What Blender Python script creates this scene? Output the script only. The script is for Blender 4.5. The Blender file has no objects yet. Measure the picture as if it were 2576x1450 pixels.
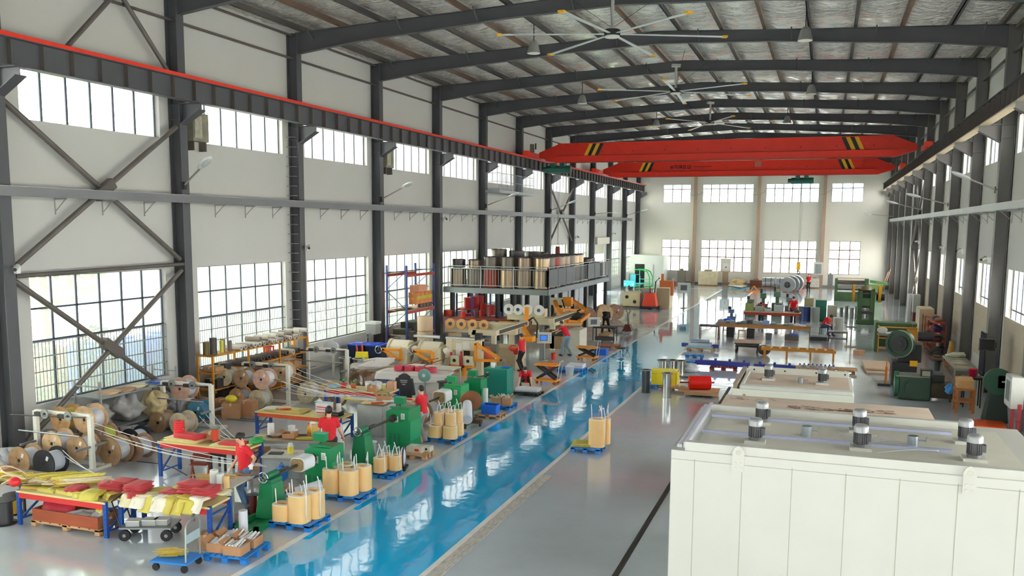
import bpy, bmesh, math, random
from math import sin, cos, pi, radians as R
from mathutils import Vector as V, Matrix
C = bpy.context.scene.collection
sc = bpy.context.scene
rnd = random.Random(7)

# ---------- camera ----------
cam = bpy.data.cameras.new('camera'); co = bpy.data.objects.new('camera', cam); C.objects.link(co)
YAW, PIT, ROL = 0.34168, 0.11871, 0.00672
fw = V((-sin(YAW)*cos(PIT), cos(YAW)*cos(PIT), -sin(PIT)))
rt = V((cos(YAW), sin(YAW), 0)); up = rt.cross(fw)
r2 = cos(ROL)*rt + sin(ROL)*up; u2 = -sin(ROL)*rt + cos(ROL)*up
m = Matrix((r2, u2, -fw)).transposed().to_4x4(); m.translation = V((0, 0, 6.07))
co.matrix_world = m
cam.sensor_fit = 'HORIZONTAL'; cam.sensor_width = 36; cam.lens = 2204.1/2576*36
cam.shift_y = (832.36-725)/2576; cam.clip_end = 500
sc.camera = co

# ---------- sky, sun, exposure ----------
w = bpy.data.worlds.new('sky'); sc.world = w; w.use_nodes = True
nt = w.node_tree; bg = nt.nodes['Background']
tc = nt.nodes.new('ShaderNodeTexCoord'); sp = nt.nodes.new('ShaderNodeSeparateXYZ')
cr = nt.nodes.new('ShaderNodeValToRGB')
nt.links.new(tc.outputs['Generated'], sp.inputs[0]); nt.links.new(sp.outputs[2], cr.inputs[0])
cr.color_ramp.elements[0].position = 0.0; cr.color_ramp.elements[0].color = (1, .985, .96, 1)
cr.color_ramp.elements[1].position = .6; cr.color_ramp.elements[1].color = (.92, .95, 1, 1)
nt.links.new(cr.outputs[0], bg.inputs[0]); bg.inputs[1].default_value = 20.0
sun = bpy.data.lights.new('sun', 'SUN'); sun.energy = 20; sun.angle = .02; sun.color = (1, .93, .8)
so = bpy.data.objects.new('sun', sun); C.objects.link(so)
so.rotation_euler = V((-.30, .55, 1.25)).to_track_quat('Z', 'Y').to_euler()
sc.view_settings.view_transform = 'Standard'; sc.view_settings.look = 'None'
sc.view_settings.exposure = .12; sc.view_settings.gamma = 1; sc.view_settings.use_curve_mapping = False
cy = sc.cycles; cy.max_bounces = 9; cy.diffuse_bounces = 5; cy.glossy_bounces = 4; cy.transparent_max_bounces = 12
cy.transmission_bounces = 4; cy.caustics_reflective = False; cy.caustics_refractive = False
cy.use_denoising = True; cy.sample_clamp_indirect = 8

# ---------- materials ----------
def hexc(h, k=1):
    v = [int(h[i:i+2], 16)/255 for i in (0, 2, 4)]
    return tuple(((c/12.92 if c <= .04045 else ((c+.055)/1.055)**2.4))*k for c in v)+(1,)
MC = {}
def M(h, r=.5, m=0., n=.1, s=6., bump=0., em=0., alpha=1., st=(1, 1, 1)):
    """paint, metal, cloth, card: one colour broken up by a noise; st stretches the noise (grain)"""
    key = (h, r, m, n, s, bump, em, alpha, st)
    if key in MC: return MC[key]
    mt = bpy.data.materials.new('mat_'+h); mt.use_nodes = True; t = mt.node_tree
    b = t.nodes['Principled BSDF']; c = hexc(h)
    b.inputs['Roughness'].default_value = r; b.inputs['Metallic'].default_value = m
    co_ = t.nodes.new('ShaderNodeTexCoord'); mp = t.nodes.new('ShaderNodeMapping'); mp.inputs['Scale'].default_value = st
    nz = t.nodes.new('ShaderNodeTexNoise'); nz.inputs['Scale'].default_value = s; nz.inputs['Detail'].default_value = 4
    t.links.new(co_.outputs['Object'], mp.inputs[0]); t.links.new(mp.outputs[0], nz.inputs[0])
    mx = t.nodes.new('ShaderNodeMix'); mx.data_type = 'RGBA'
    mx.inputs[6].default_value = tuple(x*(1-n*1.6) for x in c[:3])+(1,)
    mx.inputs[7].default_value = tuple(min(1, x*(1+n)+.004*n) for x in c[:3])+(1,)
    t.links.new(nz.outputs[0], mx.inputs[0]); t.links.new(mx.outputs[2], b.inputs['Base Color'])
    if bump:
        bp = t.nodes.new('ShaderNodeBump'); bp.inputs['Strength'].default_value = bump; bp.inputs['Distance'].default_value = .02
        t.links.new(nz.outputs[0], bp.inputs['Height']); t.links.new(bp.outputs[0], b.inputs['Normal'])
    if em:
        b.inputs['Emission Color'].default_value = c; b.inputs['Emission Strength'].default_value = em
    if alpha < 1: b.inputs['Alpha'].default_value = alpha
    MC[key] = mt; return mt
def wood(h, s=2.5, n=.28): return M(h, .65, 0, n, s, .1, st=(1, 1, 9))
def glass(name, tint=(.92, .97, 1), frost=.25):
    mt = bpy.data.materials.new(name); mt.use_nodes = True; t = mt.node_tree; t.nodes.clear()
    o = t.nodes.new('ShaderNodeOutputMaterial'); tr = t.nodes.new('ShaderNodeBsdfTransparent'); tr.inputs[0].default_value = tint+(1,)
    tl = t.nodes.new('ShaderNodeBsdfTranslucent'); tl.inputs[0].default_value = (.96, .96, .95, 1)
    gl = t.nodes.new('ShaderNodeBsdfGlossy'); gl.inputs['Roughness'].default_value = .05
    m1 = t.nodes.new('ShaderNodeMixShader'); m2 = t.nodes.new('ShaderNodeMixShader'); fr = t.nodes.new('ShaderNodeFresnel'); fr.inputs[0].default_value = 1.3
    m1.inputs[0].default_value = frost
    t.links.new(tr.outputs[0], m1.inputs[1]); t.links.new(tl.outputs[0], m1.inputs[2])
    t.links.new(fr.outputs[0], m2.inputs[0]); t.links.new(m1.outputs[0], m2.inputs[1]); t.links.new(gl.outputs[0], m2.inputs[2])
    t.links.new(m2.outputs[0], o.inputs[0]); return mt
def floor_mat(name, h, r=.1, wave=.25, dirt=.14, ior=1.6):
    mt = bpy.data.materials.new(name); mt.use_nodes = True; t = mt.node_tree; b = t.nodes['Principled BSDF']
    N = t.nodes.new; L = t.links.new; c = hexc(h)
    co_ = N('ShaderNodeTexCoord')
    n1 = N('ShaderNodeTexNoise'); n1.inputs['Scale'].default_value = .55; n1.inputs['Detail'].default_value = 6; n1.inputs['Roughness'].default_value = .65
    n2 = N('ShaderNodeTexNoise'); n2.inputs['Scale'].default_value = 1.7; n2.inputs['Detail'].default_value = 2
    n3 = N('ShaderNodeTexNoise'); n3.inputs['Scale'].default_value = 14; n3.inputs['Detail'].default_value = 3
    for n in (n1, n2, n3): L(co_.outputs['Object'], n.inputs[0])
    mx = N('ShaderNodeMix'); mx.data_type = 'RGBA'
    mx.inputs[6].default_value = tuple(x*(1-dirt) for x in c[:3])+(1,); mx.inputs[7].default_value = tuple(min(1, x*(1+dirt)) for x in c[:3])+(1,)
    L(n1.outputs[0], mx.inputs[0]); L(mx.outputs[2], b.inputs['Base Color'])
    ra = N('ShaderNodeMapRange'); ra.inputs[1].default_value = .3; ra.inputs[2].default_value = .75; ra.inputs[3].default_value = r*.6; ra.inputs[4].default_value = r*2.0
    L(n1.outputs[0], ra.inputs[0]); L(ra.outputs[0], b.inputs['Roughness'])
    ad = N('ShaderNodeMath'); ad.operation = 'MULTIPLY_ADD'; ad.inputs[1].default_value = .05; L(n3.outputs[0], ad.inputs[0]); L(n2.outputs[0], ad.inputs[2])
    bp = N('ShaderNodeBump'); bp.inputs['Strength'].default_value = wave; bp.inputs['Distance'].default_value = .03
    L(ad.outputs[0], bp.inputs['Height']); L(bp.outputs[0], b.inputs['Normal'])
    b.inputs['Coat Weight'].default_value = .8 if ior > 1.7 else .5; b.inputs['Coat Roughness'].default_value = r*.5; b.inputs['Coat IOR'].default_value = ior
    L(bp.outputs[0], b.inputs['Coat Normal']); return mt
def foil_mat():
    mt = bpy.data.materials.new('silver_foil'); mt.use_nodes = True; t = mt.node_tree; b = t.nodes['Principled BSDF']
    N = t.nodes.new; L = t.links.new; co_ = N('ShaderNodeTexCoord'); mp = N('ShaderNodeMapping'); mp.inputs['Scale'].default_value = (1.0, 5, 1)
    n1 = N('ShaderNodeTexNoise'); n1.inputs['Scale'].default_value = 2.0; n1.inputs['Detail'].default_value = 5; n1.inputs['Distortion'].default_value = 1.5
    L(co_.outputs['Object'], mp.inputs[0]); L(mp.outputs[0], n1.inputs[0])
    bp = N('ShaderNodeBump'); bp.inputs['Strength'].default_value = 1.; bp.inputs['Distance'].default_value = .35
    L(n1.outputs[0], bp.inputs['Height']); L(bp.outputs[0], b.inputs['Normal'])
    b.inputs['Base Color'].default_value = (.95, .93, .88, 1); b.inputs['Metallic'].default_value = .8; b.inputs['Roughness'].default_value = .17; return mt

# ---------- mesh builder ----------
class B:
    def __init__(s): s.v = []; s.f = []; s.sm = []; s.mi = []; s.m = 0
    def add(s, vs, fs, smooth=False):
        o = len(s.v); s.v += [tuple(v) for v in vs]
        for f in fs: s.f.append([i+o for i in f]); s.sm.append(smooth); s.mi.append(s.m)
        return s
    def box(s, c, d, rz=0, rx=0, ry=0):
        x, y, z = (a/2 for a in d); P = [V((i, j, k)) for i in (-x, x) for j in (-y, y) for k in (-z, z)]
        mt = Matrix.Translation(c) @ Matrix.Rotation(rz, 4, 'Z') @ Matrix.Rotation(ry, 4, 'Y') @ Matrix.Rotation(rx, 4, 'X')
        return s.add([mt @ p for p in P], [(0, 1, 3, 2), (4, 6, 7, 5), (0, 4, 5, 1), (2, 3, 7, 6), (0, 2, 6, 4), (1, 5, 7, 3)])
    def bb(s, x0, x1, y0, y1, z0, z1): return s.box(((x0+x1)/2, (y0+y1)/2, (z0+z1)/2), (abs(x1-x0), abs(y1-y0), abs(z1-z0)))
    def bar(s, p, q, wd, ht=None, upv=(0, 0, 1)):
        p, q = V(p), V(q); d = (q-p); L = d.length
        if L < 1e-6: return s
        d.normalize(); u = V(upv)
        if abs(d.dot(u)) > .98: u = V((1, 0, 0))
        a = d.cross(u).normalized(); b = a.cross(d); h = (ht or wd)/2; k = wd/2
        P = [o+a*i*k+b*j*h for o in (p, q) for i in (-1, 1) for j in (-1, 1)]
        return s.add(P, [(0, 1, 3, 2), (4, 6, 7, 5), (0, 4, 5, 1), (2, 3, 7, 6), (0, 2, 6, 4), (1, 5, 7, 3)])
    def ring(s, p, d, r, n, ph=0, e=1.):
        d = V(d).normalized(); u = V((0, 0, 1)) if abs(d.z) < .95 else V((1, 0, 0))
        a = d.cross(u).normalized(); b = a.cross(d)
        return [V(p)+a*cos(2*pi*i/n+ph)*r+b*sin(2*pi*i/n+ph)*r*e for i in range(n)]
    def cyl(s, p, q, r, r2=None, n=16, caps=True):
        d = V(q)-V(p); r2 = r if r2 is None else r2
        s.add(s.ring(p, d, r, n)+s.ring(q, d, r2, n), [(i, (i+1) % n, n+(i+1) % n, n+i) for i in range(n)], True)
        if caps:
            s.add(s.ring(p, d, r, n), [tuple(range(n))]); s.add(s.ring(q, d, r2, n), [tuple(reversed(range(n)))])
        return s
    def pipe(s, p, q, ro, ri, n=20):
        """hollow cylinder"""
        d = V(q)-V(p); A = s.ring(p, d, ro, n)+s.ring(q, d, ro, n)+s.ring(q, d, ri, n)+s.ring(p, d, ri, n)
        for k in range(4):
            a, b = k*n, ((k+1) % 4)*n
            s.add([A[a+i] for i in range(n)]+[A[b+i] for i in range(n)], [(i, (i+1) % n, n+(i+1) % n, n+i) for i in range(n)], k in (0, 2))
        return s
    def tube(s, pts, r, n=6):
        pts = [V(p) for p in pts]; R_ = []
        for i, p in enumerate(pts):
            d = (pts[min(i+1, len(pts)-1)]-pts[max(i-1, 0)]); R_ += s.ring(p, d if d.length > 1e-6 else (0, 0, 1), r if not hasattr(r, '__len__') else r[i], n)
        F_ = [(k*n+i, k*n+(i+1) % n, (k+1)*n+(i+1) % n, (k+1)*n+i) for k in range(len(pts)-1) for i in range(n)]
        s.add(R_, F_, True); s.add(R_[:n], [tuple(range(n))]); s.add(R_[-n:], [tuple(reversed(range(n)))]); return s
    def lathe(s, c, prof, n=20, sx=1, sy=1):
        c = V(c); A = [c+V((cos(2*pi*i/n)*r*sx, sin(2*pi*i/n)*r*sy, z)) for r, z in prof for i in range(n)]
        return s.add(A, [(k*n+i, k*n+(i+1) % n, (k+1)*n+(i+1) % n, (k+1)*n+i) for k in range(len(prof)-1) for i in range(n)], True)
    def sph(s, c, r, n=12):
        r = r if hasattr(r, '__len__') else (r, r, r)
        return s.lathe(c, [(0.001, -r[2])]+[(cos(a)*1, sin(a)*r[2]) for a in [(-pi/2+pi*k/(n//2)) for k in range(1, n//2)]]+[(0.001, r[2])], n, r[0], r[1])
    def prism(s, poly, ax, a, b):
        """polygon in the two other axes pulled along axis ax from a to b"""
        def mk(p, t): return {'x': (t, p[0], p[1]), 'y': (p[0], t, p[1]), 'z': (p[0], p[1], t)}[ax]
        n = len(poly); P = [mk(p, a) for p in poly]+[mk(p, b) for p in poly]
        return s.add(P, [tuple(range(n)), tuple(reversed(range(n, 2*n)))]+[(i, (i+1) % n, n+(i+1) % n, n+i) for i in range(n)])
    def rr(s, w_, d, r, n=5):
        """rounded rectangle outline"""
        out = []
        for cx, cy_, a0 in ((w_/2-r, d/2-r, 0), (-w_/2+r, d/2-r, 90), (-w_/2+r, -d/2+r, 180), (w_/2-r, -d/2+r, 270)):
            out += [(cx+r*cos(R(a0+90*k/n)), cy_+r*sin(R(a0+90*k/n))) for k in range(n+1)]
        return out
    def sheet(s, pts_fn, nu, nv, th=.003):
        P = [V(pts_fn(i/nu, j/nv)) for i in range(nu+1) for j in range(nv+1)]
        W_ = nv+1; F_ = [(i*W_+j, (i+1)*W_+j, (i+1)*W_+j+1, i*W_+j+1) for i in range(nu) for j in range(nv)]
        k = len(P); P2 = [p-V((0, 0, th)) for p in P]
        E_ = [(j, j+1) for j in range(nv)]+[(nu*W_+j+1, nu*W_+j) for j in range(nv)]+[((i+1)*W_, i*W_) for i in range(nu)]+[(i*W_+nv, (i+1)*W_+nv) for i in range(nu)]
        return s.add(P+P2, F_+[tuple(k+q for q in reversed(f)) for f in F_]+[(a, k+a, k+b, b) for a, b in E_], True)
    def xf(s, mt, i0=0):
        s.v = s.v[:i0]+[tuple(mt @ V(v)) for v in s.v[i0:]]; return s
    def mesh(s, name, mats):
        me = bpy.data.meshes.new(name); me.from_pydata(s.v, [], s.f); me.polygons.foreach_set('use_smooth', s.sm)
        for q in (mats if isinstance(mats, (list, tuple)) else [mats]): me.materials.append(q)
        me.polygons.foreach_set('material_index', s.mi)
        bm = bmesh.new(); bm.from_mesh(me); bmesh.ops.recalc_face_normals(bm, faces=bm.faces); bm.to_mesh(me); bm.free()
        return me
def OB(name, b, mats, parent=None, loc=(0, 0, 0), rz=0, bev=0):
    o = bpy.data.objects.new(name, b.mesh(name, mats) if isinstance(b, B) else b); C.objects.link(o); o.location = loc; o.rotation_euler = (0, 0, rz)
    if parent: o.parent = parent
    if bev:
        q = o.modifiers.new('edge', 'BEVEL'); q.width = bev; q.segments = 2; q.limit_method = 'ANGLE'
    return o
def tagit(o, label, cat, group=None, kind=None):
    if label: o['label'] = label
    if cat: o['category'] = cat
    if group: o['group'] = group
    if kind: o['kind'] = kind
    return o
def T(name, label, cat, loc=(0, 0, 0), rz=0, group=None):
    o = bpy.data.objects.new(name, None); C.objects.link(o); o.location = loc; o.rotation_euler = (0, 0, rz); o.empty_display_size = .1
    return tagit(o, label, cat, group)
def P(t, name, b, mats, label=None, bev=0, loc=(0, 0, 0)):
    o = OB(name, b, mats, t, loc, bev=bev)
    if label: o['label'] = label
    return o
def X(name, label, cat, b, mats, loc=(0, 0, 0), rz=0, group=None, bev=0, kind=None):
    return tagit(OB(name, b, mats, None, loc, rz, bev), label, cat, group, kind)
def S(name, b, mats, loc=(0, 0, 0), bev=0, parent=None):
    o = OB(name, b, mats, parent, loc, bev=bev)
    if not parent: o['kind'] = 'structure'
    return o
def cp(root, loc, rz=None, label=None, group=None, sc_=None):
    r = root.copy(); C.objects.link(r); r.location = loc
    if rz is not None: r.rotation_euler = (0, 0, rz)
    if label: r['label'] = label
    if group: r['group'] = group
    if sc_: r.scale = sc_
    for ch in root.children:
        c = ch.copy(); C.objects.link(c); c.parent = r
        for g in ch.children:
            d = g.copy(); C.objects.link(d); d.parent = c
    return r
ORD = ['first', 'second', 'third', 'fourth', 'fifth', 'sixth', 'seventh', 'eighth', 'ninth', 'tenth', 'eleventh', 'twelfth', 'thirteenth', 'fourteenth', 'fifteenth', 'sixteenth', 'seventeenth', 'eighteenth', 'nineteenth', 'twentieth']

# ---------- the building ----------
XL, XR, Y0, SP, YF = -19.30, 5.78, 16.54, 6.6, 96.0
WL, WR = -19.75, 6.25
COLY = [Y0+SP*k for k in range(-4, 13)]
steel = M('55575a', .55, .2, .12, 1.5); steel2 = M('626365', .5, .2, .1, 2); white_wall = M('cfcfca', .8, 0, .03, .5)
steelb = M('5f5852', .6, .1, .2, 1.2)
gfloor = floor_mat('grey_epoxy', 'c6d0d6', .11, .12); bfloor = floor_mat('blue_epoxy', '10c4ff', .035, .12, .05, 1.85)
S('floor', B().bb(-19.75, 6.25, -12, 96, -.2, 0), gfloor)
S('aisle_floor', B().bb(-9.33, -6.42, -12, 92.5, 0.0, .004), bfloor)
S('line_marking', B().bb(-9.47, -9.33, -12, 88, 0, .005), M('f2f2ec', .3))
S('line_marking', B().bb(-6.42, -6.30, -12, 88, 0, .005), M('f2f2ec', .3))
b = B()
for i in range(26): b.bb(-6.29, -6.04, -6+i*1.0, -6+i*1.0+.985, 0, .012)
S('trench_cover_strip', b, M('cfcac0', .5, .1, .45, 9, .3, st=(3, .6, 1)))
S('floor_rail_slot_strip', B().bb(-3.26, -3.22, 4, 34, 0, .006).bb(-3.19, -3.15, 4, 34, 0, .006).bb(-3.22, -3.19, 4, 34, 0, .003), M('26221e', .6))

LW = (1.2, 4.65); UW = (8.75, 10.09)
def wall_side(name, x0, x1, lower, upper, skip=()):
    """a long side wall with one opening per bay and row"""
    b = B(); ys = [(y+.95, y+6.05) for y in COLY[:-1]]; y_end = (-12, 96.3)
    lv = [(0, lower[0]), lower, (lower[1], upper[0]), upper, (upper[1], 14.2)]
    for i, (z0, z1) in enumerate(lv):
        if i == 0 and skip:
            a, c = ys[skip[0]]; b.bb(x0, x1, y_end[0], a, z0, z1); b.bb(x0, x1, c-.6, y_end[1], z0, z1)
        elif i in (0, 2, 4): b.bb(x0, x1, *y_end, z0, z1)
        else:
            cur = y_end[0]
            for k, (a, c) in enumerate(ys):
                if k in skip and i == 1: c -= .6
                b.bb(x0, x1, cur, a, z0, z1); cur = c
            b.bb(x0, x1, cur, y_end[1], z0, z1)
    return S(name, b, white_wall)
wall_side('wall_left', WL-.28, WL, LW, UW, skip=(13,))
wall_side('wall_right', WR, WR+.28, (1.2, 4.65), UW, skip=())
yd = COLY[13]+.95
S('roller_door_panel', B().bb(WL-.2, WL-.14, yd, yd+4.5, 3.55, 4.7), M('b9b4a4', .5, .2, .1)); S('roller_door_casing_trim', B().bb(WL+.0, WL+.5, yd-.1, yd+4.6, 4.5, 5.1), M('cfc8b6', .5, 0, .1))
mull = M('4a5560', .5, .3, .05); bars = M('8a8f92', .5, .4, .05); sill = M('e4e6e4', .5)
g_clear = glass('window_glass', (.98, .98, .98), .3); g_frost = glass('frosted_glass', (.95, .96, .96), .45)
g_far = glass('far_glass', (.5, .54, .55), .3); g_near = glass('near_window_glass', (.55, .56, .56), .10); PROT = {}
def window(nm, x, y0, wd, z0, z1, cols, rows, grille=0, side=1, gl=None, ax='y', mat=mull):
    key = (round(wd, 2), z0, z1, cols, tuple(rows), grille, ax, side, gl.name if gl else '')
    if key not in PROT:
        def q(b, u0, u1, a, c, t0=-.03, t1=.03):
            if ax == 'y': b.bb(t0, t1, u0, u1, a, c)
            else: b.bb(u0, u1, t0, t1, a, c)
        f = B()
        for i in range(cols+1):
            u = wd*i/cols; e = .035 if i in (0, cols) else .024
            if ax == 'x': e = .045
            q(f, u-e, u+e, z0, z1)
        for z in [z0, z1]+list(rows): q(f, 0, wd, z-(.025 if ax == 'y' else .045), z+(.025 if ax == 'y' else .045))
        g = B(); q(g, 0, wd, z0, z1, -.004, .004)
        j = B(); q(j, -.12, 0, z0-.03, z1+.06, -.2*side-.1, -.2*side+.1) ; q(j, wd, wd+.12, z0-.03, z1+.06, -.2*side-.1, -.2*side+.1); q(j, -.12, wd+.12, z0-.09, z0-.03, -.2*side-.1, -.2*side+.1)
        gr = None
        if grille:
            gr = B(); n = int(wd/.115); o_ = -.13*side*(1 if ax == 'y' else 1)
            for i in range(n+1): q(gr, wd*i/n-.006, wd*i/n+.006, z0+.05, grille, -o_-.007, -o_+.007)
            for k in range(5): z = z0+.06+(grille-z0-.06)*k/4; q(gr, 0, wd, z-.014, z+.014, -o_-.012, -o_+.012)
        PROT[key] = (f.mesh('window_frame', mat), g.mesh('glass_pane', gl or g_clear), gr.mesh('security_grille', bars) if gr else None)
    f, g, gr = PROT[key]
    o = S(nm, f, None, (x, y0, 0)) if ax == 'y' else S(nm, f, None, (x, y0, 0))
    OB('glass_pane', g, None, o)
    if gr: OB('security_grille', gr, None, o)
    return o
wn = 0
for k, y in enumerate(COLY[:-1]):
    wn += 1; window('window_%d' % wn, WL-.2, y+.95, 5.1, *UW, 6, [], side=1, gl=g_near if k == 4 else None)
    if k == 13: continue
    wn += 1; window('window_%d' % wn, WL-.2, y+.95, 5.1, *LW, 6, [3.78, 2.9], 2.88, side=1, gl=g_near if k == 4 else g_frost)
for k, y in enumerate(COLY[:-1]):
    wn += 1; window('window_%d' % wn, WR+.2, y+.95, 5.1, *UW, 6, [], side=-1)
    wn += 1; window('window_%d' % wn, WR+.2, y+.95, 5.1, *LW, 6, [3.2], side=-1, gl=g_frost)
# far gable wall with its eight windows
fx = [(-16.83, -13.9, 3), (-12.62, -7.37, 6), (-6.1, -.88, 6), (.35, 3.35, 3)]
b = B(); lv = [(0, 1.37), (1.37, 4.76), (4.76, 8.73), (8.73, 10.64), (10.64, 14.4)]
for i, (z0, z1) in enumerate(lv):
    if i % 2 == 0: b.bb(-20.03, 6.53, YF, YF+.28, z0, z1)
    else:
        cur = -20.03
        for a, c, n in fx: b.bb(cur, a, YF, YF+.28, z0, z1); cur = c
        b.bb(cur, 6.53, YF, YF+.28, z0, z1)
S('wall_far', b, M('e4e2d8', .8, 0, .03, .5))
mulf = M('8b6f63', .5, .2, .1); mulg = M('9aa6a8', .5)
for a, c, n in fx:
    wn += 1; window('window_%d' % wn, a, YF+.12, c-a, 8.73, 10.64, n, [10.15], ax='x', mat=mulg, side=1, gl=g_far)
    wn += 1; window('window_%d' % wn, a, YF+.12, c-a, 1.37, 4.76, n, [3.86, 2.95], 2.93, ax='x', mat=mulf, side=1, gl=g_far)
S('baseboard_far', B().bb(-19.75, 6.25, YF-.02, YF, 0, .22), M('7d858a', .6))
S('baseboard_left', B().bb(WL, WL+.02, -12, 96, 0, .15), M('b9bcbc', .6))
for i, x in enumerate((-13.36, -6.76, -.3)):
    S('wall_pillar', B().bb(x-.16, x+.16, YF-.3, YF, .0, 13.4), M('b59a84', .7, 0, .15, 2, st=(1, 1, .2)))
# near gable behind the camera: windows like those of the far one
b = B()
for i, (z0, z1) in enumerate(lv):
    if i % 2 == 0: b.bb(-20.03, 6.53, -12.3, -12, z0, z1)
    else:
        cur = -20.03
        for a, c, n in fx: b.bb(cur, a, -12.3, -12, z0, z1); cur = c
        b.bb(cur, 6.53, -12.3, -12, z0, z1)
S('wall_back', b, white_wall)
for a, c, n in fx:
    wn += 1; window('window_%d' % wn, a, -12.15, c-a, 8.73, 10.64, n, [10.15], ax='x', mat=mulg, side=-1)
    wn += 1; window('window_%d' % wn, a, -12.15, c-a, 1.37, 4.76, n, [3.86, 2.95], ax='x', mat=mulf, side=-1)

# columns: broad inner flange, web, outer flange
def col_mesh(sd):
    b = B(); w_ = .17
    b.bb(-.02, 0, -w_, w_, 0, 13.33) if sd > 0 else b.bb(0, .02, -w_, w_, 0, 13.33)
    b.bb(-.43, -.41, -w_, w_, 0, 13.33) if sd > 0 else b.bb(.41, .43, -w_, w_, 0, 13.33)
    b.bb(-.41, -.02, -.01, .01, 0, 13.33) if sd > 0 else b.bb(.02, .41, -.01, .01, 0, 13.33)
    for z in (9.35, 9.8): b.bb(-.42, -.01, -w_, w_, z, z+.015) if sd > 0 else b.bb(.01, .42, -w_, w_, z, z+.015)
    # corbel that carries the runway beam
    pr = [(-.02, 9.83), (.72, 9.83), (.72, 9.62), (.0, 9.2), (-.02, 9.2)]
    b.prism([(p[0]*sd, p[1]) for p in pr], 'y', -.01, .01)
    b.prism([(p[0]*sd, p[1]) for p in [(-.0, 9.18), (.74, 9.61), (.74, 9.63), (-.0, 9.2)]], 'y', -w_, w_)
    b.prism([(p[0]*sd, p[1]) for p in [(0, 9.82), (.74, 9.82), (.74, 9.84), (0, 9.84)]], 'y', -w_, w_)
    return b
cmL = col_mesh(1).mesh('column', steel); cmR = col_mesh(-1).mesh('column', M('6f6e6b', .5, .25, .15, 1.2))
for k, y in enumerate(COLY):
    if k < 3: continue
    S('steel_column', cmL, None, (XL, y, 0)); S('steel_column', cmR, None, (XR, y, 0))
# portal beams: (x, bottom, top) outline
prof = [(-19.3, 12.55, 13.33), (-16.7, 12.86, 13.45), (-14, 13.04, 13.56), (-11, 13.26, 13.7), (-6.76, 13.42, 13.92)]
prof = prof+[(-13.52-x, a, c) for x, a, c in reversed(prof[:-1])]
b = B()
for (x0, a0, c0), (x1, a1, c1) in zip(prof, prof[1:]):
    b.prism([(x0, a0), (x1, a1), (x1, c1), (x0, c0)], 'y', -.008, .008)
    for (p0, p1) in ((a0, a1), (c0-.015, c1-.015)):
        b.prism([(x0, p0), (x1, p1), (x1, p1+.015), (x0, p0+.015)], 'y', -.11, .11)
for x in (-18.6, -14.9, -11.9, -8.4, -5.1, -1.6, 1.4, 5.0): b.bar((x, -.1, 13.02+.4*(1-abs(x+6.76)/12.5)), (x, -.55, 13.86-.045*abs(x+6.76)), .05)
bm_ = b.mesh('roof_beam', steel)
for k, y in enumerate(COLY):
    if k < 4: continue
    S('roof_beam', bm_, None, (0, y, 0))
# purlins
px = [-19.1+1.645*i for i in range(16)]
for i, x in enumerate(px):
    z = 13.92-.047*abs(x+6.76)
    S('roof_purlin_beam', B().bb(x-.02, x+.02, 3, 96, z, z+.22).bb(x-.02, x+.10, 3, 96, z, z+.02), [M('5b5650', .6, .1, .3, .7), M('7a6353', .7, .1, .4, .5), M('4c4c4c', .6, .1, .2, .7)][(i*7) % 3])
# silver foil under the roof sheets: it sags between the purlins and lifts over the beams
def zr(x, y):
    base = 14.14-.047*abs(x+6.76); t = ((x+19.1)/1.645) % 1; u = ((y-Y0)/SP) % 1
    return base+.06-.15*sin(pi*t)*min(1, 5*u, 5*(1-u)) + .03*sin(5*x+9*y)*sin(4*y-2*x)*sin(pi*t)+.02*sin(13*y+3*x)*sin(pi*t)
nx, ny = 96, 420
b = B(); xs = [WL+(WR-WL)*i/nx for i in range(nx+1)]; ys_ = [-12+108.2*j/ny for j in range(ny+1)]
b.add([(x, y, zr(x, y)) for x in xs for y in ys_]+[(x, y, 14.45) for x in xs for y in ys_],
      [(i*(ny+1)+j, i*(ny+1)+j+1, (i+1)*(ny+1)+j+1, (i+1)*(ny+1)+j) for i in range(nx) for j in range(ny)]+[((nx+1)*(ny+1)+q[0], (nx+1)*(ny+1)+q[1], (nx+1)*(ny+1)+q[2], (nx+1)*(ny+1)+q[3]) for q in [(0, ny, nx*(ny+1)+ny, nx*(ny+1))]], True)
S('ceiling', b, foil_mat())
# eave struts along the walls
for x in (XL-.25, XR+.25):
    for z in (12.35, 13.2): S('wall_girt_beam', B().bb(x-.04, x+.04, 10, 96, z, z+.07), steelb)
# ---------- overhead: runway, cranes, fans, lamps ----------
def runway(x, sd, name_lbl, y1):
    t = T('crane_runway_beam', name_lbl, 'crane runway', (x, 0, 0))
    b = B(); b.bb(-.01, .01, 3, y1, 9.86, 10.5); b.bb(-.17, .17, 3, y1, 10.48, 10.5); b.bb(-.15, .15, 3, y1, 9.84, 9.862)
    P(t, 'girder', b, [steel])
    b = B(); y = 3.2
    while y < y1: b.bb(-.14, .14, y-.006, y+.006, 9.86, 10.48); y += .94
    P(t, 'web_stiffener', b, steelb)['kind'] = 'stuff'
    P(t, 'rail', B().bb(-.04, .04, 3, y1, 10.5, 10.6), M('6a5a52', .5, .5, .3))
    return t
t = runway(-18.75, 1, 'dark grey crane runway beam with red conductor bar under the upper windows', 95.2)
P(t, 'conductor_bar', B().bb(.10, .19, 3, 95.2, 10.50, 10.60), M('e8361f', .4, 0, .1), 'red conductor bar')
t = runway(5.22, -1, 'dark grey crane runway beam without conductor bar opposite the red one', 95.2)
P(t, 'bottom_flange', B().bb(-.17, .17, 3, 95.2, 9.80, 9.842), M('b8ab92', .5), 'pale bottom flange')

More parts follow.
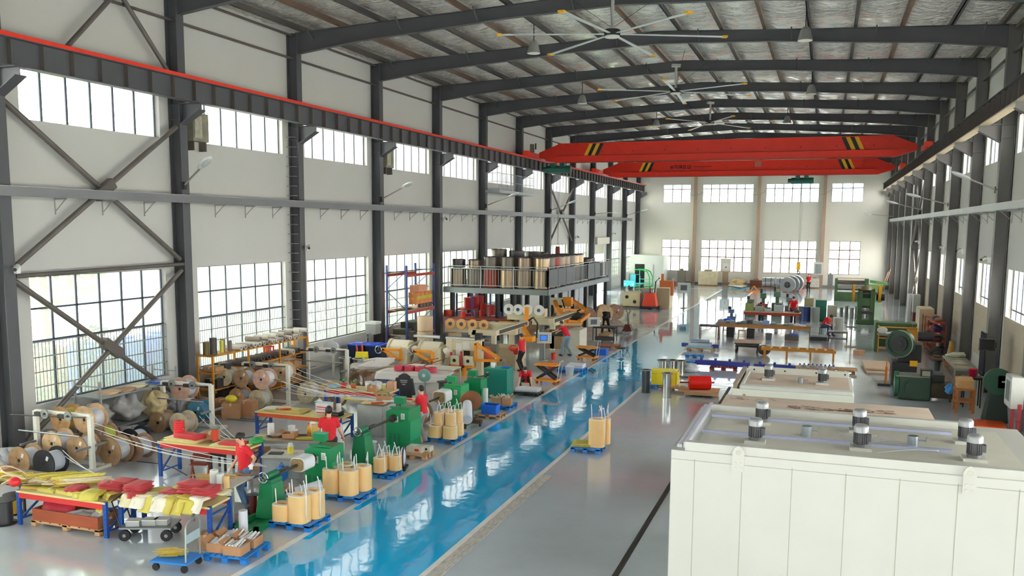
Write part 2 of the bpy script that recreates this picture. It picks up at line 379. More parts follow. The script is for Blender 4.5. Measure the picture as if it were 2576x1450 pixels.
redp = M('e02a12', .45, .05, .1, 2); hz_y = M('f0b21c', .5); blk = M('1d1d1f', .55); green_h = M('17584a', .45, .1, .15)
def crane(y, label, writing, hx):
    t = T('overhead_crane', label, 'crane', (0, y, 0)); zb, zt = 10.28, 11.5
    pts = [(-18.3, 10.62), (-17.2, zb), (3.6, zb), (4.75, 10.62), (4.75, 10.95), (3.4, zt), (-16.9, zt), (-18.3, 10.95)]
    P(t, 'girder', B().prism(pts, 'y', -.28, .28).bb(-17.0, 3.5, -.36, .36, zb+.0, zb+.03).bb(-17.0, 3.5, -.36, .36, zt-.02, zt+.02), redp)
    P(t, 'girder_lip', B().bb(-17.0, 3.5, -.40, -.3, zb+.40, zb+.43), M('a81c10', .5))
    for x in (-15.2, 1.9):
        k = 1 if x < -6 else -1
        for i, dx in enumerate((0, .24, .48, .72)):
            q = x+dx*k; o = .35*k
            b = B().prism([(q, zb+.44), (q+.24*k, zb+.44), (q+.24*k+o, zt-.03), (q+o, zt-.03)], 'y', -.292, -.281)
            P(t, 'hazard_stripe', b, hz_y if i % 2 == 0 else blk)
    for x in (-18.75, 5.22):
        e = P(t, 'end_carriage', B().bb(x-.13, x+.13, -1.4, 1.4, 10.64, 10.95), redp)
        for yy in (-1.15, 1.15): P(e, 'wheel', B().cyl((x-.06, yy, 10.74), (x+.06, yy, 10.74), .14, n=14), blk)
        P(t, 'buffer', B().bb(x-.2, x+.2, -1.75, -1.4, 10.66, 10.98), M('f23a24', .4), 'bright red buffer')
    for x in [-14+2.05*i for i in range(9)]: P(t, 'inspection_plug', B().cyl((x, -.30, 10.95), (x, -.281, 10.95), .05, n=10), M('8a1a10', .5))
    if writing:
        b = B(); x0, z0, hh = -12.25, 10.92, .30
        b.cyl((x0-.17, -.30, z0+.13), (x0-.17, -.281, z0+.13), .13, n=16)
        def bx(x, w_, z, h_): b.bb(x0+x, x0+x+w_, -.296, -.281, z0+z, z0+z+h_)
        # blocky bold characters as they read from below
        for a in ((.05, .05, 0, .3), (.25, .05, 0, .3), (.05, .25, .25, .05), (.12, .12, .1, .05),
                  (.38, .05, 0, .3), (.38, .3, .25, .05), (.5, .05, .02, .22), (.63, .05, 0, .3), (.42, .24, .12, .05),
                  (.76, .05, 0, .3), (.95, .05, 0, .3), (.76, .24, .0, .05), (.76, .24, .25, .05), (.85, .04, .05, .2),
                  (1.12, .05, 0, .3), (1.24, .05, 0, .3), (1.36, .05, 0, .3), (1.12, .28, 0, .05)): bx(*a)
        b.bb(x0+1.6, x0+3.1, -.296, -.281, z0+.12, z0+.17)
        P(t, 'lettering', b, M('5c0f0a', .6))
        P(t, 'rating_plate', B().bb(-5.7, -5.2, -.30, -.281, 11.0, 11.42), M('b06a58', .5))
    # hoist
    h = T('electric_hoist', 'green electric hoist with hook rope under the %s red crane' % ('farther' if writing else 'nearer'), 'hoist', (hx, y, 0))
    b = B().cyl((-.85, 0, 9.85), (.85, 0, 9.85), .24).cyl((-1.1, 0, 9.85), (-.85, 0, 9.85), .17); P(h, 'drum_body', b, green_h)
    b = B()
    for x in (-.35, .3): b.bb(x-.16, x+.16, -.3, .3, 10.0, 10.27)
    P(h, 'trolley', b, green_h)
    zh = 3.2 if writing else 4.6
    for dx in (-.06, .0, .06) if writing else (-.03, .03): P(h, 'rope', B().cyl((dx, 0, zh), (dx*1.5, 0, 9.75), .012, n=5, caps=False), M('7d8286', .4, .5))
    hm = M('e6b01e', .5) if writing else M('7a2a20', .5)
    b = B().bb(-.14, .14, -.1, .1, zh-.5, zh).cyl((-.12, 0, zh-.02), (.12, 0, zh-.02), .16, n=12); P(h, 'hook_block', b, hm)
    if not writing:
        for i in range(6): P(h, 'chain_link', B().tube([(.05*cos(a), 0 if i % 2 else .05*cos(a), zh-.62-i*.17+.085*sin(a)) for a in [2*pi*j/10 for j in range(11)]], .014, 5), hm)
        zh -= 1.0
    P(h, 'hook', B().tube([(.13*sin(a)*1.0, 0, zh-.72-.13*cos(a)) for a in [R(-20+25*j) for j in range(11)]]+[(0, 0, zh-.5)], .035, 8), M('3a3334', .4, .5))
    return t
crane(56.9, 'nearer red bridge crane girder with yellow and black hazard stripes', False, -17.0)
crane(74.8, 'farther red bridge crane girder with dark lettering and hazard stripes', True, -2.0)
t = T('crane_control_box', 'small grey control box on the end of the nearer red crane', 'control box', (-18.72, 56.4, 10.952))
P(t, 'housing', B().bb(-.12, .12, -.12, .12, 0, .55), M('6b6f5d', .5)); P(t, 'lamp', B().cyl((.25, 0, .2), (.25, 0, .6), .05, n=8), blk)
b = B()
for i in range(9): b.tube([(-16.5+2.1*i+2.1*u, 95, 9.95-1.1*4*u*(1-u)*.45) for u in [k/8 for k in range(9)]], .012, 4)
X('festoon_cable', 'thin cable hanging in loops below the farther crane along the end wall', 'cable', b, M('6a6a68', .6))

# ceiling fans
whp = M('cfd6d6', .35, .3, .05); 
def fan(y, label, a0=0.):
    t = T('ceiling_fan', label, 'fan', (-6.76, y, 12.2), a0, 'large ceiling fans')
    P(t, 'pole', B().cyl((0, 0, .1), (0, 0, 1.15), .055).bb(-.2, .2, -.1, .1, 1.1, 1.22), M('c3c7c3', .4, .3))
    P(t, 'motor', B().cyl((0, 0, -.05), (0, 0, .14), .26, n=24), blk)
    P(t, 'motor_cap', B().cyl((0, 0, -.09), (0, 0, -.05), .24, n=24), M('d9d9d6', .4))
    for i in range(6):
        a = R(60*i+12); d = V((cos(a), sin(a), 0)); q = V((-sin(a), cos(a), 0))
        b = B().add([d*.24+q*.05*s_+V((0, 0, .02*k)) for k in (0, 1) for s_ in (-1, 1)]+[d*3.55+q*.09*s_+V((0, 0, .02*k-.05)) for k in (0, 1) for s_ in (-1, 1)],
                    [(0, 1, 5, 4), (2, 6, 7, 3), (0, 2, 3, 1), (4, 5, 7, 6), (0, 4, 6, 2), (1, 3, 7, 5)])
        bl = P(t, 'blade', b, whp); P(bl, 'blade_tip', B().box(tuple(d*3.62+V((0, 0, -.04))), (.16, .2, .05), rz=a), hz_y)
    for a in (30, 150, 270): P(t, 'guy_wire', B().cyl((0, 0, .2), (1.9*cos(R(a)), 1.9*sin(R(a)), 1.5), .008, n=4), blk)
    return t
f0 = fan(28.4, 'large six-blade ceiling fan, first one from the camera', R(8))
cp(f0, (-6.76, 41.0, 12.2), R(20), 'large six-blade ceiling fan, second one along the ridge')
cp(f0, (-6.76, 53.6, 12.2), R(45), 'large six-blade ceiling fan above the nearer red crane')

# wall lamps on arms
lampm = M('e6eae8', .35, .2, .05); lens_ = M('c8d4d2', .2)
def lamp(x, y, sd, z, tx, ty, tz, label, twist=0):
    t = T('wall_lamp', label, 'lamp', (x, y, z), 0, 'street style lamps on the columns')
    d = V((tx, ty, tz)); P(t, 'bracket', B().bb(-.05, .07*sd, -.07, .07, -.12, .12), blk)
    P(t, 'arm', B().tube([(0, 0, 0), tuple(d*.5), tuple(d)], .032, 8), M('a9a79c', .35, .5))
    u = d.normalized(); q = u.cross(V((0, 0, 1))).normalized(); n_ = q.cross(u)
    A = Matrix((u, q, n_)).transposed().to_4x4(); A.translation = d
    b = B().sph((.32, 0, .02), (.38, .15, .07), 14); b.xf(A); P(t, 'lamp_head', b, lampm)
    b = B().sph((.38, 0, -.03), (.24, .11, .04), 12); b.xf(A); P(t, 'lens', b, lens_)
    return t
for i, (k, z, tx, ty, tz) in enumerate([(1, 7.28, .85, -.25, .50), (3, 7.25, 1.35, -.5, .50), (5, 7.28, 1.5, -.1, .52), (7, 7.25, 1.45, -.2, .50), (9, 7.22, 1.7, -.2, .1), (11, 7.26, 1.5, 0, .42)]):
    lamp(XL, Y0+SP*k-.1, 1, z, tx, ty, tz, 'white wall lamp on a slanted arm, %s from the nearest window column' % ORD[i])
for i, (k, z, tx, ty, tz) in enumerate([(3, 7.5, -.9, .1, .40), (5, 7.3, -1.35, .2, .38), (7, 7.28, -1.5, 0, .4), (11, 7.2, -1.9, 0, .2)]):
    lamp(XR, Y0+SP*k, -1, z, tx, ty, tz, 'white wall lamp on a column of the window wall opposite, %s from the camera' % ORD[i])
# bell lamps
bell = T('high_bay_lamp', 'grey bell lamp hung under the roof', 'lamp', (0, 0, 0), 0, 'bell lamps under the roof')
P(bell, 'shade', B().lathe((0, 0, 0), [(.26, -.45), (.17, -.1), (.1, 0), (.02, 0)], 18), M('a9aaa6', .4, .3)); P(bell, 'diffuser', B().cyl((0, 0, -.46), (0, 0, -.44), .25, n=18), M('f2f2ea', .4)); P(bell, 'stem', B().cyl((0, 0, 0), (0, 0, .65), .02, n=6), blk)
for i, (x, y, z, w_) in enumerate([(-10.86, 32.8, 13.1, 'between the first two fans'), (-1.0, 33.0, 13.0, 'opposite, between the first two fans'), (-12.5, 46, 13.0, 'beyond the second fan on the window side'), (-1.0, 46, 13.0, 'beyond the second fan on the machine side'), (-10.86, 58.6, 13.1, 'beyond the nearer crane, window side'), (-2.64, 59, 13.1, 'beyond the nearer crane, machine side')]):
    o = bell if i == 0 else cp(bell, (x, y, z)); o.location = (x, y, z); o['label'] = 'grey bell lamp under the roof, '+w_

# cable trays with brackets
def tray(x, sd, y1, label, mt):
    t = T('cable_tray', label, 'cable tray', (x, 0, 0)); b = B().bb(-.08, .08, 3, y1, 6.78, 6.80).bb(.07, .085, 3, y1, 6.74, 6.98).bb(-.085, -.07, 3, y1, 6.74, 6.98)
    P(t, 'trough', b, mt); P(t, 'lid', B().bb(-.09, .09, 3, y1, 6.98, 6.99), M('c9ccc9', .4, .3))
    y = 15.0; i = 0
    while y < y1:
        if ((y-Y0) % SP) > .5:
            w0 = -sd*.38; b = B().bb(w0-.015, w0+.015, y-.015, y+.015, 6.3, 6.74).bb(min(w0, .05*sd), max(w0, .05*sd), y-.015, y+.015, 6.7, 6.735).bar((w0, y, 6.38), (0.0, y, 6.72), .022)
            P(t, 'bracket', b, M('a5a7a4', .4, .4))
        y += 1.65
    return t
tray(XL+.1, 1, 91, 'long grey cable tray on brackets along the window wall behind the machines', M('75777a', .45, .3, .2, .4))
tray(XR-.1, -1, 91, 'long pale cable tray on brackets along the wall behind the presses', M('a5aaa6', .45, .3, .2, .4))

# cross bracing between columns
brm = M('6f6a64', .5, .3, .3, 1.5)
def brace(x, ya, yb, z0, z1, label, inv=0):
    t = T('cross_brace', label, 'brace', (x, 0, 0)); 
    P(t, 'tube', B().cyl((0, ya, z0), (0, yb, z1), .075, n=12), brm); P(t, 'tube', B().cyl((-.05, ya, z1), (-.05, yb, z0), .075, n=12), brm)
    P(t, 'gusset_plate', B().box((.02, (ya+yb)/2, (z0+z1)/2), (.2, .75, .3), rx=-math.atan2(z1-z0, yb-ya) if not inv else math.atan2(z1-z0, yb-ya)), steelb)
    return t
brace(XL-.12, Y0+.25, Y0+SP-.2, 4.95, 9.1, 'upper steel cross brace in the window bay beside the nearest column', 1)
brace(XL-.12, Y0+.25, Y0+SP-.2, .35, 4.6, 'lower steel cross brace crossing the nearest barred window')
brace(XL-.12, Y0+7*SP+.2, Y0+8*SP-.2, 4.95, 9.1, 'steel cross brace on the window wall beyond the mezzanine')
brace(XR+.12, Y0+7*SP+.2, Y0+8*SP-.2, 4.95, 9.1, 'upper steel cross brace on the wall behind the green presses')
brace(XR+.12, Y0+7*SP+.2, Y0+8*SP-.2, .35, 4.6, 'lower steel cross brace on the wall behind the green presses')
t = T('cross_brace', 'steel cross brace above the runway beam in the nearest bay', 'brace', (XL-.12, 0, 0))
for p, q in (((0, Y0+2.0, 10.5), (0, Y0+4.4, 12.9)), ((0, Y0+4.0, 12.9), (0, Y0+6.2, 10.7))): P(t, 'tube', B().cyl(p, q, .07, n=10), brm)
S('wall_girt_beam', B().cyl((XL-.05, Y0+.2, 4.72), (XL-.05, Y0+SP-.2, 4.80), .06, n=10), brm)

# column ladder
t = T('column_ladder', 'steel rung ladder running up the second grey column of the window wall', 'ladder', (XL-.03, Y0+2*SP-.17, 0))
for i in range(24): P(t, 'rung', B().tube([(-.42, 0, .9+i*.37), (-.42, -.16, .9+i*.37), (-.06, -.16, .9+i*.37), (-.06, 0, .9+i*.37)], .012, 6), M('b5b3ab', .4, .4))
# evaporative cooler boxes in the upper windows
for y, s_ in ((Y0+SP+.55, 'first'), (Y0+3*SP+.6, 'second')):
    t = T('cooler_box', 'brown grey cooler duct box beside an upper window, %s from the camera' % s_, 'air cooler', (WL+.02, y, 8.75))
    P(t, 'housing', B().bb(.02, .35, 0, .75, 0, .9), M('8d8a78', .6, .1, .4, 4)); P(t, 'side_panel', B().bb(.36, .38, .05, .4, .1, .8), M('b3af9a', .5, .1, .4, 6))
    for q in (.08, .67): P(t, 'bracket', B().bb(.02, .3, q-.02, q+.02, -.3, .0), steelb)
# high service balcony
t = T('service_balcony', 'small grey service balcony with railing below the crane runway', 'balcony', (0, 0, 0))
yb0, yb1 = Y0+5*SP-.2, Y0+6*SP-.3; P(t, 'floor_channel', B().bb(XL, XL+.9, yb0, yb1, 8.05, 8.22), M('8f979b', .4, .3))
b = B()
for z in (8.7, 9.2): b.bb(XL+.87, XL+.9, yb0, yb1, z, z+.03); b.bb(XL, XL+.9, yb0, yb0+.03, z, z+.03)
n = 26
for i in range(n+1): y = yb0+(yb1-yb0)*i/n; b.bb(XL+.875, XL+.895, y-.008, y+.008, 8.2, 9.2)
P(t, 'railing', b, M('7c8387', .4, .3))
# cameras
def cctv(x, y, z, sd, label):
    t = T('security_camera', label, 'camera', (x, y, z)); P(t, 'junction_box', B().bb(-.05, .05, -.06, .06, -.1, .1), lampm)
    P(t, 'arm', B().tube([(0, 0, 0), (.12*sd, -.08, .02), (.2*sd, -.15, .08)], .015, 6), lampm); P(t, 'camera_body', B().cyl((.14*sd, -.1, .1), (.32*sd, -.35, .02), .055, n=12), lampm)
    P(t, 'lens_shade', B().cyl((.32*sd, -.35, .02), (.325*sd, -.36, .015), .05, n=12), blk)
for k, z, s_ in ((0, 4.9, 'over the nearest barred window'), (2, 5.15, 'on the ladder column'), (4, 6.4, 'just under the cable tray'), (8, 5.2, 'above the mezzanine drums'), (10, 5.4, 'beside the roller door')):
    cctv(XL+.08, Y0+SP*k+.15, z, 1, 'white bullet camera %s of the window wall' % s_)
for k, z in ((3, 4.95), (4, 5.1), (5, 5.1), (7, 5.2)): cctv(XR-.08, Y0+SP*k, z, -1, 'white bullet camera on the %s column behind the presses' % ORD[k-3])

# ---------- mezzanine ----------
mz = M('7c8284', .45, .3, .12, 1.5); my0, my1, mx1, mzd = 43.15, 56.6, -13.4, 2.82
t = T('mezzanine_platform', 'grey steel mezzanine platform carrying rows of steel drums', 'mezzanine', (0, 0, 0))
P(t, 'deck', B().bb(XL+.02, mx1, my0, my1, mzd-.04, mzd), M('5a5f62', .5, .2))
P(t, 'edge_beam', B().bb(XL+.02, mx1, my0-.05, my0+.05, mzd-.3, mzd-.02), mz); P(t, 'edge_beam', B().bb(mx1-.05, mx1+.05, my0, my1, mzd-.3, mzd-.02), mz)
b = B()
for i in range(9): b.bb(XL+.1, mx1-.05, my0+.8+i*1.5, my0+.88+i*1.5, mzd-.2, mzd-.04)
P(t, 'floor_joist', b, steel)['kind'] = 'stuff'
for x in (mx1-.12, -16.3, XL+.4):
    for y in (43.5, 45.9, 48.4, 51.2, 53.6, 56.3):
        if x < -19 and y > 44: continue
        P(t, 'post', B().bb(x-.1, x+.1, y-.012, y+.012, 0, mzd-.2).bb(x-.1, x-.08, y-.09, y+.09, 0, mzd-.2).bb(x+.08, x+.1, y-.09, y+.09, 0, mzd-.2), M('3f4347', .5, .2))
ral = M('a3a9aa', .4, .4)
def rail(p, q, panels=()):
    p, q = V(p), V(q); L = (q-p).length; d = (q-p)/L; n = max(1, round(L/1.75))
    b = B()
    for z in (1.13, 1.0, .12): b.bar(p+V((0, 0, z)), q+V((0, 0, z)), .035)
    P(t, 'handrail', b, ral)
    for i in range(n+1): P(t, 'railing_post', B().bar(p+d*L*i/n, p+d*L*i/n+V((0, 0, 1.13)), .05, .05, (0, 1, 0)), ral)
    b = B(); k = int(L/.16)
    for i in range(k+1):
        if any(a <= L*i/k <= c for a, c in panels): continue
        b.bar(p+d*L*i/k+V((0, 0, .12)), p+d*L*i/k+V((0, 0, 1.0)), .018, .018, (0, 1, 0))
    P(t, 'baluster', b, ral)['kind'] = 'stuff'
    for a, c in panels: P(t, 'solid_panel', B().bar(p+d*a+V((.02, 0, .56)), p+d*(c-.05)+V((.02, 0, .56)), .03, .9), M('55595c', .5, .2), 'dark grey solid railing panel')
rail((XL+.3, my0, mzd), (mx1, my0, mzd)); rail((mx1, my0, mzd), (mx1, my1, mzd), ((.1, 1.7), (1.75, 3.3), (3.35, 4.9), (8.0, 9.6), (9.65, 11.0), (12.3, 13.3)))
# steel drums: lower storey on pallets and the upper storey on top
dmt = [M('8b7a68', .35, .6, .2, 3, st=(1, 1, .15)), M('6c665e', .4, .6, .25, 3, st=(1, 1, .15)), M('4a4a4c', .4, .6, .2, 3, st=(1, 1, .15)), M('8a3a30', .4, .4, .2, 3, st=(1, 1, .15)), M('a08a6e', .3, .7, .2, 3, st=(1, 1, .15))]
dn = {0: 'brown', 1: 'grey', 2: 'dark', 3: 'reddish', 4: 'tan'}
dp = {}
def drum(mi, r, h):
    if (mi, r, h) in dp: return dp[(mi, r, h)], 0
    o = T('steel_drum', 'x', 'drum'); P(o, 'shell', B().pipe((0, 0, .02), (0, 0, h-.03), r, r-.02, 22).cyl((0, 0, h*.62), (0, 0, h*.62+.01), r-.02, n=22), dmt[mi])
    P(o, 'rim', B().pipe((0, 0, h-.05), (0, 0, h), r+.02, r-.01, 22), M('5a5450', .4, .6)); P(o, 'lifting_bracket', B().bb(-r*.9, r*.9, -.04, .04, h, h+.03).bb(-.04, .04, -r*.9, r*.9, h, h+.03), M('4a3c3c', .5, .4))
    dp[(mi, r, h)] = o; return o, 1
def put_drum(mi, r, h, x, y, z, lab):
    o, new = drum(mi, r, h)
    if not new: o = cp(o, (x, y, z))
    o.location = (x, y, z); o['label'] = lab; o['group'] = 'steel drums on the mezzanine'; return o
cx_ = [-18.65, -17.7, -16.75, -15.8, -14.85, -13.93]
for j in range(9):
    for i in range(6):
        if j and i < 4: continue
        mi = 3 if (j == 0 and i == 2) else [0, 4, 2, 1, 0, 1, 2, 4][(i*3+j*5) % 8]
        put_drum(mi, .43, .97, cx_[i], 43.75+.98*j, mzd, '%s drum on the mezzanine deck, %s from the window wall, row %s' % (dn[mi], ORD[i], ORD[j]))
for j in range(8):
    for i in range(2, 6):
        if j and i < 4: continue
        mi = [0, 1, 4, 0, 3, 4, 1][(i*2+j*3+2) % 7]
        put_drum(mi, .40, .62, cx_[i], 43.8+.98*j, mzd+1.0, '%s drum in the second tier on the mezzanine, %s from the window wall, row %s' % (dn[mi], ORD[i], ORD[j]))
for i, x in enumerate((-18.5, -17.9)): put_drum([2, 0][i], .36, .45, cx_[i], 43.8, mzd+1.0, '%s short drum on the mezzanine corner stack, %s from the window wall' % (dn[[2, 0][i]], ORD[i]))
for i, (x, y) in enumerate(((-17.3, 46.4), (-16.3, 46.6), (-15.9, 48.2), (-16.0, 50.0))): put_drum([1, 2, 2, 1][i], .44, 1.95-.08*i, x, y, mzd, 'tall %s drum stack behind the front drums on the mezzanine, %s from the railing end' % (dn[[1, 2, 2, 1][i]], ORD[i]))
for i, (x, y) in enumerate(((-14.1, 53.3), (-14.3, 54.8), (-15.6, 53.8), (-14.0, 55.9))): put_drum(2 if i % 2 else 1, .42, 1.25 if i < 3 else .95, x, y, mzd+.02, '%s drum at the far end of the mezzanine, %s from the stacked tier' % (dn[2 if i % 2 else 1], ORD[i]))
# ---------- shared builders for the shop floor ----------
blue = M('1c4fa0', .45, .1, .1, 4); bluep = M('1f7fd0', .5, 0, .1, 4); redb = M('d8322c', .5, 0, .1, 4); green = M('0c8450', .4, .05, .08, 2); greenD = M('0e6e48', .4, .05, .1, 2)
teal = M('0f7a6c', .4, .05, .08, 2); cream = M('e3dcc4', .5, 0, .06, 2); coilc = M('f4c988', .65, 0, .06, 5); whitep = M('e9ecec', .5, 0, .05); leadm = M('f2f4f4', .45, 0, .04)
ply = M('c9a074', .7, 0, .18, 2, st=(1, 6, 1)); plyd = M('9c6b45', .75, 0, .25, 3, st=(1, 5, 1)); card = M('b98a62', .8, 0, .12, 4); dark = M('2b2b2d', .5, .2, .15, 4); chrome = M('b9c0c4', .25, .8, .05)
orange = M('f0961e', .45, .05, .1, 3); steelg = M('8d9294', .4, .6, .15, 3); iron = M('4d4a47', .5, .6, .25, 6); plast = M('e8ebee', .3, 0, .1, 6, alpha=.72); redmat = M('c2454a', .6, 0, .08, 3); yelmat = M('d2c552', .6, 0, .1, 3); palem = M('ece3b4', .6, 0, .08, 3)
rubber = M('1b1b1c', .7); paperw = M('e6e4dc', .7, 0, .04)
def rack_table(w_, d, h, name, label, loc, rz=0, board='e0cf8e', beam=redb, mid=False):
    t = T(name, label, 'table', loc, rz)
    for sx in (-1, 1):
        for sy in (-1, 1):
            x, y = sx*(w_/2-.04), sy*(d/2-.04); b = B().bb(x-.04, x+.04, y-.03, y+.03, 0, h+.02)
            u = P(t, 'upright', b, blue); b = B()
            for i in range(int(h/.1)): b.bb(x-.012, x+.012, y-.0315, y+.0315, .06+i*.1, .085+i*.1)
            P(u, 'slot_row', b, M('15356c', .6))
        b = B().bar((sx*(w_/2-.04), -d/2+.05, .12), (sx*(w_/2-.04), d/2-.05, h-.18), .035).bar((sx*(w_/2-.04), -d/2+.05, .12), (sx*(w_/2-.04), d/2-.05, .12), .03).bar((sx*(w_/2-.04), -d/2+.05, h-.16), (sx*(w_/2-.04), d/2-.05, h-.16), .03)
        P(t, 'brace', b, blue)
    for sy in (-1, 1): P(t, 'beam', B().bb(-w_/2+.08, w_/2-.08, sy*(d/2-.03)-.025, sy*(d/2-.03)+.025, h-.13, h-.02), beam)
    P(t, 'tabletop', B().bb(-w_/2+.01, w_/2-.01, -d/2, d/2, h-.02, h+.02), M(board, .6, 0, .1, 3))
    if mid: P(t, 'shelf', B().bb(-w_/2+.08, w_/2-.08, -d/2, d/2, mid, mid+.03), plyd)
    return t
def metal_table(w_, d, h, label, loc, rz=0, top='c9c6bb', legm=None, shelf=0, cat='table', name='work_table', front=0):
    t = T(name, label, cat, loc, rz); legm = legm or M('a9adaa', .45, .4, .15)
    P(t, 'tabletop', B().bb(-w_/2, w_/2, -d/2, d/2, h-.03, h), M(top, .5, 0, .2, 5))
    for sx in (-1, 1):
        for sy in (-1, 1): x, y = sx*(w_/2-.04), sy*(d/2-.04); P(t, 'leg', B().bb(x-.022, x+.022, y-.022, y+.022, 0, h-.03), legm)
    P(t, 'frame_rail', B().bb(-w_/2+.03, w_/2-.03, -d/2+.02, -d/2+.05, h-.09, h-.03).bb(-w_/2+.03, w_/2-.03, d/2-.05, d/2-.02, h-.09, h-.03), legm)
    if shelf: P(t, 'shelf', B().bb(-w_/2+.03, w_/2-.03, -d/2+.03, d/2-.03, shelf, shelf+.02), legm)
    if front: P(t, 'drawer_panel', B().bb(-w_/2+.05, w_/2-.05, -d/2+.02, -d/2+.04, h-.5, h-.08), M('b4bcbc', .5))
    return t
def pallet(w_, d, label, loc, rz=0, mt=None, cat='pallet', h=.14):
    mt = mt or bluep; t = T('pallet', label, cat, loc, rz)
    b = B(); n = 7
    for i in range(n): x = -w_/2+w_*(i+.5)/n; b.bb(x-w_/n*.4, x+w_/n*.4, -d/2, d/2, h-.02, h)
    P(t, 'deck', b, mt)
    for sy in (-1, 0, 1):
        b = B()
        for sx in (-1, 0, 1): b.box((sx*(w_/2-.06), sy*(d/2-.05), h/2), (.12, .1, h-.02))
        b.bb(-w_/2, w_/2, sy*(d/2-.05)-.05, sy*(d/2-.05)+.05, h-.045, h-.02); P(t, 'skid', b, mt)
    return t
def carton(w_, d, h, label, loc, rz=0, open_=False, mt=None, group=None, content=None):
    t = T('cardboard_box', label, 'box', loc, rz, group); mt = mt or card
    if open_:
        b = B().bb(-w_/2, w_/2, -d/2, d/2, 0, .008)
        for s_ in (-1, 1): b.bb(s_*w_/2-.004, s_*w_/2+.004, -d/2, d/2, 0, h); b.bb(-w_/2, w_/2, s_*d/2-.004, s_*d/2+.004, 0, h)
        P(t, 'box_body', b, mt)
        for s_ in (-1, 1): P(t, 'flap', B().box((s_*(w_/2+.05), 0, h+.03), (.12, d, .006), ry=-s_*.6), mt)
        if content:
            b = B()
            for i in range(9): b.cyl((-w_/2+.04+i*(w_-.08)/8, -d/2+.03, h*.8+rnd.random()*.05), (-w_/2+.04+i*(w_-.08)/8+rnd.uniform(-.02, .02), d/2-.03, h*.85+rnd.random()*.08), .02, n=6)
            P(t, 'contents', b, content)['kind'] = 'stuff'
    else:
        P(t, 'box_body', B().bb(-w_/2, w_/2, -d/2, d/2, 0, h), mt); P(t, 'tape', B().bb(-.03, .03, -d/2-.001, d/2+.001, h-.08, h+.002), M('d8b98e', .4))
    return t
# --- wooden cable drum: axis along local y ---
def cable_drum(h1, wire='d9e2ec', rim=None, label='x', loc=(0, 0, 0), r=.33, L=.42, rz=0, wr=.72):
    t = T('cable_drum', label, 'cable drum', loc, rz, 'cable drums')
    for s_ in (-1, 1):
        f = P(t, 'flange', B().cyl((0, s_*L/2-.012, 0), (0, s_*L/2+.012, 0), r, n=28), h1)
        P(f, 'hub_hole', B().cyl((0, s_*L/2-.0135, 0), (0, s_*L/2+.0135, 0), .045, n=12), blk)
        if s_ < 0:
            b = B()
            for a in (20, 140, 260): b.cyl((.1*cos(R(a)), -L/2-.016, .1*sin(R(a))), (.1*cos(R(a)), -L/2, .1*sin(R(a))), .012, n=6)
            P(f, 'bolt', b, iron); P(f, 'paper_label', B().box((.12, -L/2-.0135, .13), (.07, .002, .11), ry=.4), paperw)
    P(t, 'wire_winding', B().cyl((0, -L/2+.012, 0), (0, L/2-.012, 0), r*wr, n=26, caps=False).lathe((0, 0, 0), [(.001, 0), (.001, 0)], 3), M(wire, .4, .1, .12, 60, .3, st=(.1, 1, .1)))
    return t
woods = [M(c, .7, 0, .38, 5) for c in ('dcb98c', 'b08d66', 'e6d2ac', 'a8826a', 'd9b19c', 'dfae78')]
wn_ = ['tan', 'brown', 'pale stained', 'reddish brown', 'pinkish', 'orange tan']
# --- wound coil: rounded square tube with white lead tails ---
def coil_proto(w_, d, h, style):
    t = T('wound_coil', 'x', 'coil'); b = B(); o = b.rr(w_, d, min(w_, d)*.38); i_ = b.rr(w_*.5, d*.42, .03); n = len(o)
    def wall_(po, z0, z1): b.add([(x, y, z0) for x, y in po]+[(x, y, z1) for x, y in po], [(k, (k+1) % n, n+(k+1) % n, n+k) for k in range(n)], True)
    wall_(o, 0, h-.01); wall_(i_, .02, h)
    P(t, 'winding', b, coilc); b = B()
    o2 = b.rr(w_*.96, d*.96, min(w_, d)*.37)
    b.add([(x, y, h) for x, y in o2]+[(x, y, h) for x, y in i_], [(k, (k+1) % n, n+(k+1) % n, n+k) for k in range(n)])
    b.add([(x, y, h-.01) for x, y in o]+[(x, y, h) for x, y in o2], [(k, (k+1) % n, n+(k+1) % n, n+k) for k in range(n)], True)
    b.add([(x, y, 0) for x, y in o], [tuple(range(n))]); P(t, 'end_ring', b, M('f3ead2', .7, 0, .06))
    P(t, 'core', B().add([(x*.97, y*.97, h-.12) for x, y in i_], [tuple(range(n))]), M('8e2430' if style == 2 else '6e5f2c', .7))
    rn = random.Random(style*5+3)
    for k in range(3 if style != 1 else 4):
        a = rn.uniform(0, 6.28); x0, y0 = cos(a)*w_*.33, sin(a)*d*.33
        if k == 0 and style != 1:
            pts = [(x0, y0, h-.02), (x0*1.1, y0*1.1, h+.15), (w_*.45, -d*.2, h+.24), (w_*.56, -d*.3, h+.05), (w_*.56, -d*.34, h*.4), (w_*.53, -d*.3, .07), (w_*.51, -d*.1, .05)]
        else:
            tx, ty = rn.uniform(-.1, .1), rn.uniform(-.08, .08); pts = [(x0, y0, h-.03), (x0+tx*.3, y0+ty*.3, h+.12), (x0+tx, y0+ty, h+rn.uniform(.22, .34))]
        P(t, 'lead', B().tube(pts, .011, 6), leadm)
    return t
CO = {}
def coil(kind, x, y, z, rz, label, group, s_=1):
    spec = {'big': (.42, .40, .56, 0), 'mid': (.40, .38, .55, 1), 'small': (.30, .30, .36, 2), 'low': (.40, .36, .34, 0)}[kind]
    if kind not in CO: o = CO[kind] = coil_proto(*spec); o.location = (x, y, z); o.rotation_euler[2] = rz
    else: o = cp(CO[kind], (x, y, z), rz)
    o['label'] = label; o['group'] = group; return o
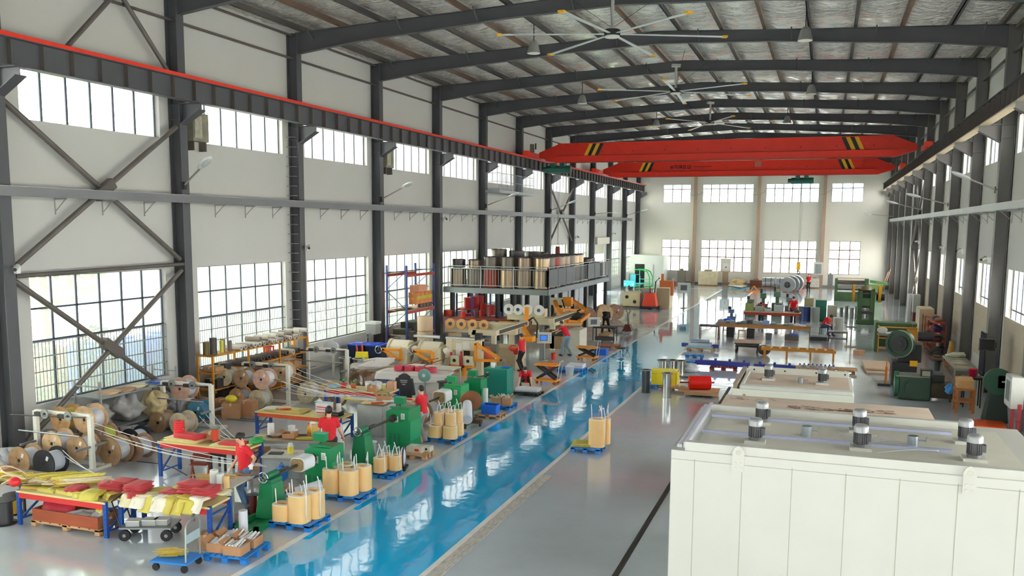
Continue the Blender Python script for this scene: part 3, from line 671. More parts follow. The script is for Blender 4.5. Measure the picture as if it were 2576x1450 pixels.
# --- green winding machine ---
def louvres(b, x0, y, z0, cols, rows, w_=.07, dz=.035, dx=.13, hh=.012):
    for c in range(cols):
        for r_ in range(rows): b.box((x0+c*dx, y, z0+r_*dz), (w_, .012, hh), rx=.5)
    return b
def headstock(loc, label, mt=green, w_=.64, d=.6, h=1.16, spindle=True, rod=1.35, roll=None, lab=2):
    t = T('winding_machine', label, 'machine', loc)
    P(t, 'cabinet', B().prism([(-d/2, 0), (d/2, 0), (d/2, h-.1), (.0, h), (-d/2, h-.06)], 'x', -w_/2, w_/2) if 0 else B().prism([(-w_/2, 0), (w_/2, 0), (w_/2, h), (-w_/2+.12, h-.02), (-w_/2, h-.08)], 'y', -d/2, d/2), mt, bev=.012)
    P(t, 'side_door', B().bb(w_/2-.001, w_/2+.025, -d/2+.04, d/2-.02, .28, h-.32), M('15976a', .35))
    b = louvres(B(), -w_/2+.13, -d/2-.003, .18, 3, 9); P(t, 'louvre', b, M('0c5c3b', .5))
    P(t, 'top_rail', B().bb(-w_/2+.1, w_/2-.02, -d/2+.05, -d/2+.09, h, h+.05), mt)
    c = P(t, 'control_box', B().bb(-.28, .02, -.02, .16, h+.06, h+.24).bb(-.15, -.11, .05, .09, h-.02, h+.07), mt, bev=.006)
    P(c, 'control_lid', B().bb(-.285, .025, -.025, .165, h+.235, h+.25), M('3aa37c', .4))
    for i in range(lab):
        x = -.02+i*.19; z = h-.28+i*.09
        l = P(t, 'notice_plate', B().bb(x-.055, x+.055, -d/2-.006, -d/2-.001, z-.08, z+.08), paperw, 'white printed notice')
        b = B()
        for k in range(4): b.bb(x-.04, x+.04-.02*(k % 2), -d/2-.008, -d/2-.006, z-.055+k*.03, z-.045+k*.03)
        P(l, 'print', b, M('555a58', .6))
    if spindle:
        P(t, 'chuck', B().cyl((-.1, -d/2-.12, h-.25), (-.1, -d/2, h-.25), .1, n=16).cyl((-.1, -d/2-.2, h-.25), (-.1, -d/2-.12, h-.25), .07, n=12), iron)
        P(t, 'spindle', B().bar((-.1, -d/2-.2, h-.25), (-.1, -d/2-rod, h-.25), .05), iron)
    if roll:
        y0 = -d/2-roll[0]; P(t, 'mandrel_coil', B().xf(Matrix.Identity(4)).prism([(x-.1, z+h-.25) for x, z in B().rr(roll[2], roll[2]*.85, .1)], 'y', y0-roll[1], y0), M('e9edf0', .5, 0, .05), 'white half-wound coil')
        P(t, 'mandrel_end', B().prism([(x*.86-.1, z*.86+h-.25) for x, z in B().rr(roll[2], roll[2]*.85, .1)], 'y', y0-roll[1]-.03, y0-roll[1]), M('9a8458', .7, 0, .3, 8))
    return t
def tailstock(loc, label, rz=0):
    t = T('tailstock', label, 'machine', loc, rz)
    P(t, 'base_plate', B().bb(-.3, .3, -.95, .3, 0, .04).bb(-.3, -.22, -.95, -.2, .03, .12).bb(.22, .3, -.95, -.2, .03, .12).bb(-.3, .3, -.95, -.87, .03, .12), M('1b7a4c', .45))
    P(t, 'pedestal', B().add([(-.24, -.26, .04), (.24, -.26, .04), (.24, .26, .04), (-.24, .26, .04), (-.15, -.18, .78), (.15, -.18, .78), (.15, .18, .78), (-.15, .18, .78)], [(0, 1, 5, 4), (1, 2, 6, 5), (2, 3, 7, 6), (3, 0, 4, 7), (4, 5, 6, 7), (3, 2, 1, 0)]), green, bev=.012)
    P(t, 'head', B().bb(-.13, .13, -.2, .2, .78, .86).cyl((0, -.16, .92), (0, .2, .92), .07, n=14), M('2c7f5c', .45, .2))
    P(t, 'handwheel', B().tube([(.11*cos(a), -.27, .92+.11*sin(a)) for a in [2*pi*i/16 for i in range(17)]], .014, 6).bar((-.1, -.27, .92), (.1, -.27, .92), .02).bar((0, -.27, .82), (0, -.27, 1.02), .02).cyl((0, -.28, .92), (0, -.16, .92), .025, n=8), chrome)
    P(t, 'centre_pin', B().cyl((0, .2, .92), (0, .62, .92), .03, .02, n=10), iron); return t
def sheets(mt, n, w_, d, loc, rz, label, group, hang=0., th=.006, cat='sheet', curl=0.):
    """n loose flat sheets lying on one another; hang lets the near end droop over the table edge"""
    b = B(); rn = random.Random(hash(label) % 999)
    rn = random.Random(sum(map(ord, label)))
    for i in range(n):
        i0 = len(b.v); a = rn.uniform(-.09, .09); dx, dy = rn.uniform(-.03, .03), rn.uniform(-.03, .03)
        def f(u, v_, i=i):
            y = (v_-.5)*d; z = i*th*1.6
            if hang and y < -d/2+hang: k = (-d/2+hang-y); y2 = -d/2+hang-k*.55; z -= k*.8*min(1, k/hang*2); y = y2
            return ((u-.5)*w_, y, z+curl*sin(pi*v_)+.004*sin(9*u+i))
        b.sheet(f, 4, 10, th); b.xf(Matrix.Translation((dx, dy, 0)) @ Matrix.Rotation(a, 4, 'Z'), i0)
    return X('insulation_sheet' if n < 3 else 'sheet_stack', label, cat, b, mt, loc, rz, group)
def blob(label, cat, loc, size, mt, seed=0, name='plastic_bag', group=None, rough=.35):
    """crumpled bag or sheeting"""
    b = B(); rn = random.Random(seed); nu, nv = 22, 13; ph = [rn.uniform(0, 6.28) for _ in range(12)]
    A = []
    for j in range(nv+1):
        t_ = pi*j/nv
        for i in range(nu):
            a = 2*pi*i/nu; k = 1+rough*(.4*sin(3*a+ph[0]+2*t_)+.3*sin(5*a+ph[1]-3*t_)+.3*sin(7*t_+ph[2]+2*a)+.25*sin(11*a+ph[3])*sin(4*t_))
            z = max(0, .5-.5*cos(t_)*(1)) if 0 else (.5-.5*cos(t_))
            A.append((cos(a)*abs(sin(t_))**.7*size[0]/2*k, sin(a)*abs(sin(t_))**.7*size[1]/2*k, z*size[2]*(1+.25*rough*sin(4*a+ph[4]))))
    b.add(A, [(j*nu+i, j*nu+(i+1) % nu, (j+1)*nu+(i+1) % nu, (j+1)*nu+i) for j in range(nv) for i in range(nu)], True)
    return X(name, label, cat, b, mt, loc, rnd.uniform(0, 3), group)
def spool(loc, r, h, fm, cm, label, rz=0, lay=False):
    t = T('wire_spool', label, 'spool', loc, rz); q = Matrix.Rotation(pi/2, 4, 'X') if lay else Matrix.Identity(4)
    P(t, 'core', B().cyl((0, 0, .02), (0, 0, h-.02), r*.66, n=20).xf(q), cm)
    P(t, 'flange', B().cyl((0, 0, 0), (0, 0, .02), r, n=24).xf(q), fm); P(t, 'flange', B().cyl((0, 0, h-.02), (0, 0, h), r, n=24).xf(q), fm); return t
def jar(kind, loc, label, sc_=1, col='eef0ee'):
    t = T({'roll': 'tape_roll', 'bottle': 'bottle', 'tub': 'tub', 'bucket': 'bucket'}[kind], label, {'roll': 'roll', 'bottle': 'bottle', 'tub': 'tub', 'bucket': 'bucket'}[kind], loc)
    mt = M(col, .4, 0, .05)
    if kind == 'roll': P(t, 'roll_body', B().pipe((0, 0, 0), (0, 0, .28*sc_), .075*sc_, .025*sc_, 18), mt)
    if kind == 'tub': P(t, 'tub_body', B().lathe((0, 0, 0), [(.001, 0), (.07*sc_, 0), (.08*sc_, .16*sc_), (.001, .16*sc_)], 18), mt); P(t, 'lid', B().cyl((0, 0, .16*sc_), (0, 0, .18*sc_), .084*sc_, n=18), whitep)
    if kind == 'bottle': P(t, 'bottle_body', B().lathe((0, 0, 0), [(.001, 0), (.045*sc_, 0), (.045*sc_, .14*sc_), (.016*sc_, .19*sc_), (.016*sc_, .22*sc_)], 14), mt); P(t, 'cap', B().cyl((0, 0, .22*sc_), (0, 0, .25*sc_), .018*sc_, n=10), redb)
    if kind == 'bucket':
        P(t, 'bucket_body', B().lathe((0, 0, 0), [(.001, 0), (.12*sc_, 0), (.15*sc_, .3*sc_), (.155*sc_, .3*sc_), (.14*sc_, .29*sc_), (.112*sc_, .02), (.001, .02)], 20), mt)
        P(t, 'handle', B().tube([(.15*sc_*cos(a), .02, .28*sc_-.13*sc_*sin(a)) for a in [pi*i/10 for i in range(11)]], .005, 5), steelg)
    return t
def arm_ik(a, c, l1, l2, pole):
    a, c, pole = V(a), V(c), V(pole); d = c-a; L = min(d.length, (l1+l2)*.999); d = d.normalized(); c = a+d*L
    x = (l1*l1-l2*l2+L*L)/(2*L); h = math.sqrt(max(0, l1*l1-x*x)); q = (pole-d*pole.dot(d)).normalized(); return a+d*x+q*h, c
skin = M('d9a585', .55, 0, .06, 8); hairm = M('17130f', .55, 0, .2, 30)
def person(label, loc, rz, pelvis=(0, 0, .92), chest=(0, .02, 1.36), head=(0, .05, 1.56), hands=((-.28, .1, .85), (.28, .1, .85)), feet=((-.1, 0, 0), (.1, 0, 0)), look=(0, 1, 0), shirt='d9202e', trousers='3a4a66', shoe='2a2a2c', S_=1., shorts=False, gloves=False, stripe=False, knee_pole=(0, 1, 0), elbow=(0, -1, -.3), hairlong=0, sleeve=.55, vox=.012):
    """local +y is the way the person faces"""
    t = T('person', label, 'person', loc, rz); p, c, hd = V(pelvis), V(chest), V(head); lk = V(look).normalized()
    spine = (c-p).normalized(); side = V((1, 0, 0)); side = (side-spine*side.dot(spine)).normalized()
    body, top, leg = B(), B(), B(); fwd = spine.cross(side)*-1; n = 12
    def limb(b, pts, rs): b.tube([V(q) for q in pts], rs, n); [b.sph(V(q), r_*.99, 10) for q, r_ in zip(pts, rs)]
    neck = c+(hd-c)*.32+spine*.02
    def torso(b, g, lo=0., hi=1.):
        N = 7; P_ = []; m_ = 18
        rw = [.155, .15, .14, .15, .165, .175, .11]; rd = [.12, .115, .105, .11, .12, .11, .07]
        for i in range(N+1):
            k = lo+(hi-lo)*i/N; q = p+(c-p)*1.06*k-spine*.04*(1-k); f_ = k*6; a_ = int(min(5, f_)); u = f_-a_; w_ = rw[a_]*(1-u)+rw[a_+1]*u+g; d_ = rd[a_]*(1-u)+rd[a_+1]*u+g
            P_.append([q+side*cos(2*pi*j/m_)*w_+fwd*sin(2*pi*j/m_)*d_ for j in range(m_)])
        b.add([v for r_ in P_ for v in r_], [(i*m_+j, i*m_+(j+1) % m_, (i+1)*m_+(j+1) % m_, (i+1)*m_+j) for i in range(N) for j in range(m_)]+[tuple(range(m_)), tuple(N*m_+j for j in reversed(range(m_)))], True)
    torso(body, 0); torso(top, .016, .02 if not stripe else 0)
    limb(body, [c, neck, hd-lk*.01], [.065, .055, .06])
    # head: skull, jaw, nose, ears
    hx = lk.cross(V((0, 0, 1))).normalized(); hz = hx.cross(lk)
    i0 = len(body.v); body.sph((0, 0, 0), (.076, .094, .112), 16).sph((0, .035, -.055), (.052, .055, .055), 12).sph((0, .092, -.012), (.011, .014, .02), 8)
    for s_ in (-1, 1): body.sph((s_*.078, -.005, -.01), (.012, .02, .03), 8)
    A = Matrix((hx, lk, hz)).transposed().to_4x4(); A.translation = hd+hz*.02-V((0, 0, .01)); body.xf(A, i0)
    hb = B().sph((0, -.014, .022), (.086, .1, .107), 16)
    hb.v = [v if not (v[1] > .045 and v[2] < .055) else (v[0], .045, v[2]) for v in hb.v]
    if hairlong: hb.sph((0, -.1, .01), (.045, .05, .05), 10)
    hb.xf(A); P(t, 'hair', hb, hairm)
    e = B()
    for s_ in (-1, 1): e.sph((s_*.03, .088, .008), (.011, .007, .007), 8)
    e.xf(A); P(t, 'eye', e, blk); mth = B().box((0, .089, -.05), (.04, .008, .007)); mth.xf(A); P(t, 'mouth', mth, M('a8554c', .5))
    glv = B()
    for s_, h in ((-1, hands[0]), (1, hands[1])):
        sh = c+side*s_*.17+spine*.0; el, hn = arm_ik(sh, V(h), .28, .25, elbow)
        limb(body, [sh, el, hn], [.048, .038, .026]); mid = sh+(el-sh)*sleeve*1.5 if sleeve < .66 else el
        limb(top, [c+side*s_*.1, sh, sh+(el-sh)*min(1, sleeve)], [.075, .066, .060])
        d = (hn-el).normalized(); px_ = d.cross(V((0, 0, 1))); px_ = px_.normalized() if px_.length > .1 else side; py_ = px_.cross(d)
        for hb_, g in ((body, 0),)+(((glv, .004),) if gloves else ()):
            hb_.tube([hn, hn+d*.03, hn+d*.085], [.026+g, .036+g, .036+g], 10)
            for f_ in range(4):
                o = hn+d*.08+px_*(f_-1.5)*.021; L = [.055, .066, .062, .048][f_]; hb_.tube([o, o+d*L*.55-py_*.008, o+d*L*.8-py_*.03, o+d*L*.85-py_*.05], [.0105+g, .010+g, .009+g, .007+g], 6)
            o = hn+d*.03-px_*s_*.034; hb_.tube([o, o+d*.035-px_*s_*.022, o+d*.06-px_*s_*.02-py_*.015], [.013+g, .011+g, .009+g], 6)
    for s_, f in ((-1, feet[0]), (1, feet[1])):
        hp = p+side*s_*.09-spine*.03; an = V(f)+V((0, -.03, .09)); kn, an = arm_ik(hp, an, .44, .43, V(knee_pole))
        limb(body, [hp, kn, an], [.085, .058, .04]); 
        if shorts: limb(leg, [hp, hp+(kn-hp)*1.0, kn+(an-kn)*.18], [.115, .088, .088])
        else: limb(leg, [hp, kn, an+V((0, 0, .0))], [.112, .078, .066])
        ft = B().sph(V(f)+V((0, .05, .045)), (.048, .14, .045), 12).cyl(V(f)+V((0, -.02, .04)), V(f)+V((0, -.02, .11)), .045, .042, n=12)
        P(t, 'shoe', ft, M(shoe, .6))
    leg.sph(p+spine*.02, (.165, .13, .13), 14)
    def rem(o, v):
        q = o.modifiers.new('join', 'REMESH'); q.mode = 'VOXEL'; q.voxel_size = v; q.use_smooth_shade = True
        q = o.modifiers.new('soft', 'SMOOTH'); q.factor = .5; q.iterations = 3; return o
    rem(P(t, 'body', body, skin), vox*.75); rem(P(t, 'shirt', top, M(shirt, .8, 0, .08, 12)), vox)
    rem(P(t, 'trousers', leg, M(trousers, .8, 0, .1, 10) if not stripe else M('b7b3ab', .8, 0, .45, 16, st=(3, 3, .25))), vox)
    b = B(); b.tube([c+spine*.05+side*.06*cos(a)+fwd*.055*sin(a)+V((0, 0, 0)) for a in [2*pi*i/12 for i in range(13)]], .012, 6); P(t, 'collar', b, M(shirt, .8))
    if gloves: rem(P(t, 'glove', glv, M('eceae4', .9), 'white work glove'), .007)
    t.scale = (S_,)*3; return t
# ---------- near tables with insulating sheets ----------
rack_table(2.3, .8, .70, 'rack_table', 'blue and red rack table under yellow sheets and strip bundles, nearest the window', (-14.0, 13.2, 0))
rack_table(2.05, .75, .76, 'rack_table', 'blue and red rack table piled with red and cream sheets, nearest the aisle', (-11.72, 13.42, 0), .08)
rack_table(2.5, .75, .86, 'rack_table', 'blue and red rack table behind the woman in red, red boards on top', (-13.7, 16.95, 0))
rack_table(2.85, .75, .66, 'rack_table', 'low blue and orange rack table in front of the man with his back turned', (-14.0, 21.45, 0), 0, 'e2cf8a', M('d8542c', .5))
rack_table(2.3, .8, .88, 'rack_table', 'blue and red rack table with potted plants and bags on it', (-13.7, 24.3, 0))
rack_table(2.6, .8, .80, 'rack_table', 'blue and red rack table covered by a white sheet beside the green fan', (-13.6, 27.9, 0), 0, 'ece8e2')
zA = .725
pal = {'y': (yelmat, 'yellow'), 'r': (redmat, 'red'), 'p': (palem, 'pale cream'), 'm': (M('c9b64a', .6, 0, .1, 3), 'mustard'), 'w': (M('f0ead6', .45, 0, .05), 'white')}
spec = [(-14.75, 13.05, .5, .34, .1, 'm', 3, .2), (-14.35, 13.0, .46, .34, -.1, 'y', 4, .16), (-14.2, 13.3, .75, .5, .3, 'p', 3, 0), (-13.75, 13.4, .8, .45, -.25, 'p', 4, 0), (-13.55, 12.98, .34, .36, .25, 'y', 5, .12), (-13.85, 13.1, .32, .3, .1, 'r', 8, 0), (-13.3, 12.95, .36, .42, .1, 'y', 6, .14),
        (-13.05, 12.92, .24, .56, -.35, 'm', 2, .4), (-13.15, 13.35, .5, .3, .25, 'r', 14, 0), (-12.98, 13.45, .42, .3, .1, 'r', 18, 0), (-14.95, 12.98, .5, .34, .12, 'm', 3, .18), (-14.5, 12.96, .45, .36, 0, 'y', 3, .2), (-14.05, 12.98, .4, .34, -.12, 'm', 3, .18), (-13.7, 12.96, .36, .38, .15, 'y', 3, .2)]
for i, (x, y, w_, d, rz, k, n, hg) in enumerate(spec): sheets(pal[k][0], n, w_, d, (x, y, zA+.012*(i if i < 10 else i-9)), rz, '%s insulating sheets on the table nearest the window, %s pile from the strip bundles' % (pal[k][1], ORD[i]), 'insulating sheets on the near tables', hg)
spec = [(-12.55, 13.35, .38, .42, .15, 'r', 22, 0), (-12.35, 13.15, .3, .3, .3, 'r', 12, .0), (-12.15, 13.5, .34, .62, -.6, 'y', 2, 0), (-12.1, 13.08, .36, .42, .2, 'p', 8, .2), (-11.85, 13.15, .36, .4, .05, 'w', 6, .22), (-11.75, 13.45, .5, .34, .15, 'r', 8, 0), (-11.55, 13.1, .34, .4, .1, 'w', 4, .2), (-11.5, 13.02, .3, .5, -.2, 'm', 5, .3), (-11.35, 13.5, .5, .32, .05, 'r', 26, 0), (-11.25, 13.15, .34, .42, -.15, 'y', 4, .2), (-10.98, 13.42, .42, .36, .1, 'r', 20, 0), (-10.95, 13.08, .3, .44, -.1, 'w', 6, .26), (-11.55, 13.62, .6, .2, .0, 'm', 4, 0), (-10.8, 13.6, .34, .3, .1, 'p', 4, 0)]
spec += [(-12.45, 13.02, .34, .42, .1, 'p', 3, .24), (-12.2, 12.98, .3, .4, .0, 'w', 3, .24), (-11.98, 12.99, .3, .5, -.1, 'y', 3, .3), (-11.7, 13.0, .34, .5, .1, 'w', 3, .28), (-11.3, 13.02, .3, .48, -.12, 'm', 4, .28), (-11.12, 13.04, .34, .46, .12, 'y', 3, .26)]
for i, (x, y, w_, d, rz, k, n, hg) in enumerate(spec): sheets(pal[k][0], n, w_, d, (x, y, zA+.065+.010*(i if i < 14 else i-10)), rz, '%s insulating sheets on the table nearest the aisle, %s pile from the window side' % (pal[k][1], ORD[i]), 'insulating sheets on the near tables', hg, curl=.05 if i == 2 else 0)
# strip bundles at the window end
cols = ['d9cf62', 'e9dca0', 'cdbb45', 'b79a74', 'e5e0c0', 'd8c84e', 'e8ddb0', 'c2a27a', 'e0d36a', 'd9b94a', 'efe4c4']
for i in range(11):
    b = B(); rn = random.Random(i)
    for k in range(16): a = rn.uniform(-.045, .045); b.box((rn.uniform(-.05, .05), rn.uniform(-.06, .06), .012+.016*(k//3)), (rn.uniform(.7, 1.0), .024, .014), rz=a)
    X('strip_bundle', '%s bundle of insulating strips on the near table, %s from the black spool' % ({0: 'yellow', 1: 'cream', 2: 'mustard', 3: 'brown'}[i % 4], ORD[i]), 'strip bundle', b, M(cols[i], .6, 0, .2, 14), (-15.0+.11*i, 13.18+.035*(i % 3)+.02*i, zA+.075+.05*(i % 3)), .55+.05*(i % 3), 'strip bundles on the near table')
b = B(); rn = random.Random(3)
for k in range(26): a = rn.uniform(-.5, .5); b.box((rn.uniform(-.15, .15), rn.uniform(-.12, .12), .01+.006*k), (rn.uniform(.5, .7), .03, .006), rz=a)
X('strip_bundle', 'loose heap of yellow strips at the edge beside the red rope ball', 'strip bundle', b, M('e0c62e', .6, 0, .2, 14), (-15.68, 13.09, 0.80), .3)
t = metal_table(1.0, .8, .72, 'dark low bench at the edge carrying rope and yellow strips', (-15.9, 13.6, 0), 0, '6d5a44', iron)
X('rope_ball', 'red ball of tape inside a pale rope coil by the strip bundles', 'rope', B().sph((0, 0, .1), (.13, .11, .1), 14), M('e02a2e', .5, 0, .15, 12, .3), (-15.14, 12.79, 0.80))
b = B()
for i in range(4): b.tube([(.2*cos(a)*(1+.15*i), .17*sin(a)+.02*i, .05+.05*i+.1*cos(a+i)) for a in [2*pi*k/20 for k in range(21)]], .013, 6)
X('rope_coil', 'pale loose rope coil on the bench at the edge', 'rope', b, M('ead9b0', .7), (-15.31, 12.87, 0.84))
spool((-15.45, 12.77, 0.00), .24, .5, blk, M('333437', .35, .1, .1, 40), 'black wire spool standing on the floor by the near bench')
spool((-15.82, 13.31, 0.00), .2, .42, blk, M('d9b02a', .5), 'black and yellow wire spool behind the black one by the near bench')
blob('crumpled white plastic bag on the floor at the foot of the nearest column', 'bag', (-18.87, 15.79, 0.00), (.8, .7, .5), plast, 3)
carton(.35, .35, .3, 'brown box at the edge below the white plastic bag', (-18.16, 15.04, 0.00), .2)
# crate under table A
t = pallet(1.75, .62, 'wooden pallet with a long plywood crate under the table nearest the window', (-13.95, 13.15, 0), 0, ply, h=.13)
t = T('plywood_crate', 'long open reddish plywood crate on the pallet under the near table', 'crate', (-13.95, 13.15, .13))
P(t, 'side_board', B().bb(-.84, .84, -.3, -.28, 0, .24), M('a3502f', .7, 0, .2, 2, st=(1, 6, 6))); P(t, 'side_board', B().bb(-.84, .84, .28, .3, 0, .24), plyd)
for s_ in (-1, 1): P(t, 'end_board', B().bb(s_*.83-.01, s_*.83+.01, -.28, .28, 0, .24), plyd)
P(t, 'floor_board', B().bb(-.82, .82, -.28, .28, 0, .02), ply)
sheets(M('b9243a', .5, 0, .1, 4), 2, .7, .45, (-14.35, 13.2, .30), .2, 'dark red sheets leaning in the plywood crate under the near table', 'sheets in the crate', curl=.22)
blob('clear crumpled plastic film lying in the plywood crate', 'plastic film', (-13.75, 13.12, .16), (.7, .4, .2), plast, 8, 'plastic_film'); blob('clear plastic bag at the aisle end of the plywood crate', 'bag', (-13.3, 13.14, .16), (.35, .34, .24), plast, 9)
# cart under table B
t = T('steel_cart', 'low grey push cart with black wheels under the table nearest the aisle', 'cart', (-12.15, 13.2, 0), .35)
P(t, 'bed', B().bb(-.5, .5, -.28, .28, .24, .27), steelg)
for sx in (-1, 1):
    for sy in (-1, 1): x, y = sx*.4, sy*.24; w0 = P(t, 'wheel', B().cyl((x, y-.03, .11), (x, y+.03, .11), .11, n=20), rubber); P(w0, 'wheel_hub', B().cyl((x, y-.035, .11), (x, y+.035, .11), .035, n=10), steelg)
P(t, 'push_handle', B().tube([(-.48, -.24, .27), (-.62, -.24, .78), (-.62, .24, .78), (-.48, .24, .27)], .016, 8), dark)
for i, (x, y) in enumerate(((-12.35, 13.0), (-12.1, 13.15), (-11.9, 13.25))):
    t = T('clear_tray', 'clear plastic tray of parts on the low push cart, %s from its handle' % ORD[i], 'tray', (x, y, .275), .35, 'trays on the cart'); P(t, 'tray_body', B().bb(-.13, .13, -.1, .1, 0, .1), M('c9cfca', .2, 0, .1, 6, alpha=.7)); P(t, 'tray_lid', B().bb(-.135, .135, -.105, .105, .1, .112), whitep)
# blue pallet with cartons
pallet(.86, .86, 'blue plastic pallet loaded with open cartons at the near aisle edge', (-9.98, 13.0, 0), .1)
for i, (x, y, rz) in enumerate(((-10.2, 12.8, .15), (-9.83, 12.78, .1), (-9.85, 13.2, .1), (-10.2, 13.18, .15))): carton(.36, .32, .17, 'open carton of white strips on the near blue pallet, %s corner' % ['window side front', 'aisle side front', 'aisle side rear', 'window side rear'][i], (x, y, .14), rz, True, group='open cartons', content=leadm)
t = T('paper_roll', 'tall white paper roll standing beside the carton pallet', 'roll', (-10.3, 13.62, 0)); P(t, 'roll_body', B().pipe((0, 0, 0), (0, 0, .62), .085, .02, 20), M('dfe3ea', .4, 0, .05)); 
carton(.3, .3, .28, 'brown carton on the floor under the end of the near sheet table', (-10.75, 13.15, 0), .3)
# hand truck
t = T('platform_truck', 'blue platform hand truck with a grey tube handle', 'hand truck', (-10.55, 12.15, 0), .12)
P(t, 'platform', B().bb(-.42, .3, -.28, .28, .15, .19), bluep, bev=.01)
P(t, 'handle', B().tube([(.25, -.22, .19), (.27, -.22, .8), (.27, -.17, .88), (.27, -.08, .92), (.27, .08, .92), (.27, .17, .88), (.27, .22, .8), (.25, .22, .19)], .016, 10), M('9aa79f', .35, .5)); P(t, 'handle_panel', B().bb(.26, .275, -.2, .2, .52, .68), M('a9bcc0', .4))
for sx in (-.34, .22):
    for sy in (-.22, .22): P(t, 'caster', B().cyl((sx, sy-.02, .065), (sx, sy+.02, .065), .065, n=14).bb(sx-.02, sx+.02, sy-.03, sy+.03, .1, .15), rubber)
b = B(); rn = random.Random(5)
for k in range(30): b.box((rn.uniform(-.13, .13), rn.uniform(-.1, .1), .005+.004*k), (.32, .03, .004), rz=.5+rn.uniform(-.12, .12))
X('strip_bundle', 'yellow strips lying on the blue platform hand truck', 'strip bundle', b, M('e2c75c', .6, 0, .2, 14), (-10.75, 12.15, .19))

# ---------- unwinding stands and cable drums ----------
fm = M('e9e8da', .45, .05, .06)
def stand(y, z_arm, label, x0=-18.5, x1=-16.75, h=1.4):
    t = T('unwinding_stand', label, 'wire stand', (0, y, 0))
    for x in (x0, x1): P(t, 'post', B().bb(x-.06, x+.06, -.05, .05, .05, h), fm, bev=.006); P(t, 'foot', B().bb(x-.07, x+.07, -.5, .6, 0, .08), fm)
    P(t, 'top_rail', B().bb(x0, x1, -.04, .04, h-.06, h+.03), fm, bev=.006); P(t, 'base_rail', B().bb(x0, x1, .3, .38, .04, .12), fm)
    P(t, 'guide_rod', B().cyl((x0-.7, -.14, h-.14), (x1, -.14, h-.02), .018, n=8), iron)
    for k, x in enumerate((x0+.45, x0+1.2)):
        w0 = P(t, 'guide_wheel', B().pipe((x, -.16, h-.03), (x, -.12, h-.03), .12, .09, 20).cyl((x, -.155, h-.03), (x, -.13, h-.03), .095, n=20), M('8f948f', .4, .4)); P(w0, 'wheel_hub', B().cyl((x, -.18, h-.03), (x, -.1, h-.03), .03, n=8), blk)
        P(t, 'tension_unit', B().bb(x-.32, x-.12, -.17, -.09, h-.1, h-.0), dark)
    P(t, 'drum_rack', B().cyl((x0-.2, -.35, z_arm), (x1+.0, -.35, z_arm), .02, n=6).bb(x0-.03, x0+.03, -.5, .5, z_arm-.35, z_arm-.3).bb(x1-.03, x1+.03, -.5, .5, z_arm-.35, z_arm-.3), steelg)
    return t
stand(16.35, .95, 'cream steel wire stand with guide wheels, nearest the camera'); stand(20.85, .95, 'cream steel wire stand with guide wheels, second from the camera'); stand(24.75, .95, 'cream steel wire stand beside the yellow shelf, third from the camera'); stand(28.7, .95, 'cream steel wire stand beyond the yellow shelf end', -18.5, -16.8)
b_w = M('2a2c30', .4, .1, .2, 12)
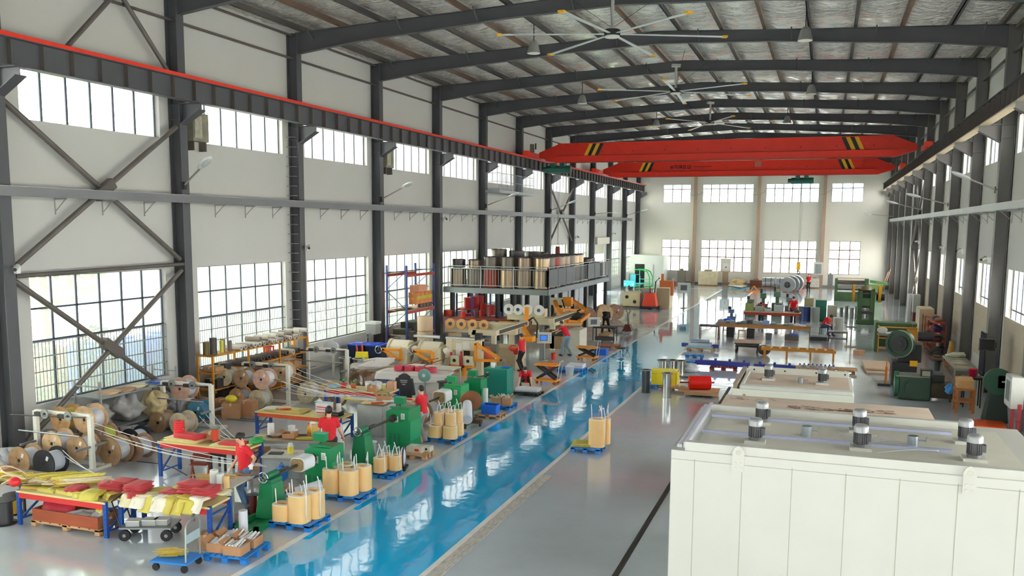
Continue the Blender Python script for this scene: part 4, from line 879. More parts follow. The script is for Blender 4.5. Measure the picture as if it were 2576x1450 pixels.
drums = [ # x, y, z, r, wood index, wire, stand phrase
 (-18.2, 15.75, .34, .34, 1, 'dfe6f2', 'reddish wooden drum on the floor under the nearest wire stand'), (-17.42, 15.75, .34, .34, -1, 'dfe6f2', 'black plastic drum with white wire under the nearest wire stand'),
 (-17.9, 16.45, .62, .32, 0, 'dfe3ea', 'tan wooden drum just behind the reddish drum of the nearest stand'), (-17.15, 16.5, .56, .33, 1, 'dfe3ea', 'stained brown drum between the posts of the nearest stand'),
 (-16.72, 17.1, .36, .36, 1, 'e2e6ea', 'big wooden drum standing on the aisle side of the nearest stand post'), (-16.5, 17.65, .33, .33, 3, 'e2e6ea', 'reddish wooden drum behind the big drum on the aisle side'),
 (-17.75, 17.35, 1.05, .36, 0, 'dfe3ea', 'tan drum on the upper tier behind the nearest stand, aisle side'), (-18.55, 17.35, 1.0, .34, 5, 'e8d060', 'orange tan drum on the upper tier behind the nearest stand, window side'),
 (-17.2, 18.3, .33, .33, -1, 'dfe6f2', 'black drum on the floor behind the nearest stand'), (-18.3, 18.3, .33, .33, 4, 'd8d860', 'pinkish drum with yellow wire behind the nearest stand'),
 (-18.1, 20.35, .31, .31, 1, 'c9b4a8', 'dirty brown drum under the second wire stand, window side'), (-17.35, 20.35, .33, .33, 2, 'd5c2b4', 'pale stained drum under the second wire stand, aisle side'),
 (-18.25, 21.5, 1.1, .36, 4, 'dfe3ea', 'pinkish drum on the upper tier behind the second wire stand'), (-17.75, 21.55, .4, .33, 6, '4a7c96', 'drum with a blue disc behind the second wire stand'), (-18.3, 22.2, .33, .33, 3, 'b08060', 'reddish wooden drum by the cartons behind the second stand'),
 (-18.72, 24.2, 1.0, .30, 2, 'd9dde6', 'pale drum on the upper tier of the third stand, nearest the shelf'), (-18.05, 24.2, 1.0, .30, 1, 'd9e6f0', 'brown stained drum on the upper tier of the third stand, middle'), (-17.3, 24.25, 1.0, .33, 4, 'e6eaee', 'pinkish drum on the upper tier of the third stand, aisle side'),
 (-18.3, 25.6, 1.0, .31, 1, 'd9dde6', 'brown drum behind the upper tier of the third stand, window side'), (-17.5, 25.65, 1.0, .33, 0, 'e6eaee', 'tan drum behind the upper tier of the third stand, aisle side'),
 (-18.25, 24.2, .33, .32, 5, 'c9d6ea', 'orange tan drum on the lower tier of the third stand, window side'), (-17.45, 24.2, .33, .32, 2, 'e6e8ea', 'pale drum with a yellow smear on the lower tier of the third stand'), (-18.4, 25.5, .33, .31, 1, 'd9dde6', 'brown drum behind the lower tier of the third stand'),
 (-16.5, 25.6, .34, .34, 2, 'e9ebee', 'stained drum on the floor beyond the third stand, first in the row'), (-15.9, 26.0, .34, .34, 0, 'e9ebee', 'tan drum on the floor beyond the third stand, second in the row'), (-15.2, 25.2, .30, .30, 1, 'eef0f0', 'brown drum on the floor behind the low orange rack table'), (-12.0, 23.6, .36, .36, 0, 'eef0f0', 'tan drum with loose white wire behind the grey cabinets'), (-11.5, 23.9, .36, .36, 1, 'eef0f0', 'brown drum with white wire just behind the tan drum by the cabinets')]
woods += [M('4d8fae', .5, 0, .2, 3)]
for x, y, z, r, k, wc, lb in drums:
    t = cable_drum(woods[k] if k >= 0 else b_w, wc, None, lb, (x, y, z), r)
    if 'yellow smear' in lb: P(t, 'smear', B().box((-.17, -.223, -.1), (.09, .003, .3), ry=-.5), M('e8b41c', .6), 'yellow smear')
# white wire strands running to the winding machines
def strand(p, q, sag, label, group):
    p, q = V(p), V(q); X('wire_strand', label, 'wire', B().tube([p.lerp(q, k/14)-V((0, 0, sag*4*(k/14)*(1-k/14))) for k in range(15)], .008, 5), M('f4f6f6', .4, 0, .02), group=group)
ends = [((-17.1, 16.6, 1.2), (-11.3, 15.6, .92)), ((-17.0, 16.7, .98), (-11.25, 15.6, .9)), ((-16.9, 16.9, .8), (-11.2, 15.62, .88)), ((-16.8, 17.1, .65), (-11.2, 15.66, .86)), ((-17.3, 16.0, .45), (-13.2, 14.0, .75)), ((-17.2, 15.9, .6), (-13.3, 13.9, .76))]
for i, (p, q) in enumerate(ends): strand(p, q, .12+.03*(i % 3), 'white wire strand from the nearest drums %s, %s from top' % ('to the woman in red' if i < 4 else 'to the near sheet table', ORD[i if i < 4 else i-4]), 'wire strands from the nearest drums')
for i in range(3): strand((-17.0+.1*i, 20.6+.1*i, .5+.1*i), (-12.9+.1*i, 16.9, .92), .1, 'white wire strand from the second stand over the red board table, %s of three' % ORD[i], 'wire strands from the second stand')
for i in range(7): strand((-17.0+.05*i, 24.5+.12*i, .6+.1*i), ((-13.4+.1*i, 23.0, .95) if i < 3 else (-10.9, 22.1, 1.0+.02*i)), .12+.02*(i % 3), 'white strand from the third stand %s, %s from below' % ('to the grey cabinet' if i < 3 else 'to the man in striped trousers', ORD[i if i < 3 else i-3]), 'wire strands from the third stand')
for i in range(4): strand((-18.2+.15*i, 25.0, 1.0), (-10.9, 22.0, 1.12), .2+.03*i, 'long white strand from the upper drums to the second green machine, %s in fan' % ORD[i], 'long wire strands')
# black cable on the floor
X('power_cable', 'black cable curving over the floor between the rack tables', 'cable', B().tube([(-17.04, 17.25, 0.00), (-16.60, 17.46, 0.00), (-15.72, 17.47, 0.00), (-15.04, 17.26, -0.00), (-14.36, 16.88, 0.00)], .015, 6), blk)
X('power_cable', 'black cable looping over the floor past the low orange rack table', 'cable', B().tube([(-16.87, 21.01, 0.00), (-16.13, 20.50, 0.00), (-15.50, 20.39, 0.00), (-15.17, 20.87, 0.00), (-15.08, 21.17, 0.00)], .018, 6), blk)

# grey steel rack under the nearest window, bags around it
t = T('steel_rack', 'grey slotted steel rack under the nearest window', 'rack', (-18.9, 20.0, 0)); gm = M('9da3a2', .45, .4, .15)
for x in (-.55, .35):
    for y in (-1.5, 1.5): P(t, 'upright', B().bb(x-.025, x+.025, y-.025, y+.025, 0, 1.75), gm)
for z in (.35, 1.25): P(t, 'shelf', B().bb(-.55, .35, -1.5, 1.5, z, z+.04), gm)
for y in (-1.5, 1.5): P(t, 'cross_bar', B().bar((-.55, y, 1.6), (.35, y, 1.6), .03).bar((-.55, y, 1.2), (.35, y, .5), .025), gm)
for i, (x, y, r) in enumerate(((-19.0, 19.2, .3), (-18.9, 19.7, .28), (-19.0, 20.3, .26))): X('wooden_disc', 'flat wooden disc on top of the grey rack, %s from the camera' % ORD[i], 'disc', B().cyl((0, 0, 0), (0, 0, .03), r, n=24).cyl((.05, .1, .03), (.05, .1, .05), r*.9, n=24), woods[i % 3], (x, y, 1.29), group='discs on the grey rack')
X('blue_folder', 'blue and white papers at the far end of the grey rack top', 'papers', B().bb(-.2, .2, -.25, .25, 0, .02).box((0, .05, .03), (.3, .5, .02), rz=.3), M('3f66c0', .5, 0, .4, 6), (-18.95, 21.1, 1.29))
bags = [((-19.1, 18.9, .39), (.7, .8, .6), 'grey'), ((-18.9, 19.8, .39), (.7, .8, .75), 'grey'), ((-18.6, 20.6, .39), (.7, .7, .7), 'tan'), ((-19.1, 21.1, .39), (.6, .6, .5), 'white'), ((-18.3, 19.3, 0), (.7, .7, .35), 'white'), ((-18.4, 20.6, 0), (.6, 1.0, .3), 'grey'), ((-17.9, 21.5, 0), (.4, .4, .3), 'white'), ((-19.0, 22.2, 0), (.7, .8, .8), 'white'), ((-19.3, 17.4, 0), (.5, .6, .55), 'grey'), ((-18.9, 15.6, 0), (.5, .5, .4), 'white')]
bc = {'grey': M('a9a9a6', .35, 0, .35, 4), 'tan': M('cdbb8c', .35, 0, .3, 4), 'white': M('d9dadb', .35, 0, .25, 4)}
for i, (p, s_, c_) in enumerate(bags): blob('%s crumpled plastic sack %s, %s from the camera' % (c_, 'on the grey rack shelf' if i < 4 else 'on the floor by the grey rack' if i < 7 else 'by the window wall', ORD[(0, 1, 2, 3, 0, 1, 2, 2, 1, 0)[i]]), 'sack', p, s_, bc[c_], i+20, 'plastic_sack', 'sacks around the grey rack', .5)
for i, (x, y, z, a) in enumerate(((-19.25, 17.9, 0, .3), (-18.0, 23.0, 0, .1), (-17.4, 22.6, 0, .5), (-17.2, 23.1, 0, .2))): carton(.55, .45, .5 if i else .35, 'brown carton %s' % ['by the nearest column under the window', 'large, against the yellow shelf end', 'behind the blue disc drum', 'with a torn top beside the second stand post'][i], (x, y, z), a)
X('yellow_tassel', 'bunch of yellow wire tails on the carton behind the second stand', 'wire', B().sph((0, 0, .12), (.2, .16, .12), 14), M('e6cf2a', .6, 0, .4, 30, .5), (-17.4, 22.6, .5))
X('floor_rail', 'thin steel rails on the floor beside the second wire stand', 'rail', B().bb(-17.9, -16.2, 18.95, 19.0, 0, .04).bb(-17.9, -16.2, 19.15, 19.2, 0, .04), steelg)
X('floor_rail', 'thin steel rails on the floor beside the third wire stand', 'rail', B().bb(-17.6, -15.9, 22.35, 22.4, 0, .04).bb(-17.6, -15.9, 22.55, 22.6, 0, .04), steelg)

# ---------- yellow shelf ----------
yl = M('c9861e', .5, .1, .12, 3)
t = T('steel_shelf', 'long yellow steel shelf with rolls under the second window', 'shelf', (-19.0, 26.2, 0))
for x in (-.3, .3):
    for y in (-2.8, -.9, .95, 2.8): P(t, 'upright', B().bb(x-.03, x+.03, y-.03, y+.03, 0, 1.78), yl)
for z in (.12, .62, 1.18, 1.74): P(t, 'shelf_board', B().bb(-.32, .32, -2.82, 2.82, z, z+.04), yl)
def tub(x, y, z, r, L, mt, label, up=False, group='rolls on the yellow shelf'):
    b = B(); b.pipe((0, 0, 0), (0, 0, L), r, r*.45, 14) if up else b.pipe((-L/2, 0, r), (L/2, 0, r), r, r*.45, 14)
    X('paper_roll', label, 'roll', b, mt, (x, y, z), rnd.uniform(-.08, .08), group)
rc = [('d2cdc4', 'pale'), ('b3aaa0', 'grey'), ('8e8277', 'brown grey'), ('c9c2b4', 'cream')]
for i in range(14): c_, n_ = rc[i % 4]; y = 24.9+.27*i; tub(-19.0, y, 1.78, .085, .62, M(c_, .6, 0, .1), '%s paper roll atop the yellow shelf, %s from the standing tubes' % (n_, ORD[i]))
for i in range(7): c_, n_ = rc[(i+2) % 4]; tub(-19.0, 26.0+.5*i, 1.95, .085, .6, M(c_, .6, 0, .1), '%s upper layer paper roll atop the yellow shelf, %s from the near end' % (n_, ORD[i]))
for i, (h, r, c_, n_) in enumerate(((.42, .1, '6a5a2c', 'olive'), (.55, .12, '4a4744', 'black'), (.3, .08, 'd9d9d4', 'white'), (.4, .07, 'd2cc52', 'yellow'), (.44, .09, '8c7f72', 'brown'), (.36, .08, '6b625c', 'grey'))): tub(-19.1+.12*(i % 2), 23.6+.21*i, 1.78, r, h, M(c_, .6), '%s tube standing upright at the near end of the yellow shelf' % n_, True, 'upright tubes on the yellow shelf')
for i in range(10): c_, n_ = [('3a3836', 'black'), ('4b4640', 'dark'), ('c9c4ba', 'pale')][i % 3 if i > 5 else i % 2]; tub(-19.0, 25.0+.38*i, 1.22, .1, .6, M(c_, .7, 0, .2), '%s roll on the second level of the yellow shelf, %s from the near end' % (n_, ORD[i]))
for i, (y, z, w_, h, c_, n_) in enumerate(((23.8, 1.22, .45, .16, 'a88a6a', 'brown'), (24.3, 1.22, .4, .2, '3b3a3c', 'black'), (23.9, .66, .5, .3, '2f3032', 'black'), (24.7, .66, .7, .34, '333336', 'black'), (25.8, .66, .6, .3, '3e3b38', 'dark'), (27.6, .66, .6, .3, '9a7c5c', 'brown'), (24.2, .16, .6, .36, '2c2c30', 'black'), (25.2, .16, .6, .3, '2f2f31', 'dark'), (28.3, .16, .6, .3, 'a5805c', 'brown'), (28.4, .66, .5, .3, 'b08a62', 'cardboard'))): carton(.5, w_, h, '%s box on the yellow shelf, %s level, %s along it' % (n_, {1.22: 'second', .66: 'third', .16: 'bottom'}[z], ORD[min(i, 9)]), (-19.0, y, z), 0, mt=M(c_, .75, 0, .15), group='boxes on the yellow shelf')
X('red_stool', 'red plastic stool on the second level of the yellow shelf', 'stool', B().bb(-.15, .15, -.15, .15, .2, .24).bb(-.14, -.1, -.14, -.1, 0, .2).bb(.1, .14, -.14, -.1, 0, .2).bb(-.14, -.1, .1, .14, 0, .2).bb(.1, .14, .1, .14, 0, .2), M('d83a3c', .5), (-19.0, 26.9, 1.42))
t = T('wall_cabinet', 'grey wall cabinet with a small notice at the end of the yellow shelf', 'cabinet', (-19.45, 29.35, 1.2)); P(t, 'cabinet_body', B().bb(-.2, .2, -.2, .2, 0, .85), M('8c8c86', .5)); P(t, 'notice', B().bb(-.1, .12, -.206, -.2, .2, .55), M('e9c8a8', .6), 'poster with a small picture')

# ---------- green winding machines ----------
headstock((-10.52, 16.9, 0), 'green winding machine with a white coil on its spindle, nearest the camera', w_=.66, d=.62, h=1.12, roll=(.2, .42, .36))
tailstock((-10.62, 15.0, 0), 'green tailstock on a base tray, nearest the camera')
headstock((-10.68, 21.2, 0), 'green winding machine with a bare square bar, second from the camera', w_=.68, d=.75, h=1.15)
tailstock((-10.85, 19.25, 0), 'green tailstock with a white cloth beside it, second from the camera', 0)
headstock((-11.0, 25.5, 0), 'lighter green winding machine with a big white roll, third from the camera', w_=.7, d=.7, h=1.02, roll=(.15, .5, .44), mt=M('23a05a', .4, .05, .08, 2))
headstock((-10.85, 26.9, 0), 'green cabinet machine between the third machine and the teal cabinet', w_=.6, d=.6, h=1.0, spindle=False, lab=0)
t = T('machine_cabinet', 'tall teal machine cabinet near the squatting man', 'machine', (-10.75, 28.85, 0)); P(t, 'cabinet_body', B().bb(-.45, .42, -.3, .4, 0, 1.05), teal, bev=.012); P(t, 'top_plate', B().bb(-.46, .43, -.31, .41, 1.05, 1.07), M('2e9a86', .4)); P(t, 'chuck', B().cyl((-.3, -.45, .85), (-.3, -.3, .85), .06, n=12).cyl((-.55, -.7, .8), (-.3, -.45, .85), .025, n=8), iron)
P(t, 'notice_plate', B().bb(-.34, -.28, -.306, -.3, .75, .95), M('c9d86a', .5)); jar('tub', (-10.95, 28.8, 1.07), 'white cap and cloth on top of the teal cabinet', 1.0)
X('blue_cloth', 'blue cloth lying on top of the teal cabinet', 'cloth', B().sph((0, 0, .03), (.2, .1, .04), 10), M('2a66b8', .7), (-10.5, 28.9, 1.07))
t = metal_table(1.0, .85, .8, 'small grey work table with tape rolls in front of the woman in red', (-11.59, 14.68, 0.80), .12, 'd0cfc2', shelf=.18)
t.location.z = 0
for i, (px_, n_, k, c_, s_) in enumerate((((-11.47, 14.28, 0.80), 'tall white roll', 'roll', 'e8ece8', 1.15), ((-11.28, 14.23, 0.80), 'clear white roll', 'roll', 'e3e9e6', 1.0), ((-11.14, 14.23, 0.80), 'cream yellow roll', 'roll', 'f2c98a', .85))): jar(k, px_, '%s standing on the small work table' % n_, s_, c_)
b = B(); rn = random.Random(4)
for k in range(22): b.box((rn.uniform(-.05, .25), rn.uniform(-.1, .1), .004*k), (.75, .012, .004), rz=.25+rn.uniform(-.16, .16))
X('strip_bundle', 'fan of thin tan strips hanging over the small work table edge', 'strip bundle', b, M('dcb25e', .6, 0, .2, 14), (-11.85, 14.57, 0.82), .2)
X('hand_tool', 'brown handled tool on the small work table', 'tool', B().sph((0, 0, .04), (.09, .06, .04), 10).cyl((.08, 0, .03), (.3, .1, .03), .015, n=8), M('a0724a', .6), (-11.46, 15.04, 0.80))
spool((-11.13, 15.07, 0.00), .13, .42, M('34404c', .4), M('7a2b26', .4, .1, .15, 30), 'black and copper red wire spool on the floor beside the tailstock')
# folding chair, boxes under table C
t = T('folding_chair', 'red brown folded metal chair leaning under the red board table', 'chair', (-13.76, 16.65, 0.00), .3); rc_ = M('8e3b28', .5, .2, .2, 4)
for s_ in (-.2, .2): P(t, 'leg', B().bar((s_, -.12, 0), (s_, .1, .62), .03).bar((s_, .14, 0), (s_, -.08, .6), .03), rc_)
P(t, 'seat', B().box((0, .0, .42), (.4, .3, .03)), rc_); P(t, 'back_rest', B().bb(-.2, .2, .08, .11, .5, .64), rc_)
metal_table(.5, .4, .45, 'small dark stool under the red board table', (-13.94, 17.68, 0.00), 0, '3a3a3c', dark, cat='stool', name='metal_stool')
# things on table C
sheets(M('f0e3a0', .6), 8, .9, .6, (-14.35, 16.95, .885), .05, 'cream yellow boards on the window end of the table behind the woman', 'boards on the table')
sheets(M('d9474a', .6), 12, .75, .3, (-14.2, 16.85, .96), -.1, 'red boards on top of the cream boards behind the woman', 'boards on the table')
sheets(M('f0e3a0', .6), 5, .9, .6, (-13.0, 16.95, .885), .1, 'cream boards at the aisle end of the table behind the woman', 'boards on the table'); sheets(M('e2474a', .6), 4, .6, .4, (-12.95, 16.85, .93), .15, 'bright red sheets by the woman on the table behind her', 'boards on the table')
t = T('tape_roll_stack', 'stack of red tape rolls tied with white string on the board table', 'tape rolls', (-14.6, 16.95, 1.13-.1))
for i in range(6): P(t, 'tape_roll', B().pipe((0, 0, i*.05), (0, 0, i*.05+.045), .13, .05, 18), M('e0262e', .5)); 
P(t, 'string', B().tube([(-.13, 0, .05), (-.135, 0, .2), (0, -.14, .25), (.14, 0, .1)], .005, 4), whitep)
spool((-13.55, 16.95, .9), .12, .34, M('54606a', .4), M('c8462a', .4, .1, .15, 30), 'orange red wire spool standing on the board table')
carton(.3, .25, .2, 'small brown box behind the orange spool', (-13.8, 17.15, .9), .2)
# table D contents
sheets(M('e8d27a', .6), 6, 1.3, .5, (-14.6, 21.45, .69), .05, 'yellow strips of board on the low orange rack table', 'boards on the low table'); sheets(M('e9e6dc', .6), 3, .4, .3, (-15.0, 21.3, .75), .2, 'white papers at the window end of the low orange rack table', 'boards on the low table'); sheets(M('d8402c', .6), 3, .3, .2, (-14.55, 21.3, .76), .5, 'small red sheets on the low orange rack table', 'boards on the low table')
for i, z in enumerate((.69, .85)): t = T('plastic_tub', 'white and red plastic tub on the low rack table, %s' % ['lower one', 'upper one'][i], 'tub', (-13.35, 21.5, z)); P(t, 'tub_body', B().bb(-.2, .2, -.15, .15, 0, .13), M('e9e6e6', .4)); P(t, 'lid', B().bb(-.21, .21, -.16, .16, .13, .155), M('d98a8a' if i == 0 else 'dfe8f2', .4)); P(t, 'print', B().bb(-.17, .17, -.152, -.15, .03, .06), M('d02a34', .5), 'red printed band')
t = T('wire_tray', 'black wire tray on the low orange rack table', 'tray', (-12.9, 21.3, .69)); P(t, 'tray_frame', B().bb(-.22, .22, -.14, .14, .02, .05).bb(-.22, -.2, -.14, .14, .02, .14).bb(.2, .22, -.14, .14, .02, .14).bb(-.22, .22, -.14, -.13, .1, .14), dark)
jar('roll', (-13.0, 21.7, .68), 'white tape roll on the low orange rack table', 1.0, 'eceae4')
# workbench behind the first machine with clutter
t = metal_table(1.9, .7, .72, 'cluttered bench behind the white spindle coil, boxes under it', (-12.55, 18.6, 0), .35, 'b9a890', shelf=.15)
t = metal_table(.95, .7, .72, 'pale desk with a yellow oil jar beside the first green machine', (-11.75, 17.2, 0), .25, 'dedbd0', front=1)
t = T('oil_jar', 'glass jar of yellow oil on the pale desk', 'jar', (-11.65, 17.25, .73)); P(t, 'jar_body', B().cyl((0, 0, 0), (0, 0, .16), .075, n=16), M('e8d44a', .15, 0, .05)); P(t, 'jar_neck', B().cyl((0, 0, .16), (0, 0, .24), .06, .05, n=16), M('dfe4dc', .2)); P(t, 'plate', B().cyl((0, 0, -.005), (0, 0, .005), .14, n=20), paperw)
X('black_tray', 'flat black tray on the pale desk', 'tray', B().bb(-.16, .16, -.1, .1, 0, .02), blk, (-11.95, 17.1, .72), .3)
t = T('blue_bag', 'blue plastic bag hanging under the pale desk', 'bag', (-11.6, 16.8, .18)); P(t, 'bag_body', B().sph((0, 0, .18), (.16, .1, .19), 14), M('1f78d8', .4, 0, .2, 8)); P(t, 'bag_handle', B().tube([(-.07, 0, .33), (0, 0, .45), (.07, 0, .33)], .008, 5), M('1f78d8', .4))
rn = random.Random(12); its = [('roll', 'e8e8e4', 'white standing roll'), ('tub', 'eef0f0', 'white tub with plastic bag'), ('bottle', 'f2a81e', 'orange yellow bottle'), ('tub', 'c8a070', 'brown round tub'), ('roll', 'd8b46a', 'tan roll')]
for i, ((k, c_, n_), (x, y)) in enumerate(zip(its, ((-13.1, 18.55), (-12.75, 18.95), (-12.3, 19.05), (-12.45, 18.6), (-12.0, 18.85)))): jar(k, (x, y, .72), '%s on the cluttered bench' % n_, 1.15, c_)
for i in range(9): sheets([M('d9c890', .6), M('5a4a3c', .7), M('b98a5a', .7), M('8a7660', .7)][i % 4], 2+i % 3, rn.uniform(.15, .4), rn.uniform(.08, .2), (-13.2+.17*i, 18.35+.07*i, .73+.01*(i % 3)), rn.uniform(-.6, .6), '%s offcut pieces on the cluttered bench, %s from the window end' % (['yellowish', 'dark', 'brown', 'grey brown'][i % 4], ORD[i]), 'offcuts on the bench', cat='offcuts')
carton(.32, .26, .12, 'shallow brown carton on the cluttered bench', (-12.5, 18.5, .74), .2, True)
sheets(yelmat, 4, .5, .22, (-12.0, 18.5, .75), .3, 'mustard yellow strips at the aisle end of the cluttered bench', 'offcuts on the bench')
for i, (x, y, w_, h) in enumerate(((-13.15, 18.1, .45, .5), (-12.6, 18.25, .4, .45), (-12.15, 18.4, .35, .4))): carton(w_, .4, h, 'brown carton under the cluttered bench, %s from the window side' % ORD[i], (x, y, .0), .3, group='cartons under the bench')
blob('green and white plastic sack on the table corner behind the woman', 'bag', (-12.55, 17.2, .89), (.4, .3, .14), M('2fae5a', .4, 0, .5, 5), 44, 'plastic_sack')
blob('white cloth hanging beside the second tailstock', 'cloth', (-11.3, 18.9, .1), (.22, .2, .95), M('e6e8ee', .8, 0, .1), 47, 'cloth')
# grey cabinets with tools
for i, (x, y, w_, d, h) in enumerate(((-12.15, 22.4, .85, .8, .9), (-11.65, 20.9+.9, .0, 0, 0), (-11.75, 23.4, .8, .6, .85))):
    if w_ == 0: continue
    t = T('steel_cabinet', 'pale grey steel cabinet with boards and strips on top, %s one' % ('nearer' if i == 0 else 'farther'), 'cabinet', (x, y, 0)); P(t, 'cabinet_body', B().bb(-w_/2, w_/2, -d/2, d/2, 0, h), M('a9aca8', .45, .2, .1), bev=.01); P(t, 'door', B().bb(-w_/2+.03, w_/2-.03, -d/2-.012, -d/2, .06, h-.05), M('b3b6b1', .45, .2))
    sheets(M('e2c98a', .6), 5, w_*.8, .3, (x, y-.1, h+.01), .2, 'tan boards on the %s grey cabinet' % ('nearer' if i == 0 else 'farther'), 'boards on cabinets'); sheets(M('d83a2c', .6), 3, .35, .16, (x+.15, y-.2, h+.05), .5, 'red pieces on the %s grey cabinet' % ('nearer' if i == 0 else 'farther'), 'boards on cabinets')
carton(.4, .3, .14, 'open brown carton on the nearer grey cabinet', (-12.0, 22.6, .98), .2, True)
for i in range(3): jar('roll', (-12.3+.16*i, 22.75, .9), 'white roll on the nearer grey cabinet, %s' % ORD[i], .7)
# floor items between machines
t = T('instrument', 'cream measuring instrument on a wooden pallet beside the second machine', 'instrument', (-9.95, 20.5, .14)); P(t, 'case', B().bb(-.22, .22, -.16, .16, 0, .15), M('d6d2bc', .5)); P(t, 'dial', B().bb(.02, .14, -.166, -.16, .04, .1), M('c8302a', .5)); P(t, 'leaflet', B().bb(-.18, .0, -.1, .1, .15, .16), paperw)
pallet(.8, .6, 'small wooden pallet with measuring instruments by the aisle line', (-9.95, 20.45, 0), .1, ply)
t = T('instrument', 'smaller cream instrument at the aisle end of the wooden pallet', 'instrument', (-9.68, 20.65, .14)); P(t, 'case', B().bb(-.1, .1, -.12, .12, 0, .13), M('d9d6c6', .5)); P(t, 'knob', B().cyl((0, -.14, .07), (0, -.12, .07), .03, n=10), blk)
jar('bucket', (-11.2, 20.3, 0), 'white bucket under the second machine spindle', 1.1); jar('bucket', (-11.15, 19.95, 0), 'white paint bucket with a red label by the second tailstock', .9)
b = B(); rn = random.Random(6)
for i in range(26): x, y = rn.uniform(-.35, .35), rn.uniform(-.25, .25); b.tube([(x, y, .02), (x+.08, y+.05, .25), (x+rn.uniform(-.2, .2), y+.1, .12+rn.random()*.2), (x+.2, y-.1, .03)], .006, 4)
X('wire_tangle', 'tangle of thin wires on the floor beside the second tailstock', 'wire', b, M('c9ccc8', .4, .3), (-10.35, 19.6, 0), kind='stuff')
t = T('round_stool', 'white and purple oval stool lying by the aisle line', 'stool', (-9.75, 19.3, .02), .3); P(t, 'cushion', B().sph((0, 0, .28), (.07, .2, .25), 18), M('e9e8ec', .5)); P(t, 'rim', B().tube([(.03, .2*cos(a), .28+.25*sin(a)) for a in [2*pi*i/20 for i in range(21)]], .02, 6), M('55405a', .5)); P(t, 'stool_base', B().bb(-.08, .1, -.25, .25, -.02, .03), dark)
t = T('white_roll', 'white film roll leaning on the pallet of the nearest coils', 'roll', (-10.2, 15.75, .38), -.9); P(t, 'roll_body', B().cyl((0, -.28, 0), (0, .28, .12), .12, n=20), M('dfe4ec', .35, 0, .05)); P(t, 'roll_core', B().cyl((0, -.30, -.01), (0, -.28, 0), .06, n=14), card)
carton(.45, .35, .25, 'brown carton with small parts under the nearest spindle', (-10.75, 15.75, 0), .1, True, content=M('4a56a0', .5)); carton(.4, .35, .22, 'brown carton beside the nearest spindle end', (-11.05, 16.2, 0), .3)

# ---------- finished coils on pallets ----------
pallet(.95, .8, 'blue plastic pallet of finished coils, nearest one at the aisle edge', (-9.85, 14.85, 0), 0); pallet(.95, .8, 'blue plastic pallet of tall coils in front of the nearest winding machine', (-9.83, 16.85-.05, 0), 0); pallet(.5, .6, 'small blue pallet with four little coils beside the second tailstock', (-9.8, 18.6, 0), 0); pallet(.9, .95, 'blue plastic pallet of double stacked coils by the man in striped trousers', (-9.93, 22.45, 0), 0)
def coils(pts, kind, where, grp, z=.14):
    for i, (x, y, rz, *s_) in enumerate(pts): coil(s_[0] if s_ else kind, x, y, z, rz, 'cream coil with white leads %s, %s from the front corner' % (where, ORD[i]), grp)
coils([(-9.72, 14.66, 0), (-10.1, 14.64, .1, 'low'), (-9.62, 15.02, 0), (-10.05, 15.05, 0, 'low')], 'big', 'on the nearest coil pallet', 'coils on the nearest pallet')
coils([(-9.72, 16.6, 0), (-10.14, 16.6, 0), (-9.62, 17.02, 0), (-10.05, 17.03, 0)], 'mid', 'before the nearest green machine', 'coils before the nearest machine')
coils([(-9.92, 18.42, 0), (-9.66, 18.72, 0), (-9.94, 18.74, 0)], 'small', 'on the small pallet', 'little coils')
coils([(-10.15, 22.15, 0, 'low'), (-9.7, 22.15, 0, 'low'), (-10.15, 22.6, 0, 'low'), (-9.7, 22.6, 0, 'low')], 'low', 'in the lower stacked layer', 'lower stacked coils')
coils([(-10.05, 22.2, 0), (-9.72, 22.22, 0), (-10.0, 22.6, 0), (-9.68, 22.62, 0)], 'small', 'in the upper stacked layer', 'upper stacked coils', .49)
pallet(.8, .75, 'blue pallet at the far edge of the aisle with one tall coil pair', (-5.85, 22.75, 0), 0)
coil('big', -5.62, 22.75, .14, 0, 'tall cream coil with white leads on the lone pallet across the aisle', 'coils across the aisle').scale = (1.05, 1.0, 1.35)
coil('mid', -5.5, 23.12, .14, 0, 'second cream coil behind the tall one across the aisle', 'coils across the aisle').scale = (.8, .8, 1.3)
sheets(M('c8bf5e', .6), 6, .5, .6, (-6.05, 22.8, .145), .1, 'mustard yellow sheets on the lone pallet across the aisle', 'sheets across the aisle')
# beyond the second machine
t = T('reel_trolley', 'dark trolley carrying a brown reel and a tilted white roll', 'trolley', (-9.95, 24.3, 0)); P(t, 'trolley_frame', B().bb(-.35, .35, -.08, .08, .1, .2).bb(-.05, .05, -.5, .5, .1, .18), M('4a3428', .6)); 
for sx, sy in ((-.3, 0), (.3, 0), (0, -.45), (0, .45)): P(t, 'caster', B().cyl((sx-.02, sy, .06), (sx+.02, sy, .06), .06, n=12), rubber)
P(t, 'reel_post', B().bb(-.06, .06, -.05, .05, .2, .75), M('5a3a28', .6)); P(t, 'reel_flange', B().cyl((-.02, .04, .75), (-.05, .1, .77), .34, n=24), M('8e5a38', .6, 0, .2)); P(t, 'white_roll', B().cyl((-.1, -.05, .7), (.15, -.7, .35), .14, .17, n=18), M('e2e8ee', .4))
t = T('blue_crate', 'blue plastic crate on a wooden pallet by the aisle line', 'crate', (-9.85, 25.7, .12)); P(t, 'crate_body', B().add([(x*k, y*k, z) for z, k in ((0, .92), (.28, 1)) for x, y in ((-.26, -.19), (.26, -.19), (.26, .19), (-.26, .19))], [(0, 1, 5, 4), (1, 2, 6, 5), (2, 3, 7, 6), (3, 0, 4, 7), (3, 2, 1, 0)]), M('1766d8', .45)); P(t, 'crate_rim', B().bb(-.28, .28, -.21, -.18, .26, .3).bb(-.28, .28, .18, .21, .26, .3).bb(-.28, -.25, -.18, .18, .26, .3).bb(.25, .28, -.18, .18, .26, .3), M('1f72e0', .45))
